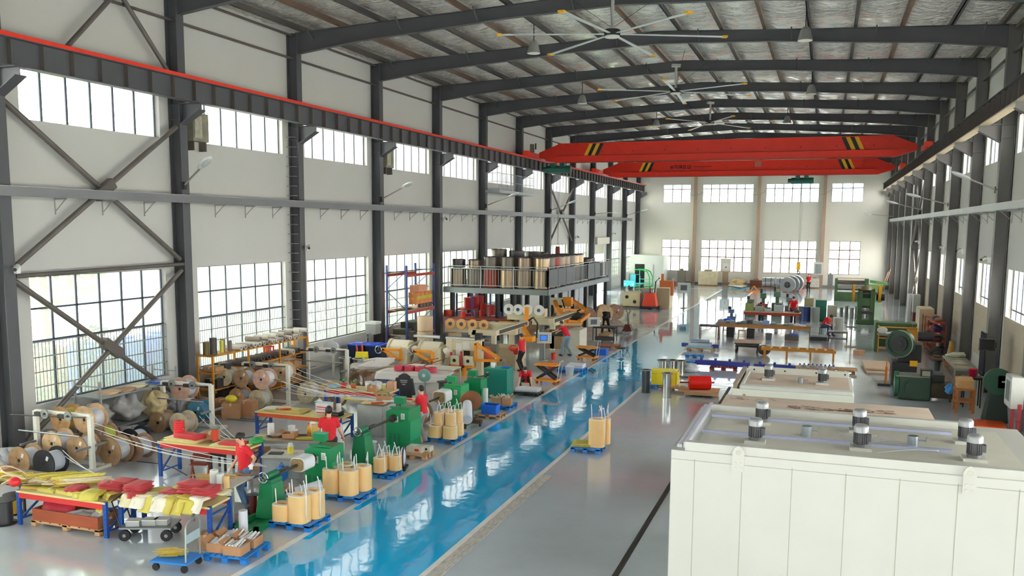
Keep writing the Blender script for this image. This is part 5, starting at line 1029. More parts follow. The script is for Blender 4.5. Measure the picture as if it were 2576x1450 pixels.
pallet(.85, .6, 'wooden pallet under the blue plastic crate', (-9.85, 25.7, 0), 0, ply, h=.12)
pallet(.7, .8, 'blue pallet of open cartons beyond the blue crate', (-9.95, 27.2, 0), 0)
for i, (x, y) in enumerate(((-10.1, 27.0), (-9.78, 27.05), (-9.95, 27.4))): carton(.32, .28, .24, 'open carton of paper strips beyond the blue crate, %s one' % ORD[i], (x, y, .14), .2*i, True, group='open cartons beyond the crate', content=paperw)
t = T('paper_roll', 'white paper roll standing beside the cartons beyond the blue crate', 'roll', (-10.35, 26.55, 0)); P(t, 'roll_body', B().pipe((0, 0, 0), (0, 0, .75), .08, .02, 18), paperw)
pallet(1.0, .7, 'black pallet with white wrapped rolls by the squatting man', (-9.95, 29.75, 0), 0, dark, h=.1)
for i in range(3): X('wrapped_roll', 'white wrapped roll on the black pallet by the squatting man, %s from the aisle' % ORD[i], 'roll', B().cyl((-.42, 0, .08), (.42, 0, .08), .08, n=14), M('e6e6e8', .4, 0, .15, 8), (-9.95, 29.6+.17*i, .1), .1, 'wrapped rolls')
# items on table E and around
for i, x in enumerate((-14.3, -13.95)):
    t = T('potted_plant', 'small green potted plant on the plant table, %s from the window' % ORD[i], 'plant', (x, 24.2, .9)); P(t, 'pot', B().lathe((0, 0, 0), [(.001, 0), (.07, 0), (.1, .16), (.001, .15)], 14), M('c2683c' if i else 'd83a3c', .6))
    b = B(); rn = random.Random(i)
    for k in range(26): a = rn.uniform(0, 6.28); L = rn.uniform(.1, .2); b.add([(0, 0, .15), (cos(a)*L*.6+.02, sin(a)*L*.6, .15+L*.8), (cos(a)*L, sin(a)*L, .15+L*.6), (cos(a)*L*.6-.02, sin(a)*L*.6+.02, .15+L*.7)], [(0, 1, 2, 3)])
    P(t, 'leaves', b, M('4f9a4a', .5, 0, .3, 12))
jar('tub', (-13.4, 24.2, .9), 'white tub on the plant table', 1.5); jar('tub', (-12.95, 24.3, .9), 'yellowish jar at the aisle end of the plant table', 1.2, 'b8b060')
blob('clear knotted plastic bag on the plant table', 'bag', (-13.1, 24.15, .9), (.35, .3, .3), plast, 61); blob('pale blue cloth on the plant table', 'cloth', (-14.6, 24.1, .9), (.4, .3, .1), M('9fcbe0', .7), 62, 'cloth')
carton(.28, .22, .2, 'brown box on the plant table beside the bag', (-13.15, 24.0, .9), .1); carton(.26, .2, .26, 'striped pink box at the aisle end of the plant table', (-12.75, 24.5, .9), .1, mt=M('d9a890', .7))
sheets(M('e6cf2a', .6), 3, 1.5, .3, (-12.9, 23.2, .78), .02, 'long yellow board leaning behind the grey cabinets', 'yellow board')
t = T('draped_sheet', 'white sheet draped over the farther rack table', 'sheet', (-13.6, 27.9, .82)); P(t, 'sheet_cloth', B().sheet(lambda u, v_: ((u-.5)*2.7, (v_-.5)*1.0-(.0 if v_ > .15 else 0), .05+.03*sin(9*u)*cos(6*v_)-(.25*(1-v_/.15) if v_ < .15 else 0)), 30, 20, .01), M('efe9e4', .8, 0, .08, 4))
t = T('desk_fan', 'round teal desk fan by the black jacket', 'fan', (-12.55, 26.5, .55)); P(t, 'fan_cage', B().cyl((0, -.05, .5), (0, .05, .5), .22, n=26), M('7fa8a0', .5, .2, .2, 30, st=(8, 1, 8))); P(t, 'fan_hub', B().cyl((0, -.07, .5), (0, -.05, .5), .06, n=14), M('e6ecea', .4)); P(t, 'fan_stand', B().cyl((0, .05, -.55), (0, .05, .5), .02, n=8), steelg)
t = T('hanging_jacket', 'black jacket hung on a rack in front of the green fan', 'jacket', (-13.05, 26.0, .3)); P(t, 'jacket_body', B().prism([(-.26, 0), (.26, 0), (.28, .5), (.2, .78), (.06, .86), (-.06, .86), (-.2, .78), (-.28, .5)], 'y', -.05, .05), M('3a3a3e', .8, 0, .2, 6), bev=.02); P(t, 'sleeve', B().bar((-.25, 0, .7), (-.34, 0, .15), .1), M('3a3a3e', .8)); P(t, 'sleeve', B().bar((.25, 0, .7), (.34, 0, .15), .1), M('3a3a3e', .8))
P(t, 'back_print', B().bb(-.14, .14, -.056, -.05, .62, .65).bb(-.12, .12, -.056, -.05, .56, .59).bb(-.06, .06, -.056, -.05, .48, .52), M('b8b8bc', .7), 'faded lettering'); P(t, 'clothes_pole', B().cyl((0, 0, -.3), (0, 0, .9), .015, n=6), steelg)
spool((-12.2, 27.2, 0), .2, .75, dark, M('3e3c3a', .5), 'tall dark spool beside the green fan')
for i in range(4): X('tape_roll', 'pink red tape roll on the white sheeted table, %s from the window' % ORD[i], 'roll', B().pipe((0, 0, 0), (0, 0, .17), .2, .06, 20), M('c8384e', .5, 0, .1), (-14.3+.42*i, 28.1, .88), 0, 'pink red rolls')
# ---------- big cream machine boxes across the aisle ----------
cm = M('d0d1c8', .42, 0, .03, 1.5); cms = M('c9cbb8', .5); seam = M('a8aa98', .6); galv = M('a9b4b8', .3, .7, .15, 5); stripm = M('c3cbe6', .35, .2, .08, 40, st=(12, 1, 1))
def motor(x, y, z, label, s_=1., grp='motors on the cream boxes', rz=0):
    t = T('electric_motor', label, 'motor', (x, y, z), rz, grp)
    P(t, 'mounting_plate', B().bb(-.16, .16, -.14, .14, 0, .05), cm); P(t, 'flange', B().cyl((0, 0, .05), (0, 0, .09), .1, n=16), M('6e7173', .4, .3))
    b = B().cyl((0, 0, .09), (0, 0, .29), .095, n=24)
    for i in range(20): a = 2*pi*i/20; b.box((.1*cos(a), .1*sin(a), .19), (.022, .006, .18), rz=a)
    P(t, 'finned_body', b, M('5e6062', .45, .3)); P(t, 'fan_cowl', B().lathe((0, 0, 0), [(.112, .28), (.112, .36), (.09, .40), (.001, .405)], 22), M('9b9ea0', .35, .4)); P(t, 'terminal_box', B().bb(.09, .15, -.05, .05, .14, .25), M('55585a', .5))
    t.scale = (s_,)*3; return t
def vent(x, y, z, label):
    t = T('vent_stub', label, 'vent pipe', (x, y, z), 0, 'vent stubs'); P(t, 'pipe', B().pipe((0, 0, 0), (0, 0, .17), .085, .078, 20), galv); P(t, 'damper_handle', B().cyl((.085, 0, .1), (.2, 0, .1), .012, n=6).bb(.19, .21, -.03, .03, .07, .15), galv)
bx0, bx1, by0, by1, bh = -2.14, 3.3, 13.52, 17.1, 2.6
t = T('machine_box', 'large cream sheet metal box with six motors on top, nearest the camera', 'machine housing', (0, 0, 0))
P(t, 'box_body', B().bb(bx0, bx1, by0, by1, 0, bh), cm, bev=.012)
P(t, 'front_lip', B().bb(-1.93, bx1, by0+.02, by0+.16, bh, bh+.14), cm, bev=.006); P(t, 'rear_lip', B().bb(-1.9, 2.4, by1-.42, by1-.3, bh, bh+.13), cm, bev=.006)
P(t, 'top_panel', B().bb(-1.8, 2.9, by0+.18, by1-.45, bh, bh+.012), M('dedccd', .5, 0, .05, 2), bev=0)
b = B()
for x in (-1.77, -1.05, -.32, .44, 1.17, 1.93, 2.7): b.bb(x-.006, x+.006, by0-.003, by0, 0, bh-.12)
b.bb(bx0, bx1, by0-.003, by0, bh-.15, bh-.14); P(t, 'panel_seam', b, seam)
P(t, 'edge_channel', B().bb(-2.08, -2.0, by0+.2, by1, bh, bh+.05).bb(-1.98, -1.92, by0+.2, by1, bh, bh+.09), M('dfe3ee', .4)); P(t, 'edge_strip', B().bb(-2.0, -1.98, by0+.2, by1, bh, bh+.05), M('8a8064', .7))
for y, x1 in ((14.85, 2.0), (16.18, 2.15)): b = B().bb(-1.83, x1, y-.05, y+.05, bh+.012, bh+.06); P(t, 'ribbed_conduit', b, stripm)
for x in (-1.11, 2.07):
    l = P(t, 'lifting_lug', B().prism([(x-.09, bh-.25), (x+.09, bh-.25), (x+.09, bh+.06), (x+.05, bh+.13), (x, bh+.155), (x-.05, bh+.13), (x-.09, bh+.06)], 'y', by0-.022, by0-.004), cm)
    b = B().cyl((x, by0-.026, bh+.05), (x, by0-.022, bh+.05), .04, n=16)
    P(l, 'lug_hole', b, cms)
    for dx in (-.04, .04):
        for dz in (-.2, -.12): P(l, 'bolt', B().cyl((x+dx, by0-.032, bh+dz), (x+dx, by0-.022, bh+dz), .02, n=10), M('d6d6ca', .4))
for i, (x, y) in enumerate(((-.93, 14.42), (-.93, 15.9), (.66, 14.56), (.68, 15.82), (2.25, 14.47), (2.28, 15.62))): motor(x, y, bh+.012, 'grey finned motor on the nearest cream box, %s row, %s from the aisle' % (['front', 'rear'][i % 2], ORD[i//2]))
vent(-.16, 15.2, bh+.012, 'galvanized vent stub between the first four motors of the nearest box'); vent(1.46, 15.1, bh+.012, 'galvanized vent stub between the last four motors of the nearest box')
X('white_strap', 'white strap lying loose across the nearest cream box top', 'strap', B().sheet(lambda u, v_: (.9+.9*u, 14.25+.45*u*u+.05*(v_-.5)+.1*sin(3*u), .045+.04*sin(pi*u)), 16, 2, .004), whitep, (0, 0, bh+.012))
b = B(); rn = random.Random(2)
for i in range(9): b.tube([(.2+.1*i+rn.uniform(-.1, .1), 15.35+rn.uniform(-.25, .2), .02), (.4+.1*i, 15.2+rn.uniform(-.2, .2), .05), (.65+.1*i, 15.35+rn.uniform(-.3, .2), .02)], .006, 4)
X('wire_scraps', 'thin wire scraps between the motors on the nearest cream box', 'wire', b, M('e0e2ea', .5), (0, 0, bh+.012), kind='stuff')
# brown topped box behind
plt = M('d3c0ac', .7, 0, .2, 1.2); stain = M('6b4a3a', .8, 0, .4, 8)
t = T('machine_box', 'lower cream box with a stained plywood coloured top, behind the motor box', 'machine housing', (0, 0, 0))
P(t, 'box_body', B().bb(-2.23, 2.5, 18.4, 22.8, 0, 1.77), cm); P(t, 'top_board', B().bb(-2.23, .1, 18.4, 22.8, 1.77, 1.8), plt); P(t, 'top_board', B().bb(.105, 2.5, 18.4, 22.8, 1.77, 1.8), plt)
b = B(); rn = random.Random(9)
for i in range(60):
    x = -.6+2.2*rn.random(); y = 21.55+.4*rn.random()+.12*x; b.box((x, y, 1.8015), (rn.uniform(.05, .35), rn.uniform(.015, .05), .003), rz=rn.uniform(-.3, .3))
for i in range(14): b.box((-2.1+1.2*rn.random(), 22.2+.4*rn.random(), 1.8015), (rn.uniform(.05, .2), .015, .003), rz=rn.uniform(-.3, .3))
P(t, 'dark_stain', b, stain)
# second motor box
t = T('machine_box', 'low cream box with two motors on its dusty top, farthest of the three', 'machine housing', (0, 0, 0))
P(t, 'box_body', B().bb(-2.52, 1.0, 27.4, 31.0, 0, 1.14), M('dfe0d2', .5, 0, .05)); P(t, 'top_panel', B().bb(-2.2, .9, 27.9, 30.7, 1.14, 1.16), plt)
P(t, 'front_rim', B().bb(-2.3, .97, 27.4, 27.72, 1.14, 1.26), cm, bev=.02); P(t, 'rear_rim', B().bb(-2.3, .93, 30.6, 30.75, 1.14, 1.36), cm, bev=.02); P(t, 'edge_channel', B().bb(-2.5, -2.38, 27.5, 31, 1.14, 1.3), M('9c8c7a', .6)); P(t, 'inner_rim', B().bb(-2.3, -2.22, 27.7, 30.7, 1.14, 1.24), cm)
for x in (-2.1, -1.1, -.1, .8): P(t, 'bolt', B().cyl((x, 30.59, 1.27), (x, 30.6, 1.27), .03, n=10), blk)
P(t, 'handle_hole', B().cyl((-2.15, 27.39, .95), (-2.15, 27.4, .95), .05, n=14), M('8d8a70', .6))
motor(-1.55, 29.3, 1.16, 'grey motor on the low dusty cream box, aisle side', 1.25); motor(.1, 29.1, 1.16, 'grey motor on the low dusty cream box, press side', 1.25); vent(-.55, 29.1, 1.16, 'vent stub between the two motors of the low dusty box')

# ---------- loose parts along the aisle ----------
pallet(.8, .8, 'blue pallet under the yellow box across the aisle', (-5.7, 32.9, 0), 0); pallet(.9, .6, 'wooden pallet board against the yellow box', (-5.2, 32.6, .0), 0, ply)
t = T('yellow_box', 'bright yellow sheet metal box between the black and steel cylinders', 'box', (-5.55, 33.0, .14)); P(t, 'box_body', B().bb(-.45, .45, -.3, .3, 0, .55), M('f0d81e', .4, 0, .05)); P(t, 'lid_seam', B().bb(-.45, .45, -.305, -.3, .42, .43), M('b39d10', .5)); P(t, 'side_flange', B().bb(.45, .52, -.28, .28, .02, .5), M('e2ca1a', .4))
def can(x, y, r, h, mt, label, z=0):
    t = T('metal_cylinder', label, 'cylinder', (x, y, z)); P(t, 'tube', B().pipe((0, 0, .01), (0, 0, h-.01), r, r-.02, 24), mt); P(t, 'end_flange', B().pipe((0, 0, h-.03), (0, 0, h), r+.05, r-.02, 24), M('8a8a80', .4, .6)); P(t, 'base_flange', B().pipe((0, 0, 0), (0, 0, .02), r+.02, r-.02, 24), mt)
can(-6.02, 31.7, .155, .86, M('3d4044', .35, .5, .1, 20), 'black ribbed metal cylinder standing by the aisle line'); can(-5.12, 31.0, .15, .9, M('b7bab8', .18, .95, .05), 'polished steel cylinder standing before the yellow box')
for i, (px_, r) in enumerate((((-6.24, 36.70, 0.00), .22), ((-5.90, 36.84, 0.00), .22), ((-5.52, 36.77, 0.00), .2))): can(px_[0], px_[1], r, .5, M('b3b6b0', .2, .9), 'short shiny metal ring behind the yellow box, %s from the aisle' % ORD[i])
blob('white plastic wrapped coil of hose beyond the yellow box', 'bundle', (-5.16, 37.03, 0.00), (.9, .7, .35), M('eef0f6', .5, 0, .1), 71, 'wrapped_bundle')
b = B(); rn = random.Random(31)
for i in range(9): b.box((rn.uniform(-.4, .4), rn.uniform(-.25, .25), .03+.02*(i % 3)), (.35, .08, .03), rz=rn.uniform(-.6, .6))
X('scrap_parts', 'small dark metal offcuts behind the yellow box', 'metal parts', b, M('6a655c', .5, .4, .3, 8), (-5.32, 35.48, -0.00), kind='stuff')
t = T('red_core', 'bright red finned cylinder lying on a plywood sheet', 'motor core', (-4.15, 31.95, .21)); P(t, 'barrel', B().cyl((-.3, -.12, .25), (.42, .12, .25), .25, n=28), M('e3180c', .35, 0, .05)); 
b = B()
for i in range(24): a = 2*pi*i/24; u = V((-.3, -.12, .25)); b.bar(u+V((.06*cos(a)*-.3, .06*cos(a), .06*sin(a)))+V((-.008, -.003, 0)), u+V((.23*cos(a)*-.3, .23*cos(a), .23*sin(a)))+V((-.008, -.003, 0)), .016, .02)
P(t, 'end_fins', b, M('f03a22', .35)); P(t, 'shaft', B().cyl((-.62, -.22, .25), (-.3, -.12, .25), .03, n=10).cyl((.42, .12, .25), (.56, .165, .25), .03, n=10), M('a0361e', .4, .3))
X('plywood_sheet', 'plywood sheet on a dark skid under the red finned cylinder', 'board', B().bb(-.72, .72, -.5, .5, .18, .2).bb(-.5, .7, -.4, .4, .06, .18), [ply], (-4.1, 31.9, 0), .05)
pallet(.7, .5, 'small dark skid below the plywood sheet of the red cylinder', (-4.0, 31.9, -.08), .05, dark)
pallet(.75, .5, 'small blue pallet in the row beyond the white bundle, nearer one', (-5.55, 39.2, 0), 0); pallet(.8, .5, 'small blue pallet in the row beyond the white bundle, farther one', (-5.55, 41.2, 0), 0)
t = T('machine_part', 'pale blue and grey machine frame part on a wooden pallet', 'machine part', (-5.6, 43.8, .14)); P(t, 'frame_plate', B().bb(-.7, .6, -.3, .3, 0, .1), M('8fb4c4', .5)); P(t, 'rail', B().bb(-.6, .5, -.25, -.15, .1, .25).bb(-.6, .5, .15, .25, .1, .25), M('a9b6bc', .35, .5)); P(t, 'blue_beam', B().bb(-.95, -.6, -.1, .1, .02, .2).bb(.55, .85, -.1, .1, .02, .2), M('1d2f8c', .4)); P(t, 'rod', B().cyl((-.5, 0, .3), (.4, .1, .3), .05, n=8).cyl((-.5, .1, .38), (.4, -.1, .38), .04, n=8), M('c9cbe0', .4, .4))
pallet(1.3, .8, 'wooden pallet under the pale blue frame part', (-5.6, 43.8, 0), 0, ply)
navy = M('1b2a8a', .4, .05, .1)
def navybeam(x0, x1, y, z, label):
    t = T('blue_beam_part', label, 'machine beam', (0, y, z)); P(t, 'beam_body', B().bb(x0, x1, -.14, .14, 0, .2), navy); b = B()
    n = max(2, int((x1-x0)/.55))
    for i in range(n): q = x0+.25+i*(x1-x0-.5)/(n-1); P(t, 'lug', B().bb(q-.05, q+.05, -.06, .06, .2, .3), navy)
    P(t, 'slide_rail', B().bb(x0+.1, x1-.1, -.04, .04, .2, .22), steelg)
navybeam(-5.1, -2.8, 38.2, .16, 'long dark blue machine beam on a reddish pallet, aisle side'); navybeam(-2.65, -.95, 38.3, .12, 'dark blue machine beam with clamps next to the gear parts')
pallet(1.1, .8, 'reddish wooden pallet under the long dark blue beam', (-3.9, 38.2, 0), 0, M('8a3a34', .7, 0, .2), h=.16); pallet(1.5, .7, 'pale wooden pallet under the second dark blue beam', (-1.9, 38.3, 0), 0, ply, h=.12); pallet(2.6, .9, 'long pale wooden pallet carrying small gear parts', (.1, 39.2, 0), 0, ply, h=.14)
for i in range(9): t = T('gear_part', 'small white and grey gear part on the long pale pallet, %s from the blue beam' % ORD[i], 'gear', (-.8+.17*i, 39.1+.12*(i % 2), .14), 0, 'gear parts'); P(t, 'gear_disc', B().cyl((0, 0, 0), (0, 0, .12), .07, n=12), M('c4c6cc', .4, .4)); P(t, 'gear_bore', B().cyl((0, 0, .12), (0, 0, .18), .03, n=8), navy)
X('plywood_sheet', 'pale plywood sheet at the press end of the long pale pallet', 'board', B().bb(-.55, .55, -.4, .4, 0, .03), ply, (.95, 39.3, .14))
X('plywood_sheet', 'plywood sheet lying on the blue beam pallet', 'board', B().bb(-.5, .3, -.2, .2, 0, .025), ply, (-2.2, 38.75, .05))
t = T('wheeled_trolley', 'low trolley with a wooden top and black wheels', 'trolley', (-3.4, 44.1, 0)); P(t, 'wooden_top', B().bb(-.68, .68, -.55, .55, .5, .55), M('b59a84', .7, 0, .15)); P(t, 'frame', B().bb(-.58, .58, -.45, .45, .42, .5).bb(-.55, .55, -.4, .4, .28, .33), dark)
for sx in (-.5, .5):
    for sy in (-.4, .4): P(t, 'wheel', B().cyl((sx-.03, sy, .11), (sx+.03, sy, .11), .11, n=16).bb(sx-.02, sx+.02, sy-.02, sy+.02, .15, .42), rubber)
t = T('ladder_bench', 'long orange brown roller bench lying like a ladder on short legs', 'bench', (-.98, 42.6, 0)); ob = M('b97a24', .5, .1, .15)
for y in (-.3, .3): P(t, 'side_rail', B().bb(-1.65, 1.65, y-.04, y+.04, .38, .5), ob)
for i in range(9): P(t, 'cross_slat', B().bb(-1.6+.4*i-.05, -1.6+.4*i+.05, -.3, .3, .46, .5), M('d8b878', .6))
for x in (-1.5, -.5, .55, 1.55):
    for y in (-.28, .28): P(t, 'leg', B().bb(x-.04, x+.04, y-.04, y+.04, 0, .4), ob)
X('dark_bundle', 'dark round bundle at the aisle end of the orange roller bench', 'bundle', B().sph((0, 0, .25), (.3, .25, .25), 14), M('4a3a30', .8, 0, .3, 8), (-2.55, 43.3, 0))

# ---------- work benches with dies and people beyond ----------
t = metal_table(5.0, 1.0, .8, 'long brown work bench loaded with grey metal dies', (-3.05, 49.8, 0), 0, '9a6a3a', M('7a5232', .6), name='work_bench'); P(t, 'apron', B().bb(-2.4, 2.4, -.49, -.44, .62, .77), M('a8722e', .6))
rn = random.Random(21)
for i in range(16): x = -5.3+.31*i; t = T('metal_die', 'grey metal die block on the long brown bench, %s from the aisle end' % ORD[i], 'die', (x+rn.uniform(-.05, .05), 49.7+rn.uniform(-.2, .3), .8), rn.uniform(-.2, .2), 'dies on the long bench'); h = rn.uniform(.06, .26) if i < 9 else rn.uniform(.03, .1); c_ = ['5f6468', '7b8185', '8e9498', '44484c', 'd8dade', '6b7fb0'][rn.randrange(6) if i > 6 else rn.randrange(4)]; P(t, 'die_block', B().bb(-.16, .16, -.13, .13, 0, h), M(c_, .35, .6, .2, 8)); P(t, 'die_insert', B().bb(-.08, .08, -.06, .06, h, h+.04), M('a4a9ad', .3, .7))
b = B().sph((0, 0, .1), (.3, .2, .12), 12); X('blue_bag', 'bright blue plastic bag on a chair at the aisle end of the brown bench', 'bag', b, M('1b56d8', .5, 0, .2, 6), (-5.2, 51.9, .62))
def chair(x, y, rz, label, c_='3a2a26', seat_h=.45, back=True, name='dining_chair', s_=1.):
    t = T('chair' if back else 'stool', label, 'chair' if back else 'stool', (x, y, 0), rz); m_ = M(c_, .6, 0, .15)
    P(t, 'seat', B().bb(-.2, .2, -.2, .2, seat_h-.03, seat_h), m_)
    for sx in (-1, 1):
        for sy in (-1, 1): P(t, 'leg', B().bar((sx*.2, sy*.2, 0), (sx*.16, sy*.16, seat_h-.03), .03), m_)
    P(t, 'stretcher', B().bar((-.19, -.19, .15), (.19, -.19, .15), .02).bar((-.19, .19, .15), (.19, .19, .15), .02), m_)
    if back: P(t, 'backrest', B().bar((-.17, -.19, seat_h), (-.17, -.22, .9), .03).bar((.17, -.19, seat_h), (.17, -.22, .9), .03).bb(-.17, .17, -.23, -.2, .6, .9), m_)
    return t
chair(-5.2, 51.9, 0, 'dark chair holding the blue bag by the brown bench', seat_h=.6, back=False); chair(-4.1, 49.1, 0, 'pale wooden stool under the long brown bench', 'c08a52', .5, False)
metal_table(1.1, .6, .8, 'small dark red metal table at the aisle end of the brown bench', (-5.75, 48.4, 0), 0, '3c3a55', M('6a2a2a', .6))
t = T('crate', 'grey parts crate with a blue lid under the brown bench', 'crate', (-1.5, 49.3, 0)); P(t, 'crate_body', B().bb(-.35, .35, -.25, .25, .05, .35), M('5a504a', .6)); P(t, 'crate_lid', B().bb(-.1, .3, -.2, .2, .35, .42), M('2a5ac8', .5))
jar('bucket', (-2.7, 49.4, 0), 'grey bucket under the middle of the brown bench', 1.2, '8a8e92')
for i, x in enumerate((-4.6, -3.5)): X('parts_box', 'dark parts box under the brown bench, %s from the aisle' % ORD[i], 'box', B().bb(-.2, .2, -.2, .2, 0, .5).bb(-.21, .21, -.21, .21, .44, .5), dark, (x-.2, 50.0, 0))
t = metal_table(3.5, .9, .8, 'long red work bench with two men behind it', (-3.0, 57.6, 0), 0, 'd0b48a', M('2a3a8a', .6), name='work_bench'); P(t, 'apron', B().bb(-1.7, 1.7, -.44, -.4, .6, .78), M('a83226', .55))
for i, (x, w_, h, c_, n_) in enumerate(((-4.4, .5, .5, '8a9a5a', 'olive green'), (-3.8, .5, .35, '9aa4a0', 'grey'), (-2.6, .6, .45, 'b9c4c4', 'pale grey'), (-3.25, .4, .2, 'd0d4d4', 'white'), (-1.5, .3, .1, '6a5a4a', 'brown'))): t = T('bench_machine', '%s machine on the long red bench, %s from the aisle' % (n_, ORD[i]), 'machine part', (x, 57.7, .8)); P(t, 'housing', B().bb(-w_/2, w_/2, -.25, .25, 0, h), M(c_, .5, .2, .15, 5), bev=.02); P(t, 'cap_plate', B().bb(-w_/3, w_/3, -.15, .15, h, h+.05), dark)
# small machines behind the red bench
for i, (x, y, w_, d, h, c_, n_) in enumerate(((-4.7, 62.5, .7, .6, 1.1, '6a6e62', 'grey green lathe head'), (-3.9, 63.0, .6, .6, 1.5, '4a6a52', 'dark green drill press'), (-3.0, 63.5, .7, .7, 1.6, '5a7a60', 'green grinding machine'), (-2.2, 64, .6, .6, 1.2, '8a9294', 'grey milling machine'), (-5.4, 56.5, .5, .5, .9, '5b6f9c', 'blue grey vice bench'))):
    t = T('workshop_machine', '%s behind the red bench' % n_, 'machine', (x, y, 0)); mt = M(c_, .5, .2, .25, 5); P(t, 'base', B().bb(-w_/2, w_/2, -d/2, d/2, 0, h*.55), mt, bev=.02); P(t, 'column_post', B().bb(-w_/6, w_/6, -.05, d/3, h*.55, h), mt); P(t, 'head', B().bb(-w_/3, w_/3, -d/2, d/3, h*.82, h*1.05), mt, bev=.03); P(t, 'motor', B().cyl((-w_/4, d/4, h*1.05), (-w_/4, d/4, h*1.25), .1, n=12), dark); P(t, 'handwheel', B().cyl((w_/2, -.1, h*.6), (w_/2+.05, -.1, h*.6), .13, n=16), steelg)
for i, (x, y, c_, n_, h) in enumerate(((-1.0, 60.5, '3a4f86', 'blue', .95), (-.45, 60.2, '8d938e', 'grey', .95), (-1.5, 61.2, '9aa094', 'grey green', .9), (.9, 53.8, 'b4b6b0', 'pale grey', .95))): t = T('oil_drum', '%s oil drum %s' % (n_, 'by the teal cabinet' if i < 3 else 'behind the sitting man'), 'drum', (x, y, 0)); P(t, 'drum_body', B().cyl((0, 0, 0), (0, 0, h), .29, n=24), M(c_, .4, .3, .1)); P(t, 'rib', B().pipe((0, 0, h*.33), (0, 0, h*.36), .305, .28, 24).pipe((0, 0, h*.66), (0, 0, h*.69), .305, .28, 24), M(c_, .4, .3))
for i, (x, y, w_, h, c_, n_) in enumerate(((-.1, 62.0, .7, 1.3, '1c7a64', 'teal green'), (-.9, 63.5, .6, 1.3, 'b4ac7c', 'khaki'), (.6, 61.5, .6, 1.0, 'c4c0a8', 'cream'))): t = T('tool_cabinet', '%s steel cabinet beyond the oil drums' % n_, 'cabinet', (x, y, 0)); P(t, 'cabinet_body', B().bb(-w_/2, w_/2, -.3, .3, 0, h), M(c_, .45, .1, .08)); P(t, 'door', B().bb(-w_/2+.03, w_/2-.03, -.315, -.3, .05, h-.05), M(c_, .4, .1)); 
for i in range(6): can(1.2+.33*i, 63.2+.3*(i % 2), .13, .75+.1*(i % 2), M('9a9c9c', .25, .8), 'shiny steel roll standing beyond the cream cabinet, %s from the oil drums' % ORD[i])
chair(.12, 52.9, pi/2-.3, 'dark chair under the sitting man in red'); metal_table(1.0, .6, .55, 'small dark table in front of the sitting man', (.85, 50.3, 0), 0, 'a9a9a4', M('3a2a2c', .6), shelf=.12)
t = T('parts_crate', 'low dark crate of metal parts at the feet of the sitting man', 'crate', (-.1, 50.2, 0)); P(t, 'crate_body', B().bb(-.5, .4, -.2, .2, 0, .2), dark); P(t, 'metal_pieces', B().bb(-.4, 0, -.1, .1, .2, .3).bb(.1, .3, -.1, .1, .2, .26), steelg)
t = T('stand_table', 'round foot stand table near the small press', 'stand', (1.45, 48.1, 0)); P(t, 'foot', B().cyl((0, 0, 0), (0, 0, .03), .3, n=20), M('a9a590', .5)); P(t, 'pole', B().cyl((0, 0, .03), (0, 0, 1.0), .03, n=8), steelg); P(t, 'head_plate', B().bb(-.25, .25, -.12, .12, 1.0, 1.06), M('5a6a52', .5))
X('wood_block_box', 'brown wooden box on the floor by the orange guarded machine', 'box', B().bb(-.25, .25, -.2, .2, 0, .2).bb(-.22, .28, -.18, .22, .2, .22), M('c79a78', .6, 0, .2), (1.75, 45.2, 0))
for i, (x, y) in enumerate(((2.35, 41.0), (2.42, 40.4))): X('chipboard_sheet', 'pale chipboard sheets lying on the floor before the flywheel press, %s' % ['upper pile', 'lower pile'][i], 'boards', B().bb(-.55, .55, -1.2, 1.2, 0, .08), M('d2b89c', .7, 0, .08), (x, y, .1 if i == 0 else 0), .03)

# ---------- presses ----------
pg = M('40603a', .45, .15, .2, 3); pgd = M('23402e', .45, .15, .2, 3)
def press(loc, s_, label, wheel_c, body=pg, rz=0):
    t = T('mechanical_press', label, 'press', loc, rz)
    P(t, 'frame', B().bb(-.45, -.2, -.4, .5, 0, 1.9).bb(.2, .45, -.4, .5, 0, 1.9).bb(-.45, .45, .1, .5, .9, 2.0).bb(-.5, .5, -.45, .55, 0, .25), body, bev=.02); P(t, 'table_block', B().bb(-.35, .35, -.5, .1, .6, .75), iron); P(t, 'ram', B().bb(-.2, .2, -.4, .05, 1.05, 1.5), body); P(t, 'crankshaft', B().cyl((-.75, 0, 1.75), (.75, 0, 1.75), .06, n=10), steelg)
    for s1 in (-1, 1): w0 = P(t, 'flywheel', B().pipe((s1*.62, 0, 1.75), (s1*.76, 0, 1.75), .5, .4, 28).cyl((s1*.66, 0, 1.75), (s1*.72, 0, 1.75), .4, n=28), M(wheel_c, .45, .1, .1)); P(w0, 'wheel_rim', B().pipe((s1*.755, 0, 1.75), (s1*.765, 0, 1.75), .5, .43, 28), dark)
    P(t, 'motor', B().cyl((.55, .6, 1.5), (1.0, .6, 1.5), .2, n=14), dark); P(t, 'guard_cover', B().lathe((0, 0, 1.95), [(.35, 0), (.3, .18), (.001, .26)], 14), M('8a8a6a', .5, .3)); t.scale = (s_,)*3; return t
press((2.6, 60.3, 0), 1.12, 'green power press with yellow flywheels', 'e0a01c')
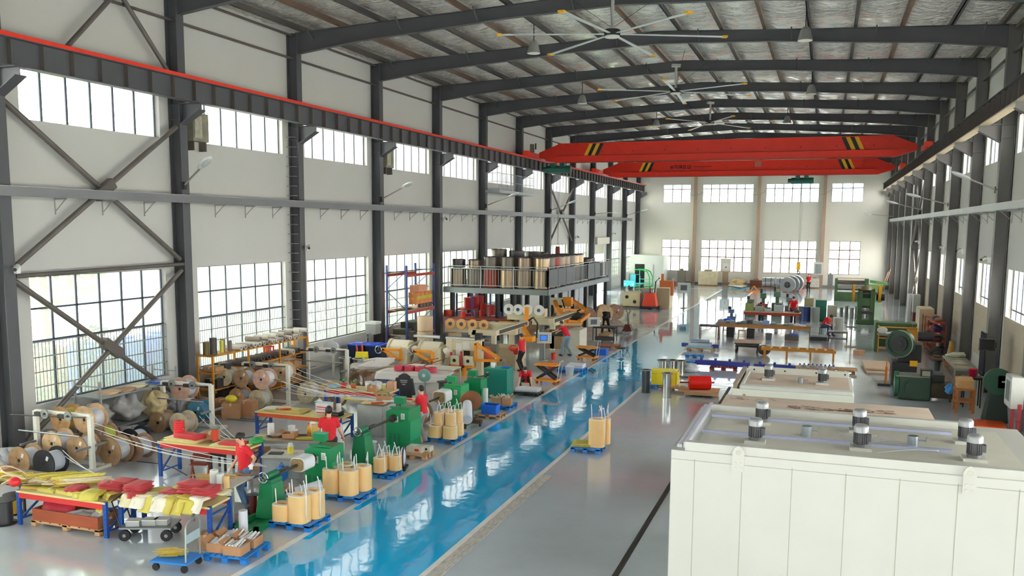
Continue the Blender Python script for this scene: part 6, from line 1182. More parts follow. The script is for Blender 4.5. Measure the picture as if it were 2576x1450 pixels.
t = T('roller_machine', 'large green roller machine with a shiny steel cylinder', 'machine', (2.2, 79, 0)); P(t, 'frame', B().bb(-1.7, -1.4, -.6, .6, 0, 2.0).bb(1.3, 1.7, -.6, .6, 0, 2.0).bb(-1.6, 1.6, -.5, .6, 0, .8), pg); P(t, 'steel_roller', B().cyl((-1.4, -.2, 1.4), (1.3, -.2, 1.4), .45, n=28), M('a9a79f', .15, .95)); P(t, 'top_guard', B().bb(-1.5, 1.5, -.2, .6, 1.95, 2.05), M('c9b090', .5)); P(t, 'gear_box', B().bb(1.7, 3.1, -.5, .5, 0, 1.5), M('6d8a50', .5, 0, .15)); P(t, 'arm', B().bar((1.8, -.3, 1.8), (3.6, -.4, 1.6), .25), M('5f8a4c', .5))
t.scale = (.78, .8, .95)
t = T('shear_machine', 'low green shear with an orange pipe guard', 'machine', (3.4, 47.2, 0)); P(t, 'frame', B().bb(-.9, -.7, -.5, .9, 0, 1.45).bb(.8, 1.0, -.5, .9, 0, 1.45).bb(-.8, .9, 0, .8, 1.0, 1.4).bb(-.8, .9, .1, .8, .2, .7), pg, bev=.02); P(t, 'work_table', B().bb(-.8, .9, -.6, 0, .85, .93), M('9a9a90', .4, .4)); og = M('cf8a1c', .5, 0, .1)
b = B()
for p, q in (((-.75, -1.0, 0), (-.75, -1.0, 1.3)), ((.95, -1.0, .3), (.95, -1.0, 1.3)), ((-.75, -1.0, 1.3), (.95, -1.0, 1.3)), ((-.75, -1.0, .75), (.95, -1.0, .75)), ((-.75, -1.0, .25), (.2, -1.0, .25)), ((.95, -1.0, 1.3), (1.0, .3, 1.3)), ((-.75, -1.0, 1.3), (-.75, -.4, 1.3))): b.bar(p, q, .05)
P(t, 'pipe_guard', b, og); P(t, 'guard_plate', B().bb(.5, .95, -1.0, -.97, .8, 1.25), og); P(t, 'rag', B().sph((-.6, -1.05, 1.15), (.25, .05, .16), 12), M('d0d2ca', .8)); P(t, 'papers', B().bb(-.4, .1, -.55, -.2, .93, .96), paperw)
# flywheel press and lower machine
t = T('flywheel_press', 'dark green press with a very large round flywheel facing the aisle', 'press', (3.3, 37.0, 0)); P(t, 'body_casting', B().bb(-.65, .25, -.15, .9, 0, .9).bb(-.45, .4, .0, .8, .9, 1.6).bb(-.45, .45, -.05, .95, 0, .25), M('2a2c2a', .5, .2, .2, 4), bev=.03)
w0 = P(t, 'flywheel', B().pipe((-.45, -.42, 1.66), (-.35, -.18, 1.66), .53, .44, 36).cyl((-.43, -.36, 1.66), (-.37, -.22, 1.66), .46, n=36), pgd); P(w0, 'wheel_recess', B().cyl((-.455, -.41, 1.66), (-.43, -.36, 1.66), .3, n=28), M('1a1c1b', .5)); P(w0, 'wheel_hub', B().cyl((-.47, -.45, 1.66), (-.43, -.36, 1.66), .14, n=20), dark); P(w0, 'bright_rim', B().pipe((-.452, -.425, 1.66), (-.448, -.418, 1.66), .53, .512, 36), M('9ab08a', .4, .3))
P(t, 'motor', B().cyl((.25, .3, 1.9), (.8, .3, 1.9), .18, n=16), dark); P(t, 'yellow_plate', B().bb(-.02, .25, -.215, -.2, .78, 1.0), hz_y); P(t, 'guide_post', B().bb(-.9, -.82, -.5, -.42, 0, .75).cyl((-.86, -.46, .75), (-.86, -.46, 1.1), .02, n=6), M('c8702a', .5, .1, .2)); P(t, 'foot_pedal', B().bb(-1.15, -.7, -.6, -.35, 0, .06), dark)
t = T('gear_machine', 'dark green belt driven machine on the floor before the flywheel press', 'machine', (3.2, 34.3, 0)); P(t, 'base_box', B().bb(-.5, .55, -.5, .5, 0, .82), pgd, bev=.03); P(t, 'table_top', B().bb(-.6, .5, -.5, .4, .82, .86), M('8a8a80', .4, .5)); P(t, 'switch_box', B().bb(.2, .58, -.45, -.1, .86, 1.1), M('20241f', .5)); P(t, 'label_plate', B().bb(.24, .5, -.456, -.45, .88, 1.06), M('9a9a88', .5))
P(t, 'side_wheel', B().cyl((-.62, -.1, .5), (-.52, -.1, .5), .44, n=30).pipe((-.64, -.1, .5), (-.5, -.1, .5), .46, .42, 30), M('1f5a3a', .4, .1, .2)); P(t, 'front_wheel', B().cyl((.1, -.6, .42), (.1, -.52, .42), .4, n=30), pgd); P(t, 'chute', B().bb(.55, 1.25, -.5, .3, .12, .62), M('4a3f30', .6, .3, .3, 5)); P(t, 'leg', B().bb(1.15, 1.22, -.48, -.4, 0, .12), M('4a3f30', .6)); P(t, 'leg', B().bb(1.15, 1.22, .2, .28, 0, .12), M('4a3f30', .6)); P(t, 'hopper', B().bb(.6, 1.0, -.2, .4, .62, .9), M('1e2420', .5))
# ---------- along the wall behind the presses ----------
t = T('locker', 'tall cream steel locker against the wall behind the presses', 'cabinet', (5.3, 52.6, 0)); P(t, 'locker_body', B().bb(-.35, .35, -1.0, 1.0, 0, 1.8), M('cdbf9e', .5, 0, .08)); 
for y in (-.5, .5): d_ = P(t, 'door', B().bb(-.37, -.35, y-.47, y+.47, .05, 1.75), M('d4c6a6', .45)); P(d_, 'handle', B().bb(-.39, -.37, y+.35, y+.38, .8, 1.0), steelg)
def openshelf(x, y, w_, d, h, label, c_, items, n=4, cat='shelf'):
    t = T('storage_shelf', label, cat, (x, y, 0)); mt = M(c_, .5, 0, .15)
    for sx in (-1, 1):
        for sy in (-1, 1): P(t, 'upright', B().bb(sx*(w_/2-.02)-.02, sx*(w_/2-.02)+.02, sy*(d/2-.02)-.02, sy*(d/2-.02)+.02, 0, h), mt)
    for i in range(n): P(t, 'shelf_board', B().bb(-w_/2, w_/2, -d/2, d/2, .1+i*(h-.15)/(n-1), .13+i*(h-.15)/(n-1)), mt)
    for i, (iy, lv, s_, c2, lb) in enumerate(items): X('stored_item', lb, 'tool', B().sph((0, 0, s_*.45), (s_*.8, s_, s_*.45), 12).bb(-s_*.5, s_*.5, -s_*.6, s_*.6, 0, s_*.4), M(c2, .6, 0, .3, 8), (x, y+iy, .13+lv*(h-.15)/(n-1)), 0)
openshelf(5.35, 50.6, .6, 1.3, 1.6, 'orange brown shelf beside the cream locker', 'a8502c', [(0, 1, .2, '8a3020', 'reddish tool box on the orange shelf lower level'), (.2, 2, .2, 'c06030', 'orange tool bag on the orange shelf middle level'), (-.3, 2, .18, '6a5a50', 'brown parcel on the orange shelf middle level')])
openshelf(5.4, 47.9, .6, 2.2, 1.55, 'red metal shelf crowded with bags behind the shear', 'a03428', [(-.6, 1, .3, '5a4a44', 'brown bundle on the red shelf second level'), (.3, 1, .3, 'b9a090', 'pale bundle on the red shelf second level'), (-.4, 2, .28, '3a2a6a', 'purple bag on the red shelf third level'), (.5, 2, .28, '8a2a34', 'dark red bag on the red shelf third level'), (0, 2, .26, '2a6ac8', 'bright blue bag on the red shelf third level'), (-.5, 3, .25, '8a5a48', 'brown cloth on top of the red shelf'), (.5, 3, .25, '2a2a2c', 'black bag on top of the red shelf')])
for i, (y, s_) in enumerate(((45.6, .5), (44.5, .45))): blob('dark %s heaped against the wall by the red shelf' % ['coat', 'sacking'][i], 'cloth', (5.3, y, 0), (.7, .8, s_), M('33302e', .85, 0, .2), 80+i, 'cloth_heap')
t = T('pedestal_grinder', 'short dark pedestal with a flat tray by the wall bench', 'stand', (4.75, 41.3, 0)); P(t, 'pedestal', B().cyl((0, 0, 0), (0, 0, .5), .12, .15, n=14), M('38423f', .5)); P(t, 'tray', B().bb(-.25, .25, -.35, .35, .5, .58), M('6a4a3a', .7)); P(t, 'rag', B().sph((.0, .1, .62), (.2, .25, .06), 10), M('5a463c', .8))
t = metal_table(.85, 3.6, .8, 'long metal bench with glass offcuts and papers along the wall', (5.25, 38.6, 0), 0, 'a9a698', M('9a9890', .5, .3), shelf=.0, name='wall_bench'); P(t, 'shelf', B().bb(-.4, .4, -1.75, 1.75, .32, .34), M('9a9480', .5))
for i in range(6): sheets([M('c9c6b4', .4), M('b5a878', .6), M('dfe0da', .4)][i % 3], 3, .5, .4, (5.25, 37.2+.55*i, .80), .3*i, '%s sheets on the long wall bench, %s from the camera' % (['grey', 'tan', 'white'][i % 3], ORD[i]), 'papers on the wall bench')
blob('pale green film roll heap on the wall bench', 'film', (5.3, 40.0, .81), (.5, .9, .18), M('d8e2c8', .4, 0, .15), 85, 'film_heap'); X('brown_sack_roll', 'standing golden brown roll beyond the wall bench', 'roll', B().cyl((0, 0, 0), (.05, .1, .75), .16, .1, n=14), M('a8823e', .5, 0, .25, 6), (5.35, 42.2, .45)); carton(.5, .5, .45, 'brown carton under the crate behind the wall bench', (5.35, 42.2, 0)); carton(.4, .6, .6, 'brown cartons under the near end of the wall bench', (5.2, 37.6, .34-.0), 0) if 0 else None
for i, y in enumerate((36.2, 33.6)): pass
t = T('band_saw', 'dark green band saw with a round wheel cover beside the grey switch cabinet', 'saw', (5.32, 31.0, 0)); P(t, 'stand_body', B().add([(-.35, -.3, 0), (.35, -.3, 0), (.35, .3, 0), (-.35, .3, 0), (-.2, -.2, 1.0), (.25, -.2, 1.0), (.25, .2, 1.0), (-.2, .2, 1.0)], [(0, 1, 5, 4), (1, 2, 6, 5), (2, 3, 7, 6), (3, 0, 4, 7), (4, 5, 6, 7), (3, 2, 1, 0)]), M('20302a', .5, .1, .15), bev=.02); P(t, 'wheel_cover', B().cyl((0, -.22, 1.3), (0, -.08, 1.3), .42, n=32).bb(0, .4, -.22, -.08, 1.1, 1.5), M('1f4a34', .45, .1, .1)); P(t, 'latch', B().bb(.1, .22, -.24, -.22, 1.28, 1.34).bb(.3, .5, -.24, -.22, 1.2, 1.26), M('8aa890', .4))
t = T('switch_cabinet', 'grey electric switch cabinet on the nearest wall column', 'cabinet', (5.55, 29.6, .75)); P(t, 'cabinet_body', B().bb(-.15, .2, -.4, .5, 0, .95), M('b9bbb4', .5, .1, .05), bev=.01); P(t, 'door', B().bb(-.165, -.15, -.36, .46, .05, .9), M('c4c6c0', .45)); P(t, 'door_window', B().bb(-.17, -.165, -.28, .3, .2, .8), M('8f9698', .2)); P(t, 'stand_post', B().bb(-.05, .05, -.05, .05, -.75, 0), M('b5424a', .5))
t = T('red_pipe', 'dark red riser pipe beside the switch cabinet', 'pipe', (5.6, 28.9, 0)); P(t, 'pipe_run', B().cyl((0, 0, 0), (0, 0, .95), .06, n=12), M('a0323c', .45)); P(t, 'collar', B().cyl((0, 0, .42), (0, 0, .47), .08, n=12), M('8a2a32', .5))
pallet(1.0, 1.3, 'low wooden pallet under the copper sheets', (4.95, 30.0-.7, 0), -.1, plyd, h=.1)
X('copper_sheet_stack', 'stack of glossy orange copper sheets on the low pallet by the wall', 'copper sheets', B().box((0, 0, .06), (.85, 1.1, .12)).box((.02, .0, .13), (.8, 1.0, .02), rz=.05), M('e8581c', .25, .5, .15, 2, st=(1, 6, 1)), (4.9, 29.35, .1), -.1)
t = T('wooden_crate', 'orange brown wooden crate frame behind the band saw', 'crate', (4.6, 32.3, 0)); wc_ = M('b4703a', .65, 0, .25, 4)
for x in (-.25, .25):
    for y in (-.3, .3): P(t, 'post', B().bb(x-.04, x+.04, y-.04, y+.04, 0, .8), wc_)
P(t, 'top_board', B().bb(-.3, .3, -.35, .35, .75, .8), wc_); P(t, 'middle_board', B().bb(-.3, .3, -.35, .35, .35, .4), wc_); X('cardboard_sheet', 'folded tan cardboard on the orange brown crate', 'cardboard', B().box((0, 0, .15), (.5, .6, .3), rx=.1), M('c49a66', .8, 0, .1), (4.6, 32.4, .8)); blob('blue and white bag hanging by the orange brown crate', 'bag', (4.25, 33.2, .4), (.25, .25, .35), M('4a9ae0', .5, 0, .4, 5), 88); jar('bucket', (4.95, 33.2, 1.05), 'crimson tub behind the band saw cover', .9, 'c81c44'); metal_table(.6, .5, 1.05, 'narrow dark stand holding the crimson tub', (4.95, 33.3, 0), 0, '3a3a3a', dark)
t = T('dark_curtain', 'dark grey hanging curtain on the column beside the beige panel', 'curtain', (5.35, 34.2, 0)); P(t, 'curtain_cloth', B().sheet(lambda u, v_: (.06*sin(22*u), -.4+.8*u, 1.0+1.5*v_), 40, 6, .01), M('4c4e50', .8, 0, .1)); P(t, 'curtain_rod', B().cyl((0, -.45, 2.52), (0, .45, 2.52), .015, n=6), steelg)
t = T('monitor', 'black monitor hung on the column beside the beige panel', 'monitor', (5.35, 33.4, 1.95)); P(t, 'screen_frame', B().bb(-.25, .25, -.05, .02, 0, .42), M('3a3c3e', .5)); P(t, 'screen', B().bb(-.22, .22, -.055, -.05, .03, .39), M('0e0f10', .25)); P(t, 'bracket', B().bb(-.03, .3, .02, .06, .1, .3), dark)
beige = M('b6ab94', .6, 0, .08, 1.5)
for k in (2, 3, 4, 5, 6):
    y = Y0+SP*k+.95; b = B().bb(WR-.03, WR-.005, y, y+5.1, .85, 2.95)
    for i in range(4): b.bb(WR-.035, WR-.03, y+.4, y+4.6, 1.2+.42*i, 1.215+.42*i)
    X('beige_panel', 'large beige insulating panel covering the lower wall window, %s from the camera' % ORD[k-2], 'panel', b, beige, group='beige wall panels')
t = T('leaning_board', 'brown boards leaning in the far corner behind the presses', 'boards', (5.2, 87.5, 0)); P(t, 'board', B().bar((-.3, 0, 0), (.35, .3, 2.1), 1.2, .04, (1, 0, 0)), M('b59a80', .7, 0, .1)); P(t, 'brace_bar', B().bar((-.2, -1.2, 0), (.5, .4, 2.4), .12, .1), M('5a3a2a', .6))
t = T('wall_duct', 'white vertical pipe box standing by the green shear', 'duct', (4.85, 57.5, 0)); P(t, 'duct_body', B().cyl((0, 0, .3), (.05, 0, 2.2), .13, n=14), whitep); P(t, 'foot', B().bb(-.15, .15, -.15, .15, 0, .3), M('c8302a', .5))
t = T('switch_cabinet', 'pale green switch cabinet on the wall near the white pipe box', 'cabinet', (5.5, 60.0, .9)); P(t, 'cabinet_body', B().bb(-.2, .2, -.4, .4, 0, 1.1), M('b6c0b4', .5)); P(t, 'leg_frame', B().bb(-.18, .18, -.38, .38, -.9, 0), M('7a2a2c', .6))

# ---------- far end ----------
t = T('control_room', 'white cabin with a dark open doorway in the far corner', 'cabin', (0, 0, 0)); wr = M('dfe3de', .6, 0, .03)
P(t, 'cabin_wall', B().bb(-19.7, -19.15, 93.0, 93.1, 0, 3.0).bb(-18.1, -16.1, 93.0, 93.1, 0, 3.0).bb(-19.15, -18.1, 93.0, 93.1, 2.15, 3.0).bb(-16.2, -16.1, 93.1, 95.95, 0, 3.0), wr); P(t, 'cabin_roof', B().bb(-19.72, -16.05, 92.95, 95.95, 3.0, 3.08), wr); P(t, 'sliding_door', B().bb(-18.05, -17.2, 92.92, 92.98, .05, 2.15), M('e8eae6', .5)); P(t, 'interior_shade_sheet', B().bb(-19.3, -18.0, 94.2, 94.25, 0, 2.4), M('0c1c22', .6))  # near-black sheet behind the doorway stands in for the shade inside
t = T('cargo_tricycle', 'turquoise electric cargo tricycle parked before the white cabin', 'tricycle', (-17.5, 84.2, 0), -.2); tq = M('22c4d6', .35, 0, .05)
P(t, 'front_panel', B().bb(-.6, .6, -.9, -.7, .35, .95), tq, bev=.05); P(t, 'seat_back', B().bb(-.2, .3, -.1, 0, .7, 1.5), tq); P(t, 'cargo_bed', B().bb(-.55, .65, .1, 1.4, .5, .6), tq); P(t, 'frame_loop', B().tube([(-.5, .1, .6), (-.5, .1, 1.35), (-.4, .1, 1.5), (.6, .1, 1.5), (.7, .1, 1.35), (.7, .1, .6)], .03, 8), tq)
for x, y in ((0, -.75), (-.5, .9), (.6, .9)): P(t, 'wheel', B().cyl((x-.06, y, .27), (x+.06, y, .27), .27, n=18), rubber)
for x in (-.4, .4): P(t, 'headlamp', B().cyl((x, -.93, .6), (x, -.9, .6), .09, n=12), lens_)
t = T('green_cart', 'bright green arched cart frame behind the turquoise tricycle', 'cart', (-16.5, 86, 0), -.2); gg = M('2ec85a', .4, 0, .08)
for y in (-.4, .4): P(t, 'arch', B().tube([(-1.1, y, 1.9), (-.3, y, 1.9), (.2, y, 1.7), (.45, y, 1.2), (.5, y, .2)], .06, 8), gg)
P(t, 'canopy', B().bb(-1.1, -.2, -.42, .42, 1.85, 1.9), gg); P(t, 'side_grid', B().bb(-1.0, .45, .38, .42, .5, .56).bb(-1.0, .45, .38, .42, .9, .96).bb(-.95, -.9, .38, .42, 0, 1.8).bb(-.4, -.35, .38, .42, 0, 1.6), M('8fe0b0', .4)); P(t, 'base', B().bb(-1.0, .5, -.42, .42, .2, .3), gg)
for i, (x, y, w_, d, h, c_, n_) in enumerate(((-11.5, 93.9, 1.9, 1.2, 1.5, 'd8c8a4', 'cream machine crate by the end wall'), (-14.4, 94.6, .8, .8, 1.5, '8a8478', 'bundle of grey rods and pipes by the end wall'), (-9.4, 95.6, .5, .25, 0, 'e4e4d8', ''), (-6.6, 93.9, 1.2, .8, .7, '8a4a34', 'brown crate of scrap by the end wall'), (-2.3, 93.8, .9, .7, .8, 'd9785a', 'salmon coloured stack by the far man'), (-.9, 94.3, .9, .6, 1.0, 'dcdcd0', 'white machine cabinet beyond the far man'), (.6, 94.5, .5, .4, 1.4, '7c7c7c', 'grey post machine by the end wall'), (-14.6, 90.6, .7, .7, .6, '6a4a5a', 'purple brown motor part by the cabin'))):
    if not h: continue
    t = T('floor_machine', n_, 'machine', (x, y, 0)); P(t, 'machine_body', B().bb(-w_/2, w_/2, -d/2, d/2, .1, h), M(c_, .55, 0, .2, 4), bev=.02); P(t, 'base_frame', B().bb(-w_/2, w_/2, -d/2, d/2, 0, .1), plyd); P(t, 'top_part', B().bb(-w_/5, w_/5, -d/4, d/4, h, h+.18), M('a59a84', .6, 0, .3))
t = T('wall_switch_box', 'white framed switch box on the first pilaster of the end wall', 'switch box', (-9.6, 95.6, 1.6)) if 0 else T('wall_switch_box', 'white framed switch box on a brown post at the end wall', 'switch box', (-9.9, 95.5, 0)); P(t, 'frame', B().bb(-.5, .5, -.15, .1, 1.45, 2.8), M('dcd8c8', .5)); P(t, 'panel', B().bb(-.3, .3, -.17, -.15, 1.6, 2.3), whitep); P(t, 'post', B().bb(-.3, .3, -.1, .1, 0, 1.45), M('b39a84', .6)); P(t, 'knob', B().cyl((.05, -.19, 1.9), (.05, -.17, 1.9), .08, n=10), M('a83a2a', .5))
t = T('wall_switch_box', 'white framed switch box at the end wall beyond the far man', 'switch box', (-.6, 95.6, 1.3)); P(t, 'frame', B().bb(-.45, .45, -.1, .1, 0, 1.3), M('e8e8e0', .5)); P(t, 'panel', B().bb(-.3, .3, -.12, -.1, .15, 1.1), M('8f9a9c', .5))
blob('tan tarpaulin heaped on the floor by the end wall', 'tarpaulin', (-8.4, 93.6, 0), (2.6, 1.4, .8), M('c8ae7c', .8, 0, .2), 91, 'tarpaulin_heap', None, .3); blob('pale sheeting spread around the tan tarpaulin', 'sheeting', (-8.4, 93.2, 0), (4.0, 1.6, .25), M('e6dcc8', .8, 0, .15), 92, 'sheeting')
for i, x in enumerate((-5.3, -3.9)): t = T('wire_coil_drum', 'large silver wrapped coil drum by the end wall, %s from the brown scrap crate' % ORD[i], 'coil', (x, 92.6, 0)); P(t, 'coil_body', B().cyl((-.6, 0, .55), (.6, 0, .55), .52, n=28), M('b6babd', .3, .6, .1)); P(t, 'strap', B().pipe((-.3, 0, .55), (-.25, 0, .55), .53, .5, 24).pipe((.25, 0, .55), (.3, 0, .55), .53, .5, 24), dark); P(t, 'cradle', B().bb(-.6, .6, -.45, .45, 0, .12), plyd)
for i, (x, y, r) in enumerate(((-3.2, 87.2, .72), (-2.9, 88.0, .76), (-2.6, 88.8, .78))): t = T('steel_strip_coil', 'upright grey steel strip coil near the far man, %s' % ['front one', 'middle one', 'rear one'][i], 'coil', (x, y, 0)); P(t, 'coil_body', B().pipe((-.05, -.3, r), (.05, .3, r), r, r*.35, 32), M('a2a6aa', .3, .7, .1)); P(t, 'core', B().pipe((-.055, -.32, r), (-.05, -.3, r), r*.4, r*.3, 20), dark); P(t, 'cradle', B().bb(-.4, .4, -.3, .3, 0, .08), plyd)
t = T('orange_jack', 'small orange A shaped stand on the far floor', 'stand', (-6.2, 86.0, 0)); P(t, 'frame', B().bar((-.4, 0, 0), (0, 0, .6), .1).bar((.4, 0, 0), (0, 0, .6), .1).bb(-.7, .5, -.1, .1, 0, .12), M('f08a1c', .5))
S('line_marking', B().bb(-14.0, -7.0, 88.3, 88.6, 0, .004), M('d9dcdc', .4))
# ---------- foil winding machines ----------
def framebar(t, name, pts, w_, mt): 
    b = B()
    for p, q in zip(pts, pts[1:]): b.bar(p, q, w_)
    return P(t, name, b, mt)
cmf = M('d9cfae', .45, 0, .06, 2)
def wheel(t, c, r, ax, mt=chrome):
    d = V(ax).normalized(); u = d.cross(V((0, 0, 1))).normalized(); q = u.cross(d); c = V(c); b = B()
    b.tube([c+u*r*cos(a)+q*r*sin(a) for a in [2*pi*i/18 for i in range(19)]], .018, 6)
    for a in (90, 210, 330): b.bar(c, c+u*r*cos(R(a))+q*r*sin(R(a)), .022)
    return P(t, 'handwheel', b, mt)
def unwinder(x, y, label):
    t = T('foil_unwinder', label, 'machine', (x, y, 0))
    P(t, 'side_plate', B().prism([(-.15, 0), (2.2, 0), (2.2, 1.25), (.6, 1.15), (-.15, .95)], 'x', -.06, .06), cmf, bev=.015); P(t, 'front_post', B().bb(-.14, .14, -.2, .05, 0, 1.1), cmf, bev=.01)
    P(t, 'foil_roll', B().cyl((-1.02, .75, .85), (-.1, .75, .85), .42, n=30), M('e3d9c0', .4, 0, .05)); P(t, 'roll_core', B().cyl((-1.08, .75, .85), (-1.0, .75, .85), .33, n=26).cyl((-1.3, .75, .85), (-1.0, .75, .85), .08, n=12), M('1c1a1c', .6)); P(t, 'paper_wrap', B().pipe((-1.06, .75, .85), (-.95, .75, .85), .45, .41, 30), M('cfc4a8', .5))
    framebar(t, 'swing_arm', [(-.95, -.25, .98), (-.1, -.25, .98), (-.1, -.25, .55), (-.95, -.25, .98)], .1, orange); wheel(t, (-1.1, -.3, .95), .15, (0, 1, 0))
    P(t, 'loose_foil', B().sheet(lambda u, v_: (.12+.35*u+.12*sin(5*v_), .2+.3*u+.2*v_, 1.05-.95*v_+.1*sin(4*u)), 10, 14, .006), M('ece4d2', .5, 0, .06)); P(t, 'floor_pedestal', B().bb(-1.2, 1.0, .3, 2.0, 0, .12), cmf)
    return t
unwinder(-16.15, 32.3, 'cream foil unwinder with an orange swing arm, window side one'); unwinder(-14.72, 32.3, 'cream foil unwinder with an orange swing arm, next to the paper covered beam')
t = T('foil_winding_machine', 'cream foil winding machine with posted papers and big orange arm', 'machine', (0, 0, 0))
P(t, 'front_beam', B().bb(-14.55, -12.95, 32.8, 33.0, 1.0, 1.42), cmf, bev=.01); P(t, 'post', B().bb(-14.5, -14.25, 32.7, 33.0, 0, 1.3), cmf, bev=.01); P(t, 'post', B().bb(-13.2, -12.95, 32.75, 33.0, 0, 1.45), cmf, bev=.01)
P(t, 'posted_paper', B().bb(-14.1, -13.85, 32.79, 32.797, .6, 1.3), paperw); P(t, 'posted_paper', B().bb(-13.8, -13.5, 32.79, 32.797, 1.08, 1.36), paperw); P(t, 'dial_unit', B().cyl((-14.35, 32.6, 1.45), (-14.35, 32.75, 1.45), .1, n=14), M('d9d4c4', .4))
framebar(t, 'orange_arm', [(-13.15, 32.6, 1.35), (-13.15, 32.6, .65), (-12.0, 32.6, .72), (-13.15, 32.6, 1.35)], .1, orange); wheel(t, (-11.95, 32.5, .72), .12, (0, 1, 0), steelg)
for x in (-14.05, -13.45): q_ = P(t, 'bearing_block', B().bb(x-.2, x+.2, 32.5, 32.7, .42, .82), cmf, bev=.03); P(q_, 'bore', B().cyl((x, 32.49, .62), (x, 32.5, .62), .07, n=14), blk); P(t, 'orange_foot', B().bb(x-.22, x-.14, 32.45, 32.7, 0, .42).bb(x-.22, x+.22, 32.45, 32.7, .34, .42), orange)
P(t, 'red_frame', B().bar((-14.2, 32.55, .3), (-14.2, 32.55, .95), .08).bar((-13.75, 32.55, .35), (-13.3, 32.55, .7), .08).bar((-13.75, 32.55, .2), (-13.75, 32.55, 1.0), .08), M('b42a26', .5))
P(t, 'roller', B().cyl((-16.3, 33.4, 1.42), (-13.0, 33.1, 1.42), .06, n=12), M('eceeee', .25, .2)); P(t, 'roller', B().cyl((-16.0, 34.0, 1.35), (-13.0, 33.8, 1.35), .07, n=12), M('8c8a84', .3, .7)); P(t, 'drive_unit', B().bb(-15.0, -14.75, 33.2, 33.5, 1.1, 1.6), dark); P(t, 'drive_unit', B().bb(-13.35, -13.1, 33.0, 33.25, 1.42, 1.7), dark); P(t, 'drive_unit', B().bb(-16.5, -16.3, 33.3, 33.6, 1.15, 1.6), dark)
PJ = t
k0 = set(t.children)
P(t, 'upper_beam', B().bb(-13.1, -11.85, 34.0, 34.25, 1.5, 1.72), cmf, bev=.01); P(t, 'upper_side_beam', B().bb(-12.1, -11.85, 34.25, 38.3, 1.5, 1.74), cmf, bev=.01); P(t, 'side_slot', B().bb(-11.85, -11.84, 34.4, 38.1, 1.54, 1.7), M('3b3630', .5)); P(t, 'gusset', B().prism([(-13.1, .9), (-12.75, 1.1), (-12.75, 1.72), (-12.9, 1.72)], 'y', 34.0, 34.08), cmf)
for x in (-12.95, -12.0): P(t, 'upper_post', B().bb(x-.09, x+.09, 34.05, 34.25, 0, 1.5), cmf)
P(t, 'upper_post', B().bb(-12.1, -11.9, 37.9, 38.1, 0, 1.5), cmf); P(t, 'table_housing', B().bb(-12.9, -11.75, 34.6, 35.8, 0, .95), M('c4b38e', .5, 0, .1), bev=.02); P(t, 'dark_housing', B().bb(-14.0, -12.9, 34.3, 36.0, 0, .9), M('4a443c', .6, 0, .3, 4)); P(t, 'red_cloth', B().sph((-12.6, 33.6, .8), (.25, .2, .35), 12), M('e0664c', .5, 0, .2, 6)); P(t, 'winding_drum', B().cyl((-13.0, 33.7, 1.0), (-12.2, 33.7, 1.0), .2, n=18), M('8a8478', .4, .5))
framebar(t, 'lift_arm', [(-11.95, 38.3, 2.35), (-11.95, 38.3, 1.6), (-11.9, 37.6, 1.5), (-11.3, 36.9, 1.05)], .16, orange); P(t, 'arm_head', B().bb(-11.7, -11.1, 36.6, 37.1, .95, 1.2), orange, bev=.03); P(t, 'arm_beam', B().bb(-13.3, -11.9, 38.15, 38.35, 1.45, 1.65), orange); P(t, 'cable_loop', B().tube([(-11.9, 38.3, 1.7), (-11.6, 38.2, 1.9), (-11.2, 37.6, 1.7), (-11.1, 37.2, 1.1)], .04, 8), blk)
for c_ in set(t.children)-k0: c_.location.x -= .95 if 'housing' not in c_.name and 'cloth' not in c_.name and 'winding' not in c_.name else .4
P(t, 'reel_box', B().bb(-16.3, -12.95, 36.9, 37.3, 1.2, 1.72), cmf, bev=.015); P(t, 'reel_box_leg', B().bb(-15.9, -15.7, 36.95, 37.2, 0, 1.2), cmf); P(t, 'reel_box_leg', B().bb(-13.3, -13.1, 36.95, 37.2, 0, 1.2), cmf)
for x in (-16.1, -15.55, -15.0, -14.45):
    q_ = P(t, 'tape_reel', B().cyl((x, 36.78, 1.6), (x, 36.86, 1.6), .24, n=24), M('e8b070', .35, 0, .1)); P(q_, 'reel_hub', B().cyl((x, 36.76, 1.6), (x, 36.78, 1.6), .09, n=14), M('5a5c66', .4, .3))
t = T('foil_winding_machine', 'second cream foil winding machine with white reels, behind the first', 'machine', (0, 0, 0))
P(t, 'reel_box', B().bb(-15.1, -13.1, 41.7, 42.2, 1.35, 1.95), cmf, bev=.015); P(t, 'tray_box', B().bb(-13.6, -12.35, 41.2, 42.6, 1.2, 1.5), cmf, bev=.02); P(t, 'side_beam', B().bb(-12.55, -12.3, 40.6, 45.6, 1.35, 1.62), cmf, bev=.01); P(t, 'side_slot', B().bb(-12.3, -12.29, 40.8, 45.4, 1.4, 1.57), M('3b3630', .5))
for x in (-14.95, -14.45, -13.95, -13.35):
    q_ = P(t, 'tape_reel', B().cyl((x, 41.5, 1.9), (x, 41.6, 1.9), .27, n=24), M('efeee6', .3, 0, .04)); P(q_, 'reel_hub', B().cyl((x, 41.48, 1.9), (x, 41.5, 1.9), .09, n=12), M('3a4a6a', .4))
for x, y in ((-14.4, 42), (-12.45, 41.0), (-12.45, 45.3), (-13.4, 45.3)): P(t, 'post', B().bb(x-.1, x+.1, y-.1, y+.1, 0, 1.35), cmf)
P(t, 'machine_bed', B().bb(-13.3, -11.9, 42.6, 44.6, 0, .85), M('b9a684', .5, 0, .12), bev=.02); P(t, 'front_panel', B().bb(-11.9, -11.3, 41.8, 43.2, 0, .95), M('e2ddca', .5)); P(t, 'brown_board', B().bb(-12.9, -11.95, 40.9, 41.0, .1, 1.0), M('9a7c5e', .7, 0, .08)); P(t, 'winding_drum', B().cyl((-12.4, 40.4, .95), (-11.7, 40.4, .95), .16, n=16), M('55504a', .4, .4))
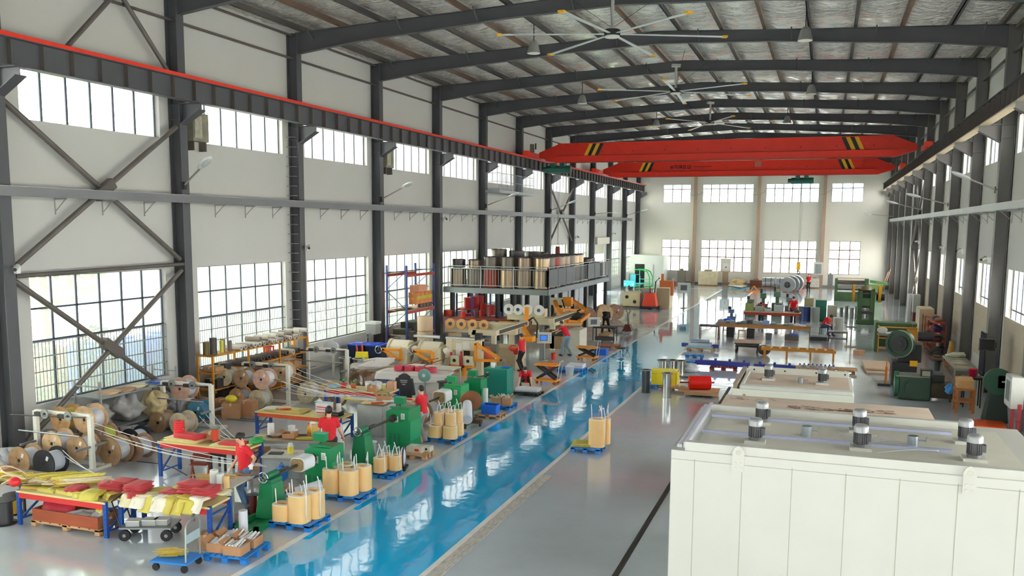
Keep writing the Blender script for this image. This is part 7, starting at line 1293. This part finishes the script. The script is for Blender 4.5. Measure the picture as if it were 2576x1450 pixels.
k0 = set(t.children)
framebar(t, 'swing_frame', [(-12.6, 45.4, 2.0), (-12.1, 44.2, 1.75), (-11.2, 43.2, 1.2), (-10.75, 43.4, 1.15)], .22, orange); framebar(t, 'swing_frame', [(-12.2, 47.2, 2.0), (-11.4, 46.4, 1.75), (-10.7, 45.4, 1.4), (-10.7, 43.5, 1.2)], .18, orange); framebar(t, 'frame_tie', [(-12.1, 44.3, 1.75), (-10.9, 45.2, 1.6)], .12, orange)
P(t, 'frame_bracket', B().bb(-12.4, -11.9, 46.2, 46.6, 1.7, 2.2), orange); P(t, 'roller_block', B().box((-11.1, 44.3, 1.35), (.8, .9, .25), rx=.1), dark); P(t, 'roll_bar', B().cyl((-11.4, 43.0, 1.05), (-10.5, 43.2, 1.1), .1, n=14), M('e0b890', .4)); P(t, 'sign_board', B().bb(-13.0, -12.3, 45.8, 45.9, 1.8, 2.2), M('d9dccb', .5)); P(t, 'cable_loop', B().tube([(-12.3, 45.8, 2.1), (-12.0, 45.3, 1.7), (-11.4, 44.9, 1.5), (-11.0, 44.9, 1.7)], .04, 8), blk)
for c_ in set(t.children)-k0: c_.location.x -= 1.1
def pendant(x, y, label, rz, lit):
    t = T('control_panel', label, 'control panel', (x, y, 0), rz); P(t, 'post', B().cyl((0, 0, 0), (0, 0, .8), .05, n=12), steelg); P(t, 'base_plate', B().cyl((0, 0, 0), (0, 0, .03), .18, n=18), steelg); P(t, 'panel_box', B().bb(-.33, .33, -.08, .08, .78, 1.28), M('d9dcd4', .4), bev=.015)
    P(t, 'screen_bezel', B().bb(-.2, .16, -.09, -.08, .9, 1.18), M('6a6e70', .4)); P(t, 'screen', B().bb(-.16, .12, -.094, -.09, .94, 1.14), M('2a6ad0', .3, em=.9) if lit else M('4a5258', .3), 'lit blue screen' if lit else None)
    b = B()
    for i in range(4): b.cyl((.26, -.095, .88+.09*i), (.26, -.08, .88+.09*i), .02, n=8); b.cyl((-.27, -.095, .88+.09*i), (-.27, -.08, .88+.09*i), .02, n=8)
    P(t, 'push_button', b, M('4a8a5a', .4)); return t
pendant(-11.88, 38.2-.4, 'grey control panel on a post with a lit blue screen', .25, True); pendant(-11.45, 45.2, 'grey control panel on a post beside the second orange frame', .5, False)
def lift(x, y, h, label):
    t = T('scissor_lift_table', label, 'lift table', (x, y, 0), -.05); P(t, 'table_plate', B().bb(-.45, .45, -.28, .28, h-.06, h), orange, bev=.008); P(t, 'base_frame', B().bb(-.45, .45, -.28, .28, .12, .18), orange)
    for s_ in (-.2, .2): P(t, 'scissor_arm', B().bar((-.38, s_, .2), (.38, s_, h-.08), .04, .09).bar((.38, s_*.8, .2), (-.38, s_*.8, h-.08), .04, .09), blk)
    for sx in (-.35, .35): P(t, 'caster', B().cyl((sx, -.25, .06), (sx, -.2, .06), .06, n=12).cyl((sx, .2, .06), (sx, .25, .06), .06, n=12), M('a04a20', .5))
    P(t, 'push_handle', B().tube([(.46, -.2, .18), (.56, -.2, .9), (.56, .2, .9), (.46, .2, .18)], .016, 8), M('c4c8ca', .3, .6)); return t
lift(-9.95, 32.15, .78, 'orange scissor lift table raised high beside the aisle'); lift(-10.05, 38.6, .62, 'orange scissor lift table carrying boards near the second machine')
sheets(M('d9a468', .6), 3, .8, .3, (-10.05, 38.6, .62), .15, 'tan boards on the farther orange lift table', 'boards on lift')
pallet(1.1, .9, 'blue pallet with white cases and a bucket by the aisle', (-9.82, 35.26, -0.00), 0); jar('bucket', (-9.66, 34.26, 0.00), 'white bucket beside the pallet of white cases', 1.25, 'eef0f0')
t = T('white_case', 'white flat case on the pallet by the aisle', 'case', (-9.72, 35.50, 0.14)); P(t, 'case_body', B().bb(-.35, .35, -.28, .28, 0, .16), whitep, bev=.02); P(t, 'case_seam', B().bb(-.355, .355, -.285, .285, .08, .09), M('9aa0a4', .5))
for i, (q_, n_) in enumerate((((-10.83, 35.41, 0.00), 'nearer'), ((-11.54, 38.15, -0.00), 'farther'))): t = T('red_bucket', 'red cylinder on the floor by the control panel, %s one' % n_, 'bucket', q_); P(t, 'bucket_body', B().cyl((0, 0, 0), (0, 0, .3), .09, .1, n=14), M('e6331c', .45)); P(t, 'bucket_rim', B().pipe((0, 0, .29), (0, 0, .31), .105, .09, 14), M('c2281a', .5))
t = T('blue_crate', 'blue plastic crate beside the farther orange lift table', 'crate', (-9.87, 40.46, 0.00)); P(t, 'crate_body', B().bb(-.3, .3, -.22, .22, 0, .3), M('1766c8', .45)); P(t, 'crate_rim', B().bb(-.32, .32, -.24, .24, .27, .31), M('1f72d8', .45))
pallet(1.1, .8, 'reddish wooden pallet behind the blue crate', (-10.13, 43.03, -0.00), 0, M('b06a48', .7, 0, .2))
t = metal_table(1.2, .8, .8, 'black steel table behind the farther lift table', (-10.9, 45.5, 0), 0, '3a3c3e', dark); X('gray_bundle', 'grey bundled parts on the shelf below the black steel table', 'parts', B().cyl((-.5, 0, .14), (.5, 0, .14), .12, n=12), M('5a5654', .6, 0, .3), (-10.9, 45.5, 0))
t = T('swivel_stool', 'black round swivel stool standing in the aisle edge', 'stool', (-8.63, 39.34, 0.00)); P(t, 'seat', B().cyl((0, 0, .5), (0, 0, .56), .19, n=20), blk); P(t, 'stem', B().cyl((0, 0, .1), (0, 0, .5), .025, n=8), chrome); b = B()
for i in range(5): b.bar((0, 0, .1), (.25*cos(2*pi*i/5), .25*sin(2*pi*i/5), .06), .03)
P(t, 'star_base', b, chrome)
t = T('pallet_jack', 'brown pallet jack with an upright handle beyond the mezzanine', 'pallet jack', (-10.51, 49.54, 0.00), -.3); P(t, 'handle', B().cyl((0, 0, .4), (0, -.05, 1.15), .03, n=8).tube([(0, 0, 1.12), (-.15, 0, 1.25), (-.13, 0, 1.4), (0, 0, 1.45), (.13, 0, 1.4), (.15, 0, 1.25), (0, 0, 1.12)], .02, 6), M('4a3836', .5)); P(t, 'body', B().prism([(-.3, .12), (.3, .12), (.14, .5), (-.14, .5)], 'y', -.12, .12), M('7a3f34', .5)); P(t, 'fork', B().bb(-.27, -.13, -1.1, -.1, .06, .12), M('7a7c7a', .5)); P(t, 'fork', B().bb(.13, .27, -1.1, -.1, .06, .12), M('7a7c7a', .5)); P(t, 'wheel', B().cyl((-.06, .1, .09), (.06, .1, .09), .09, n=14), rubber)
t = T('platform_truck', 'grey platform truck with a tall handle by the man in black', 'hand truck', (-11.28, 50.91, 0.00)); P(t, 'platform', B().bb(-.5, .5, -.3, .3, .2, .25), steelg); P(t, 'handle', B().tube([(.48, -.28, .25), (.48, -.28, 1.3), (.48, .28, 1.3), (.48, .28, .25)], .02, 8), steelg)
for sx in (-.4, .4): P(t, 'caster', B().cyl((sx, -.25, .1), (sx, -.2, .1), .1, n=12).cyl((sx, .2, .1), (sx, .25, .1), .1, n=12), rubber)
X('wooden_board', 'tan wooden boards at the feet of the man in black', 'boards', B().bb(-.3, .3, -.6, .6, 0, .08).box((.1, 0, .1), (.4, 1.0, .04), rz=.2), M('b89a70', .7, 0, .15), (-11.50, 48.31, -0.00))
# drums below the mezzanine
for i, (x, y, r, c_) in enumerate(((-13.9, 49.6, .6, 0), (-14.3, 51.9, .62, 1), (-13.9, 53.0, .55, 3), (-14.9, 50.6, .5, 1), (-13.3, 55.0, .55, 0), (-12.9, 56.6, .5, 3), (-15.8, 47.6, .6, 1))): cable_drum(woods[c_], ['b98a5a', '8a6a50', '6a3a34'][i % 3], None, 'large %s wooden reel under the mezzanine, %s from its near corner' % (wn_[c_], ORD[i]), (x, y, r+.0), r, .55, .6)
for i in range(3): X('plaster_panel', 'white hanging panel under the far half of the mezzanine, %s from the camera' % ORD[i], 'panel', B().bb(-14.62, -14.58, 48.9+2.4*i, 50.9+2.4*i, .9, 2.6).bb(-14.64, -14.56, 48.9+2.4*i, 50.9+2.4*i, 2.56, 2.6), M('d3d8dc', .6))
# pallet rack
t = T('pallet_rack', 'tall blue and orange pallet rack between the third and fourth columns', 'rack', (-18.45, 37.55, 0)); ob_ = M('a8402a', .5, .05, .15)
for x in (-.5, .5):
    for y in (-1.5, 1.5):
        P(t, 'upright', B().bb(x-.04, x+.04, y-.04, y+.04, 0, 4.25), M('2b3f7c', .5, .1, .1))
for y in (-1.5, 1.5):
    b = B()
    for i in range(4): b.bar((-.5, y, .3+i*.95), (.5, y, 1.15+i*.95), .03) if i % 2 else b.bar((.5, y, .3+i*.95), (-.5, y, 1.15+i*.95), .03)
    b.bar((-.5, y, 3.95), (.5, y, 3.95), .03); P(t, 'diagonal_brace', b, M('33466e', .5, .1))
for z in (.95, 2.1, 3.8):
    for x in (-.5, .5): P(t, 'beam', B().bb(x-.03, x+.03, -1.46, 1.46, z-.08, z+.05), ob_)
    if z < 3: P(t, 'deck_board', B().bb(-.5, .5, -1.46, 1.46, z+.05, z+.08), M('b8a088', .7, 0, .15))
rn = random.Random(8)
for i in range(4): carton(.4, .42, .3, 'orange brown carton in the lower layer on the rack top deck, %s from the camera' % ORD[i], (-18.25, 37.5+.45*i, 2.38), 0, mt=M('d88a50', .75, 0, .1), group='cartons on the pallet rack')
for i in range(4): carton(.45, .42, .25, 'orange brown carton in the upper layer on the rack top deck, %s from the camera' % ORD[i], (-18.25, 37.5+.45*i, 2.68), 0, mt=M('d0844a', .75, 0, .1), group='cartons on the pallet rack')
carton(.45, .9, .32, 'pinkish big carton on top of the rack cartons', (-18.3, 38.0, 2.93), 0, mt=M('d99a78', .75, 0, .1))
X('warning_tape', 'yellow and black hazard tape strip along the rack cartons', 'tape', B().bb(-18.03, -18.02, 37.3, 39.1, 2.6, 2.75), M('d8b83a', .5, 0, .8, 12))
for i in range(4): X('dark_core', 'dark metal core standing on the rack top deck, %s from the cartons' % ORD[i], 'core', B().pipe((0, 0, 0), (0, 0, .22), .14, .08, 16), M('5a4440', .4, .5), (-18.2, 38.0+.33*i, 2.18), 0, 'metal cores on the rack')
for i in range(5): sheets(M(['4a3a36', '6a5a50', 'a05a40'][i % 3], .6), 5, .3, .8, (-18.4, 36.4+.15*i, 2.18+.01*i), .2*i, 'long dark metal pieces on the near end of the rack deck, %s layer' % ORD[i], 'metal pieces on the rack')
for i, (y, h) in enumerate(((36.6, .25), (37.4, .5), (38.1, .5), (38.7, .2))): X('machine_casting', 'dark green grey casting on the lower rack deck, %s from the camera' % ORD[i], 'casting', B().bb(-.35, .35, -.3, .3, 0, h).cyl((0, -.31, h*.5), (0, -.3, h*.5), h*.3, n=14), M('45483e', .5, .2, .2), (-18.45, y, 1.03), 0, 'castings on the rack')
for i in range(5): carton(.6, .5, .5, 'brown carton on the floor under the pallet rack, %s from the camera' % ORD[i], (-18.4, 36.4+.56*i, 0), 0, mt=M('8a5a40', .8, 0, .15), group='cartons under the rack')
for i, (x, y, h) in enumerate(((-17.0, 36.0, 2.0), (-16.6, 38.2, 1.6))):
    t = T('paper_roll_tower', 'tall beige cardboard roll standing by the pallet rack, %s' % ['nearer and taller', 'farther and shorter'][i], 'roll', (x, y, 0)); mt = M('d2b696', .65, 0, .06)
    for k in range(3): P(t, 'roll_section', B().pipe((0, 0, k*h/3), (0, 0, (k+1)*h/3-.02), .36, .05, 26), mt)
t = T('gas_cylinder', 'blue gas bottle beside the pallet rack foot', 'gas bottle', (-17.9, 35.2, 0)); P(t, 'bottle_body', B().lathe((0, 0, 0), [(.001, 0), (.12, 0), (.12, .8), (.04, .95), (.04, 1.0)], 16), M('1f62c0', .4)); P(t, 'valve', B().cyl((0, 0, 1.0), (0, 0, 1.1), .03, n=8), chrome)
for i, (x, y) in enumerate(((-18.9, 33.4), (-18.1, 33.5))):
    t = T('wheeled_bin', 'dark blue wheeled bin with a blue lid, %s the wall' % ['nearer to', 'farther from'][i], 'bin', (x, y, 0)); P(t, 'bin_body', B().add([(-.3, -.35, .05), (.3, -.35, .05), (.3, .35, .05), (-.3, .35, .05), (-.37, -.42, .9), (.37, -.42, .9), (.37, .42, .9), (-.37, .42, .9)], [(0, 1, 5, 4), (1, 2, 6, 5), (2, 3, 7, 6), (3, 0, 4, 7), (4, 5, 6, 7), (3, 2, 1, 0)]), M('16244a', .45)); P(t, 'bin_lid', B().bb(-.39, .39, -.44, .44, .9, .97).bb(-.2, .2, -.3, .3, .97, 1.0), M('1c4fd0', .4), bev=.02); P(t, 'wheel', B().cyl((-.35, .3, .1), (-.28, .3, .1), .1, n=12).cyl((.28, .3, .1), (.35, .3, .1), .1, n=12), rubber)
t = T('welding_box', 'grey covered welding machine on a thin stand by the window pier', 'machine', (-18.9, 34.6, 0)); P(t, 'machine_case', B().bb(-.25, .25, -.25, .25, 1.25, 1.75), M('9a9a96', .5, 0, .1)); P(t, 'cover_sheet', B().bb(-.27, .27, -.27, .27, 1.7, 1.8), M('d6d6d2', .6)); P(t, 'stand', B().bb(-.2, -.16, -.2, -.16, 0, 1.25).bb(.16, .2, .16, .2, 0, 1.25).bb(-.2, .2, -.2, .2, .1, .14), dark); P(t, 'hose', B().tube([(0, -.27, 1.3), (-.25, -.35, .9), (-.1, -.35, .6), (.1, -.3, .9)], .02, 6), steelg)
t = T('hand_pallet_truck', 'orange handled lifter with a yellow tilted tray by the wall', 'lifter', (-18.0, 31.9, 0)); 
for y in (-.2, .25): P(t, 'handle', B().bar((0, y, 0), (-.1, y, 1.15), .05), M('e85a24', .5))
P(t, 'yellow_tray', B().box((.2, -.3, .65), (.5, .35, .35), rz=.4, rx=.6), M('f0dc1e', .45)); P(t, 'base', B().bb(-.2, .5, -.4, .4, .05, .15), M('d8502a', .5))
t = T('white_reel', 'white translucent plastic reel on the stand beyond the yellow shelf', 'reel', (-18.2, 30.0, 1.05)); P(t, 'flange', B().cyl((-.05, -.08, .2), (-.05, -.05, .2), .32, n=28), M('e6ecf0', .25, alpha=.85)); P(t, 'film_winding', B().cyl((-.05, -.05, .2), (0, .2, .2), .2, n=20), M('d8e4ee', .3)); P(t, 'hub', B().cyl((0, .2, .2), (.02, .35, .2), .06, n=10), redb); P(t, 'support', B().bb(-.05, .05, 0, .06, -1.05, .0), fm)
for i, x in enumerate((-17.6, -17.0)): can(x, 29.9, .2, .9, M('a8aaa8', .25, .85), 'shiny steel cylinder beyond the fourth wire stand, %s from the wall' % ORD[i])
# white sheeting over benches between
t = metal_table(2.2, 1.0, .5, 'low bench under white sheeting before the first unwinder', (-16.6, 30.4, 0), 0, 'd8cdb4', cmf); blob('white sheeting heaped on the low bench before the first unwinder', 'sheeting', (-16.6, 30.4, .5), (2.4, 1.2, .3), M('eee8e2', .75, 0, .08), 95, 'sheeting', None, .3)
t = metal_table(2.2, .9, .6, 'low bench with thin brown rods before the second unwinder', (-14.3, 30.8, 0), 0, 'e3ddd0', cmf); X('brown_rod', 'thin brown rods crossing over the low bench', 'rod', B().cyl((-1.0, -.3, .65), (.2, .3, .9), .015, n=6).cyl((-.2, -.4, .65), (.6, .2, .95), .015, n=6), M('8a3a2c', .5), (-14.3, 30.8, 0))
t = T('coiled_strip', 'rust brown coiled strip ring standing by the wire stands', 'coil', (-15.9, 28.2, .0)); 
for i in range(4): P(t, 'coil_turn', B().pipe((-.1+.02*i, -.2+.12*i, .38), (-.08+.02*i, -.1+.12*i, .38), .38, .3, 26), M('8a6a50', .4, .3, .2))
for i in range(8): sheets([M('c8302c', .6), M('3a3436', .6), M('e2e2de', .5), M('6a4a3c', .6)][i % 4], 4+i % 3, .5, .3, (-17.4+.3*i, 27.3+.25*(i % 2), .02+.02*(i % 3)), .4*i, '%s scraps heaped on the floor under the fourth wire stand, %s from the wall' % (['red', 'black', 'white', 'brown'][i % 4], ORD[i]), 'scraps on the floor')
# red goods below the mezzanine edge
rdm = M('c01c24', .5, 0, .15, 3)
t = T('storage_rack', 'blue and red rack of red goods behind the fourth column', 'rack', (-18.5, 45.6, 0))
for x in (-.45, .45):
    for y in (-1.4, 1.4): P(t, 'upright', B().bb(x-.04, x+.04, y-.04, y+.04, 0, 2.4), M('2a52a0', .5))
for z in (.6, 1.5): P(t, 'shelf_board', B().bb(-.5, .5, -1.45, 1.45, z, z+.06), M('a8282a', .5))
for i in range(6): X('red_drum', 'red drum %s of the blue and red rack, %s from the camera' % (['on the lower shelf', 'on the upper shelf'][i % 2], ORD[i//2]), 'drum', B().cyl((0, 0, 0), (0, 0, .55), .28, n=20).cyl((0, 0, .55), (0, 0, .58), .3, n=20), rdm, (-18.4, 44.6+.75*(i//2), .66 if i % 2 == 0 else 1.56), 0, 'red drums')
for i, (q_, h, r, c_, n_) in enumerate((((-17.81, 45.35, 1.20), .55, .2, 'c41a14', 'tall red'), ((-17.16, 44.91, 1.20), .5, .18, 'c41a14', 'second tall red'), ((-17.35, 43.90, 1.20), .35, .14, 'b01c1c', 'short red'), ((-17.40, 43.21, 1.20), .25, .12, '4a2a2a', 'dark bottle'), ((-18.04, 42.93, 1.20), .3, .14, 'c8281e', 'red can'), ((-16.32, 43.67, 1.20), .3, .18, '2a3a7a', 'navy tub'), ((-19.14, 43.59, 1.20), .3, .3, 'd84a3a', 'wide red tub'))): X('red_container', '%s container on the bench behind the reel box' % n_, 'container', B().cyl((0, 0, 0), (0, 0, h), r, n=18).cyl((0, 0, h), (0, 0, h+.03), r*.9, n=18), M(c_, .45, 0, .1), (q_[0], q_[1], 1.2))
x0_, y0_ = (-18.14, 42.89, 1.20)[:2]; x1_, y1_ = (-16.32, 43.67, 1.20)[:2]; metal_table(abs(x1_-x0_)+1.4, 1.6, 1.2, 'high brown bench of red containers behind the reel box', ((x0_+x1_)/2, (y0_+y1_)/2, 0), math.atan2(y1_-y0_, x1_-x0_), 'a04a38', M('7a3a30', .6))
# third cream machine farther on
t = T('foil_winding_machine', 'third cream winding machine with an orange head, beyond the pallet jack', 'machine', (0, 0, 0)); P(t, 'end_box', B().bb(-14.2, -12.9, 64.8, 66.2, .15, 1.2), M('d8cba2', .5), bev=.02)
for x, z in ((-13.9, .85), (-13.3, .5)): P(t, 'round_port', B().cyl((x, 64.78, z), (x, 64.8, z), .13, n=16), blk)
P(t, 'grey_post', B().bb(-12.9, -12.2, 65.2, 66.2, 0, 1.4), M('8d9598', .45, .2)); P(t, 'body_box', B().bb(-11.9, -10.9, 66, 67.5, 0, 1.5), M('c8bc94', .5)); P(t, 'orange_head', B().bb(-11.6, -10.6, 65.6, 66.0, 1.6, 2.1).bb(-11.5, -11.3, 65.6, 65.8, 2.1, 2.6).bb(-10.75, -10.55, 65.4, 65.7, 1.0, 1.8), M('c8692a', .5, 0, .1)); P(t, 'rail_base', B().bb(-14.6, -12.2, 64.5, 66.5, 0, .12), M('6a6456', .6)); P(t, 'top_tray', B().bb(-13.4, -12.0, 65.3, 66.0, 1.4, 1.48), M('a89a7a', .5)); P(t, 'white_film', B().sph((-14.4, 65.4, .7), (.3, .3, .6), 12), plast); P(t, 'arm_pipe', B().tube([(-12.0, 65.6, .3), (-11.9, 65.6, 2.0), (-11.6, 65.6, 2.3)], .05, 8), dark)
t = T('floor_scrubber', 'bright orange red floor unit with a black base by the third machine', 'machine', (-12.13, 64.78, 0.00)); P(t, 'body', B().prism([(-.55, .2), (.55, .2), (.4, 1.2), (-.35, 1.2)], 'y', -.35, .35), M('e2442a', .45, 0, .08), bev=.05); P(t, 'base', B().bb(-.7, .8, -.4, .4, .05, .22), blk); P(t, 'lever', B().tube([(0, 0, 1.2), (-.05, 0, 1.6), (.1, 0, 1.75)], .04, 8), blk)
pendant(-9.9, 66.5, 'grey control panel of the third machine with a dark screen', .2, False).scale = (1.4, 1.4, 1.5)

# ---------- people ----------
person('woman in a red polo shirt and jeans with white gloves guiding wire strands', (-11.45, 15.25, 0), pi-.45, hands=((-.55, .12, 1.12), (.28, .18, .88)), head=(.02, .08, 1.56), look=(-.1, .85, -.5), chest=(0, .03, 1.36), feet=((-.2, .1, 0), (.14, -.12, 0)), gloves=True, hairlong=1, S_=1.0, elbow=(0, -1, -.5), vox=.01, trousers='5a7a9c')
person('man in a red polo shirt seen from behind at the low rack table', (-11.12, 18.1, 0), .5, hands=((-.3, .22, .9), (.3, .2, .9)), trousers='2c2c32', S_=1.02, vox=.011)
person('man in a red shirt and grey striped trousers standing by the green machines', (-10.42, 21.86, 0), 1.35, hands=((-.1, .4, 1.15), (.14, .42, 1.1)), trousers='c4c0b8', stripe=True, shoe='8a8070', look=(.2, 1, -.2), vox=.011, S_=.97)
person('man in red squatting over the white rolls on the black pallet', (-10.35, 30.7, 0), pi+.25, pelvis=(0, -.12, .34), chest=(0, .25, .68), head=(0, .42, .80), look=(0, .8, -.6), hands=((-.25, .5, .22), (.25, .5, .22)), feet=((-.2, .12, 0), (.2, .12, 0)), trousers='3a2c2a', knee_pole=(0, 1, 1), shoe='4a3a30', vox=.011)
person('man in a red shirt holding a red cloth at the first foil machine', (-11.8, 34.45, 0), 1.35, hands=((-.12, .36, 1.08), (.12, .38, 1.05)), trousers='1f1f24', look=(0, .9, -.4), S_=.95, vox=.012)
X('red_cloth', 'orange red cloth held by the man at the first foil machine', 'cloth', B().sph((0, 0, 0), (.22, .14, .14), 14).sph((.1, .05, -.15), (.12, .1, .14), 12), M('ea4a34', .6, 0, .15, 8), (-12.22, 34.55, .95))
person('man in a red shirt and pale blue jeans leaning over the second foil machine', (-11.35, 39.5, 0), 1.3, pelvis=(0, -.1, .92), chest=(0, .12, 1.34), head=(0, .24, 1.52), look=(0, .85, -.5), hands=((-.15, .6, 1.12), (.15, .58, 1.05)), feet=((-.15, .12, 0), (.12, -.2, 0)), trousers='7a98ac', vox=.012)
person('person in black bending over boards beyond the mezzanine', (-11.6, 48.6, 0), .2, pelvis=(0, -.15, .9), chest=(0, .3, 1.18), head=(0, .48, 1.1), look=(0, .4, -.9), hands=((-.2, .5, .6), (.2, .5, .6)), feet=((-.22, 0, 0), (.22, 0, 0)), shirt='1f2024', trousers='1a1a1e', sleeve=1.3, vox=.014)
person('man in red leaning on the long red work bench', (-1.75, 58.5, 0), pi, pelvis=(0, -.05, .92), chest=(0, .15, 1.34), head=(0, .25, 1.52), look=(0, .7, -.7), hands=((-.3, .5, .86), (.25, .5, .86)), trousers='2a3048', vox=.014, S_=1.08)
person('man in red stooping behind the red bench near the white machine head', (-3.75, 59.0, 0), pi, pelvis=(0, -.1, .9), chest=(0, .25, 1.15), head=(0, .4, 1.2), look=(0, .5, -.85), hands=((-.2, .6, .86), (.2, .6, .86)), trousers='2a3048', vox=.014)
person('man in red sitting bent forward on a dark chair', (.12, 52.85, 0), pi+.75, pelvis=(0, 0, .52), chest=(0, .28, .92), head=(0, .46, 1.02), look=(0, .5, -.85), hands=((-.12, .55, .62), (.12, .5, .6)), feet=((-.12, .55, 0), (.12, .5, 0)), trousers='2c3c66', knee_pole=(0, 0, 1), vox=.014, S_=1.08)
person('far man in a red shirt standing near the steel strip coils', (-1.35, 88.2, 0), pi-.2, hands=((-.15, .3, 1.0), (.2, .25, .95)), trousers='1c1c20', vox=.018, S_=1.05)

# ---------- outside ----------
S('ground_outside', B().bb(-70, -20.03, -30, 130, -.25, -.05).bb(6.53, 40, -30, 130, -.25, -.05).bb(-20.03, 6.53, 96.28, 130, -.25, -.05).bb(-20.03, 6.53, -40, -12.3, -.25, -.05), M('c9c2ac', .9, 0, .1, .3))
S('lawn', B().bb(-27, -20.1, 0, 110, -.05, -.02), M('8fb060', .95, 0, .3, 2))
lf = [M('5f8a4a', .7, 0, .4, 3), M('7fa85a', .7, 0, .4, 3), M('4a6f3c', .7, 0, .4, 3)]
def tree(x, y, h, r, label, k, cat='tree', n=900):
    t = T('tree' if cat == 'tree' else 'shrub', label, cat, (x, y, -.05)); P(t, 'trunk', B().cyl((0, 0, 0), (0, 0, h*.6), .05*r+.05, .05, n=8), M('5a4a3a', .8)); b = B(); rn = random.Random(int(x*7+y)); 
    for i in range(n):
        a, c_ = rn.uniform(0, 6.28), rn.uniform(-1, 1); q = r*rn.uniform(.55, 1)*(1+.2*sin(3*a)); p = V((cos(a)*(1-c_*c_)**.5*q, sin(a)*(1-c_*c_)**.5*q, h*.62+c_*h*.38)); s_ = rn.uniform(.08, .17)*(r**.5); d = V((rn.uniform(-1, 1), rn.uniform(-1, 1), rn.uniform(-1, 1))).normalized(); e = d.cross(V((0, .3, 1))).normalized()
        b.add([p-d*s_, p+e*s_*.5, p+d*s_, p-e*s_*.5], [(0, 1, 2, 3)])
    P(t, 'foliage', b, lf[k])
for i, y in enumerate((19.2, 21.4, 26.2, 33.0, 34.6, 46.0, 60.0)): tree(-21.6, y, 2.6+.3*(i % 3), .75, 'dark leafy shrub outside the barred windows, %s from the camera' % ORD[i], 2 if i < 2 else 1, 'shrub', 700)
for i, (x, y, h, r) in enumerate(((-27, 24.5, 12.8, 3.2), (-30, 42, 10.5, 3.0), (-27, 60, 11, 3), (-24, 78.5, 6, 2.4), (-24, 84, 6, 2.2))): tree(x, y, h, r, 'pale green tree outside the window wall, %s from the camera' % ORD[i], 1, n=1600)
for i, (x, y) in enumerate(((-14, 104), (-9, 105), (-3, 104), (2, 105))): tree(x, y, 5.5, 2.4, 'green tree outside the end wall, %s from the white cabin' % ORD[i], 0, n=1000)
t = T('factory_building', 'pale factory building across the yard outside the windows', 'building', (-44, 50, -.1)); P(t, 'building_wall', B().bb(-5, 0, -45, 45, 0, 10.2), M('e4e4e2', .8)); P(t, 'roof_band', B().bb(-5.2, .3, -45, 45, 10.2, 11.0), M('cfd4d6', .7)); 
for i in range(8): P(t, 'window', B().bb(0, .03, -40+11*i, -36+11*i, 2, 5), M('8fa6b4', .4))
for i in range(3): t = T('pallet_pile', 'pile of orange brown pallets outside the nearest window, %s' % ORD[i], 'pallets', (-25.5, 21+2.2*i, -.05), 0, 'pallet piles outside'); P(t, 'pallet_stack', B().box((0, 0, .9), (1.2, 1.1, 1.8)), M('c4854e', .8, 0, .5, 8, st=(.3, .3, 4)))
for i in range(3): X('blue_tank', 'blue plastic tank outside the near windows, %s' % ORD[i], 'tank', B().cyl((0, 0, 0), (0, 0, 1.9), .7, n=24).cyl((0, 0, 1.9), (0, 0, 2.0), .35, n=16), M('2f6ec8', .4), (-24.3, 23.8+1.7*i, -.05), 0, 'blue tanks outside')
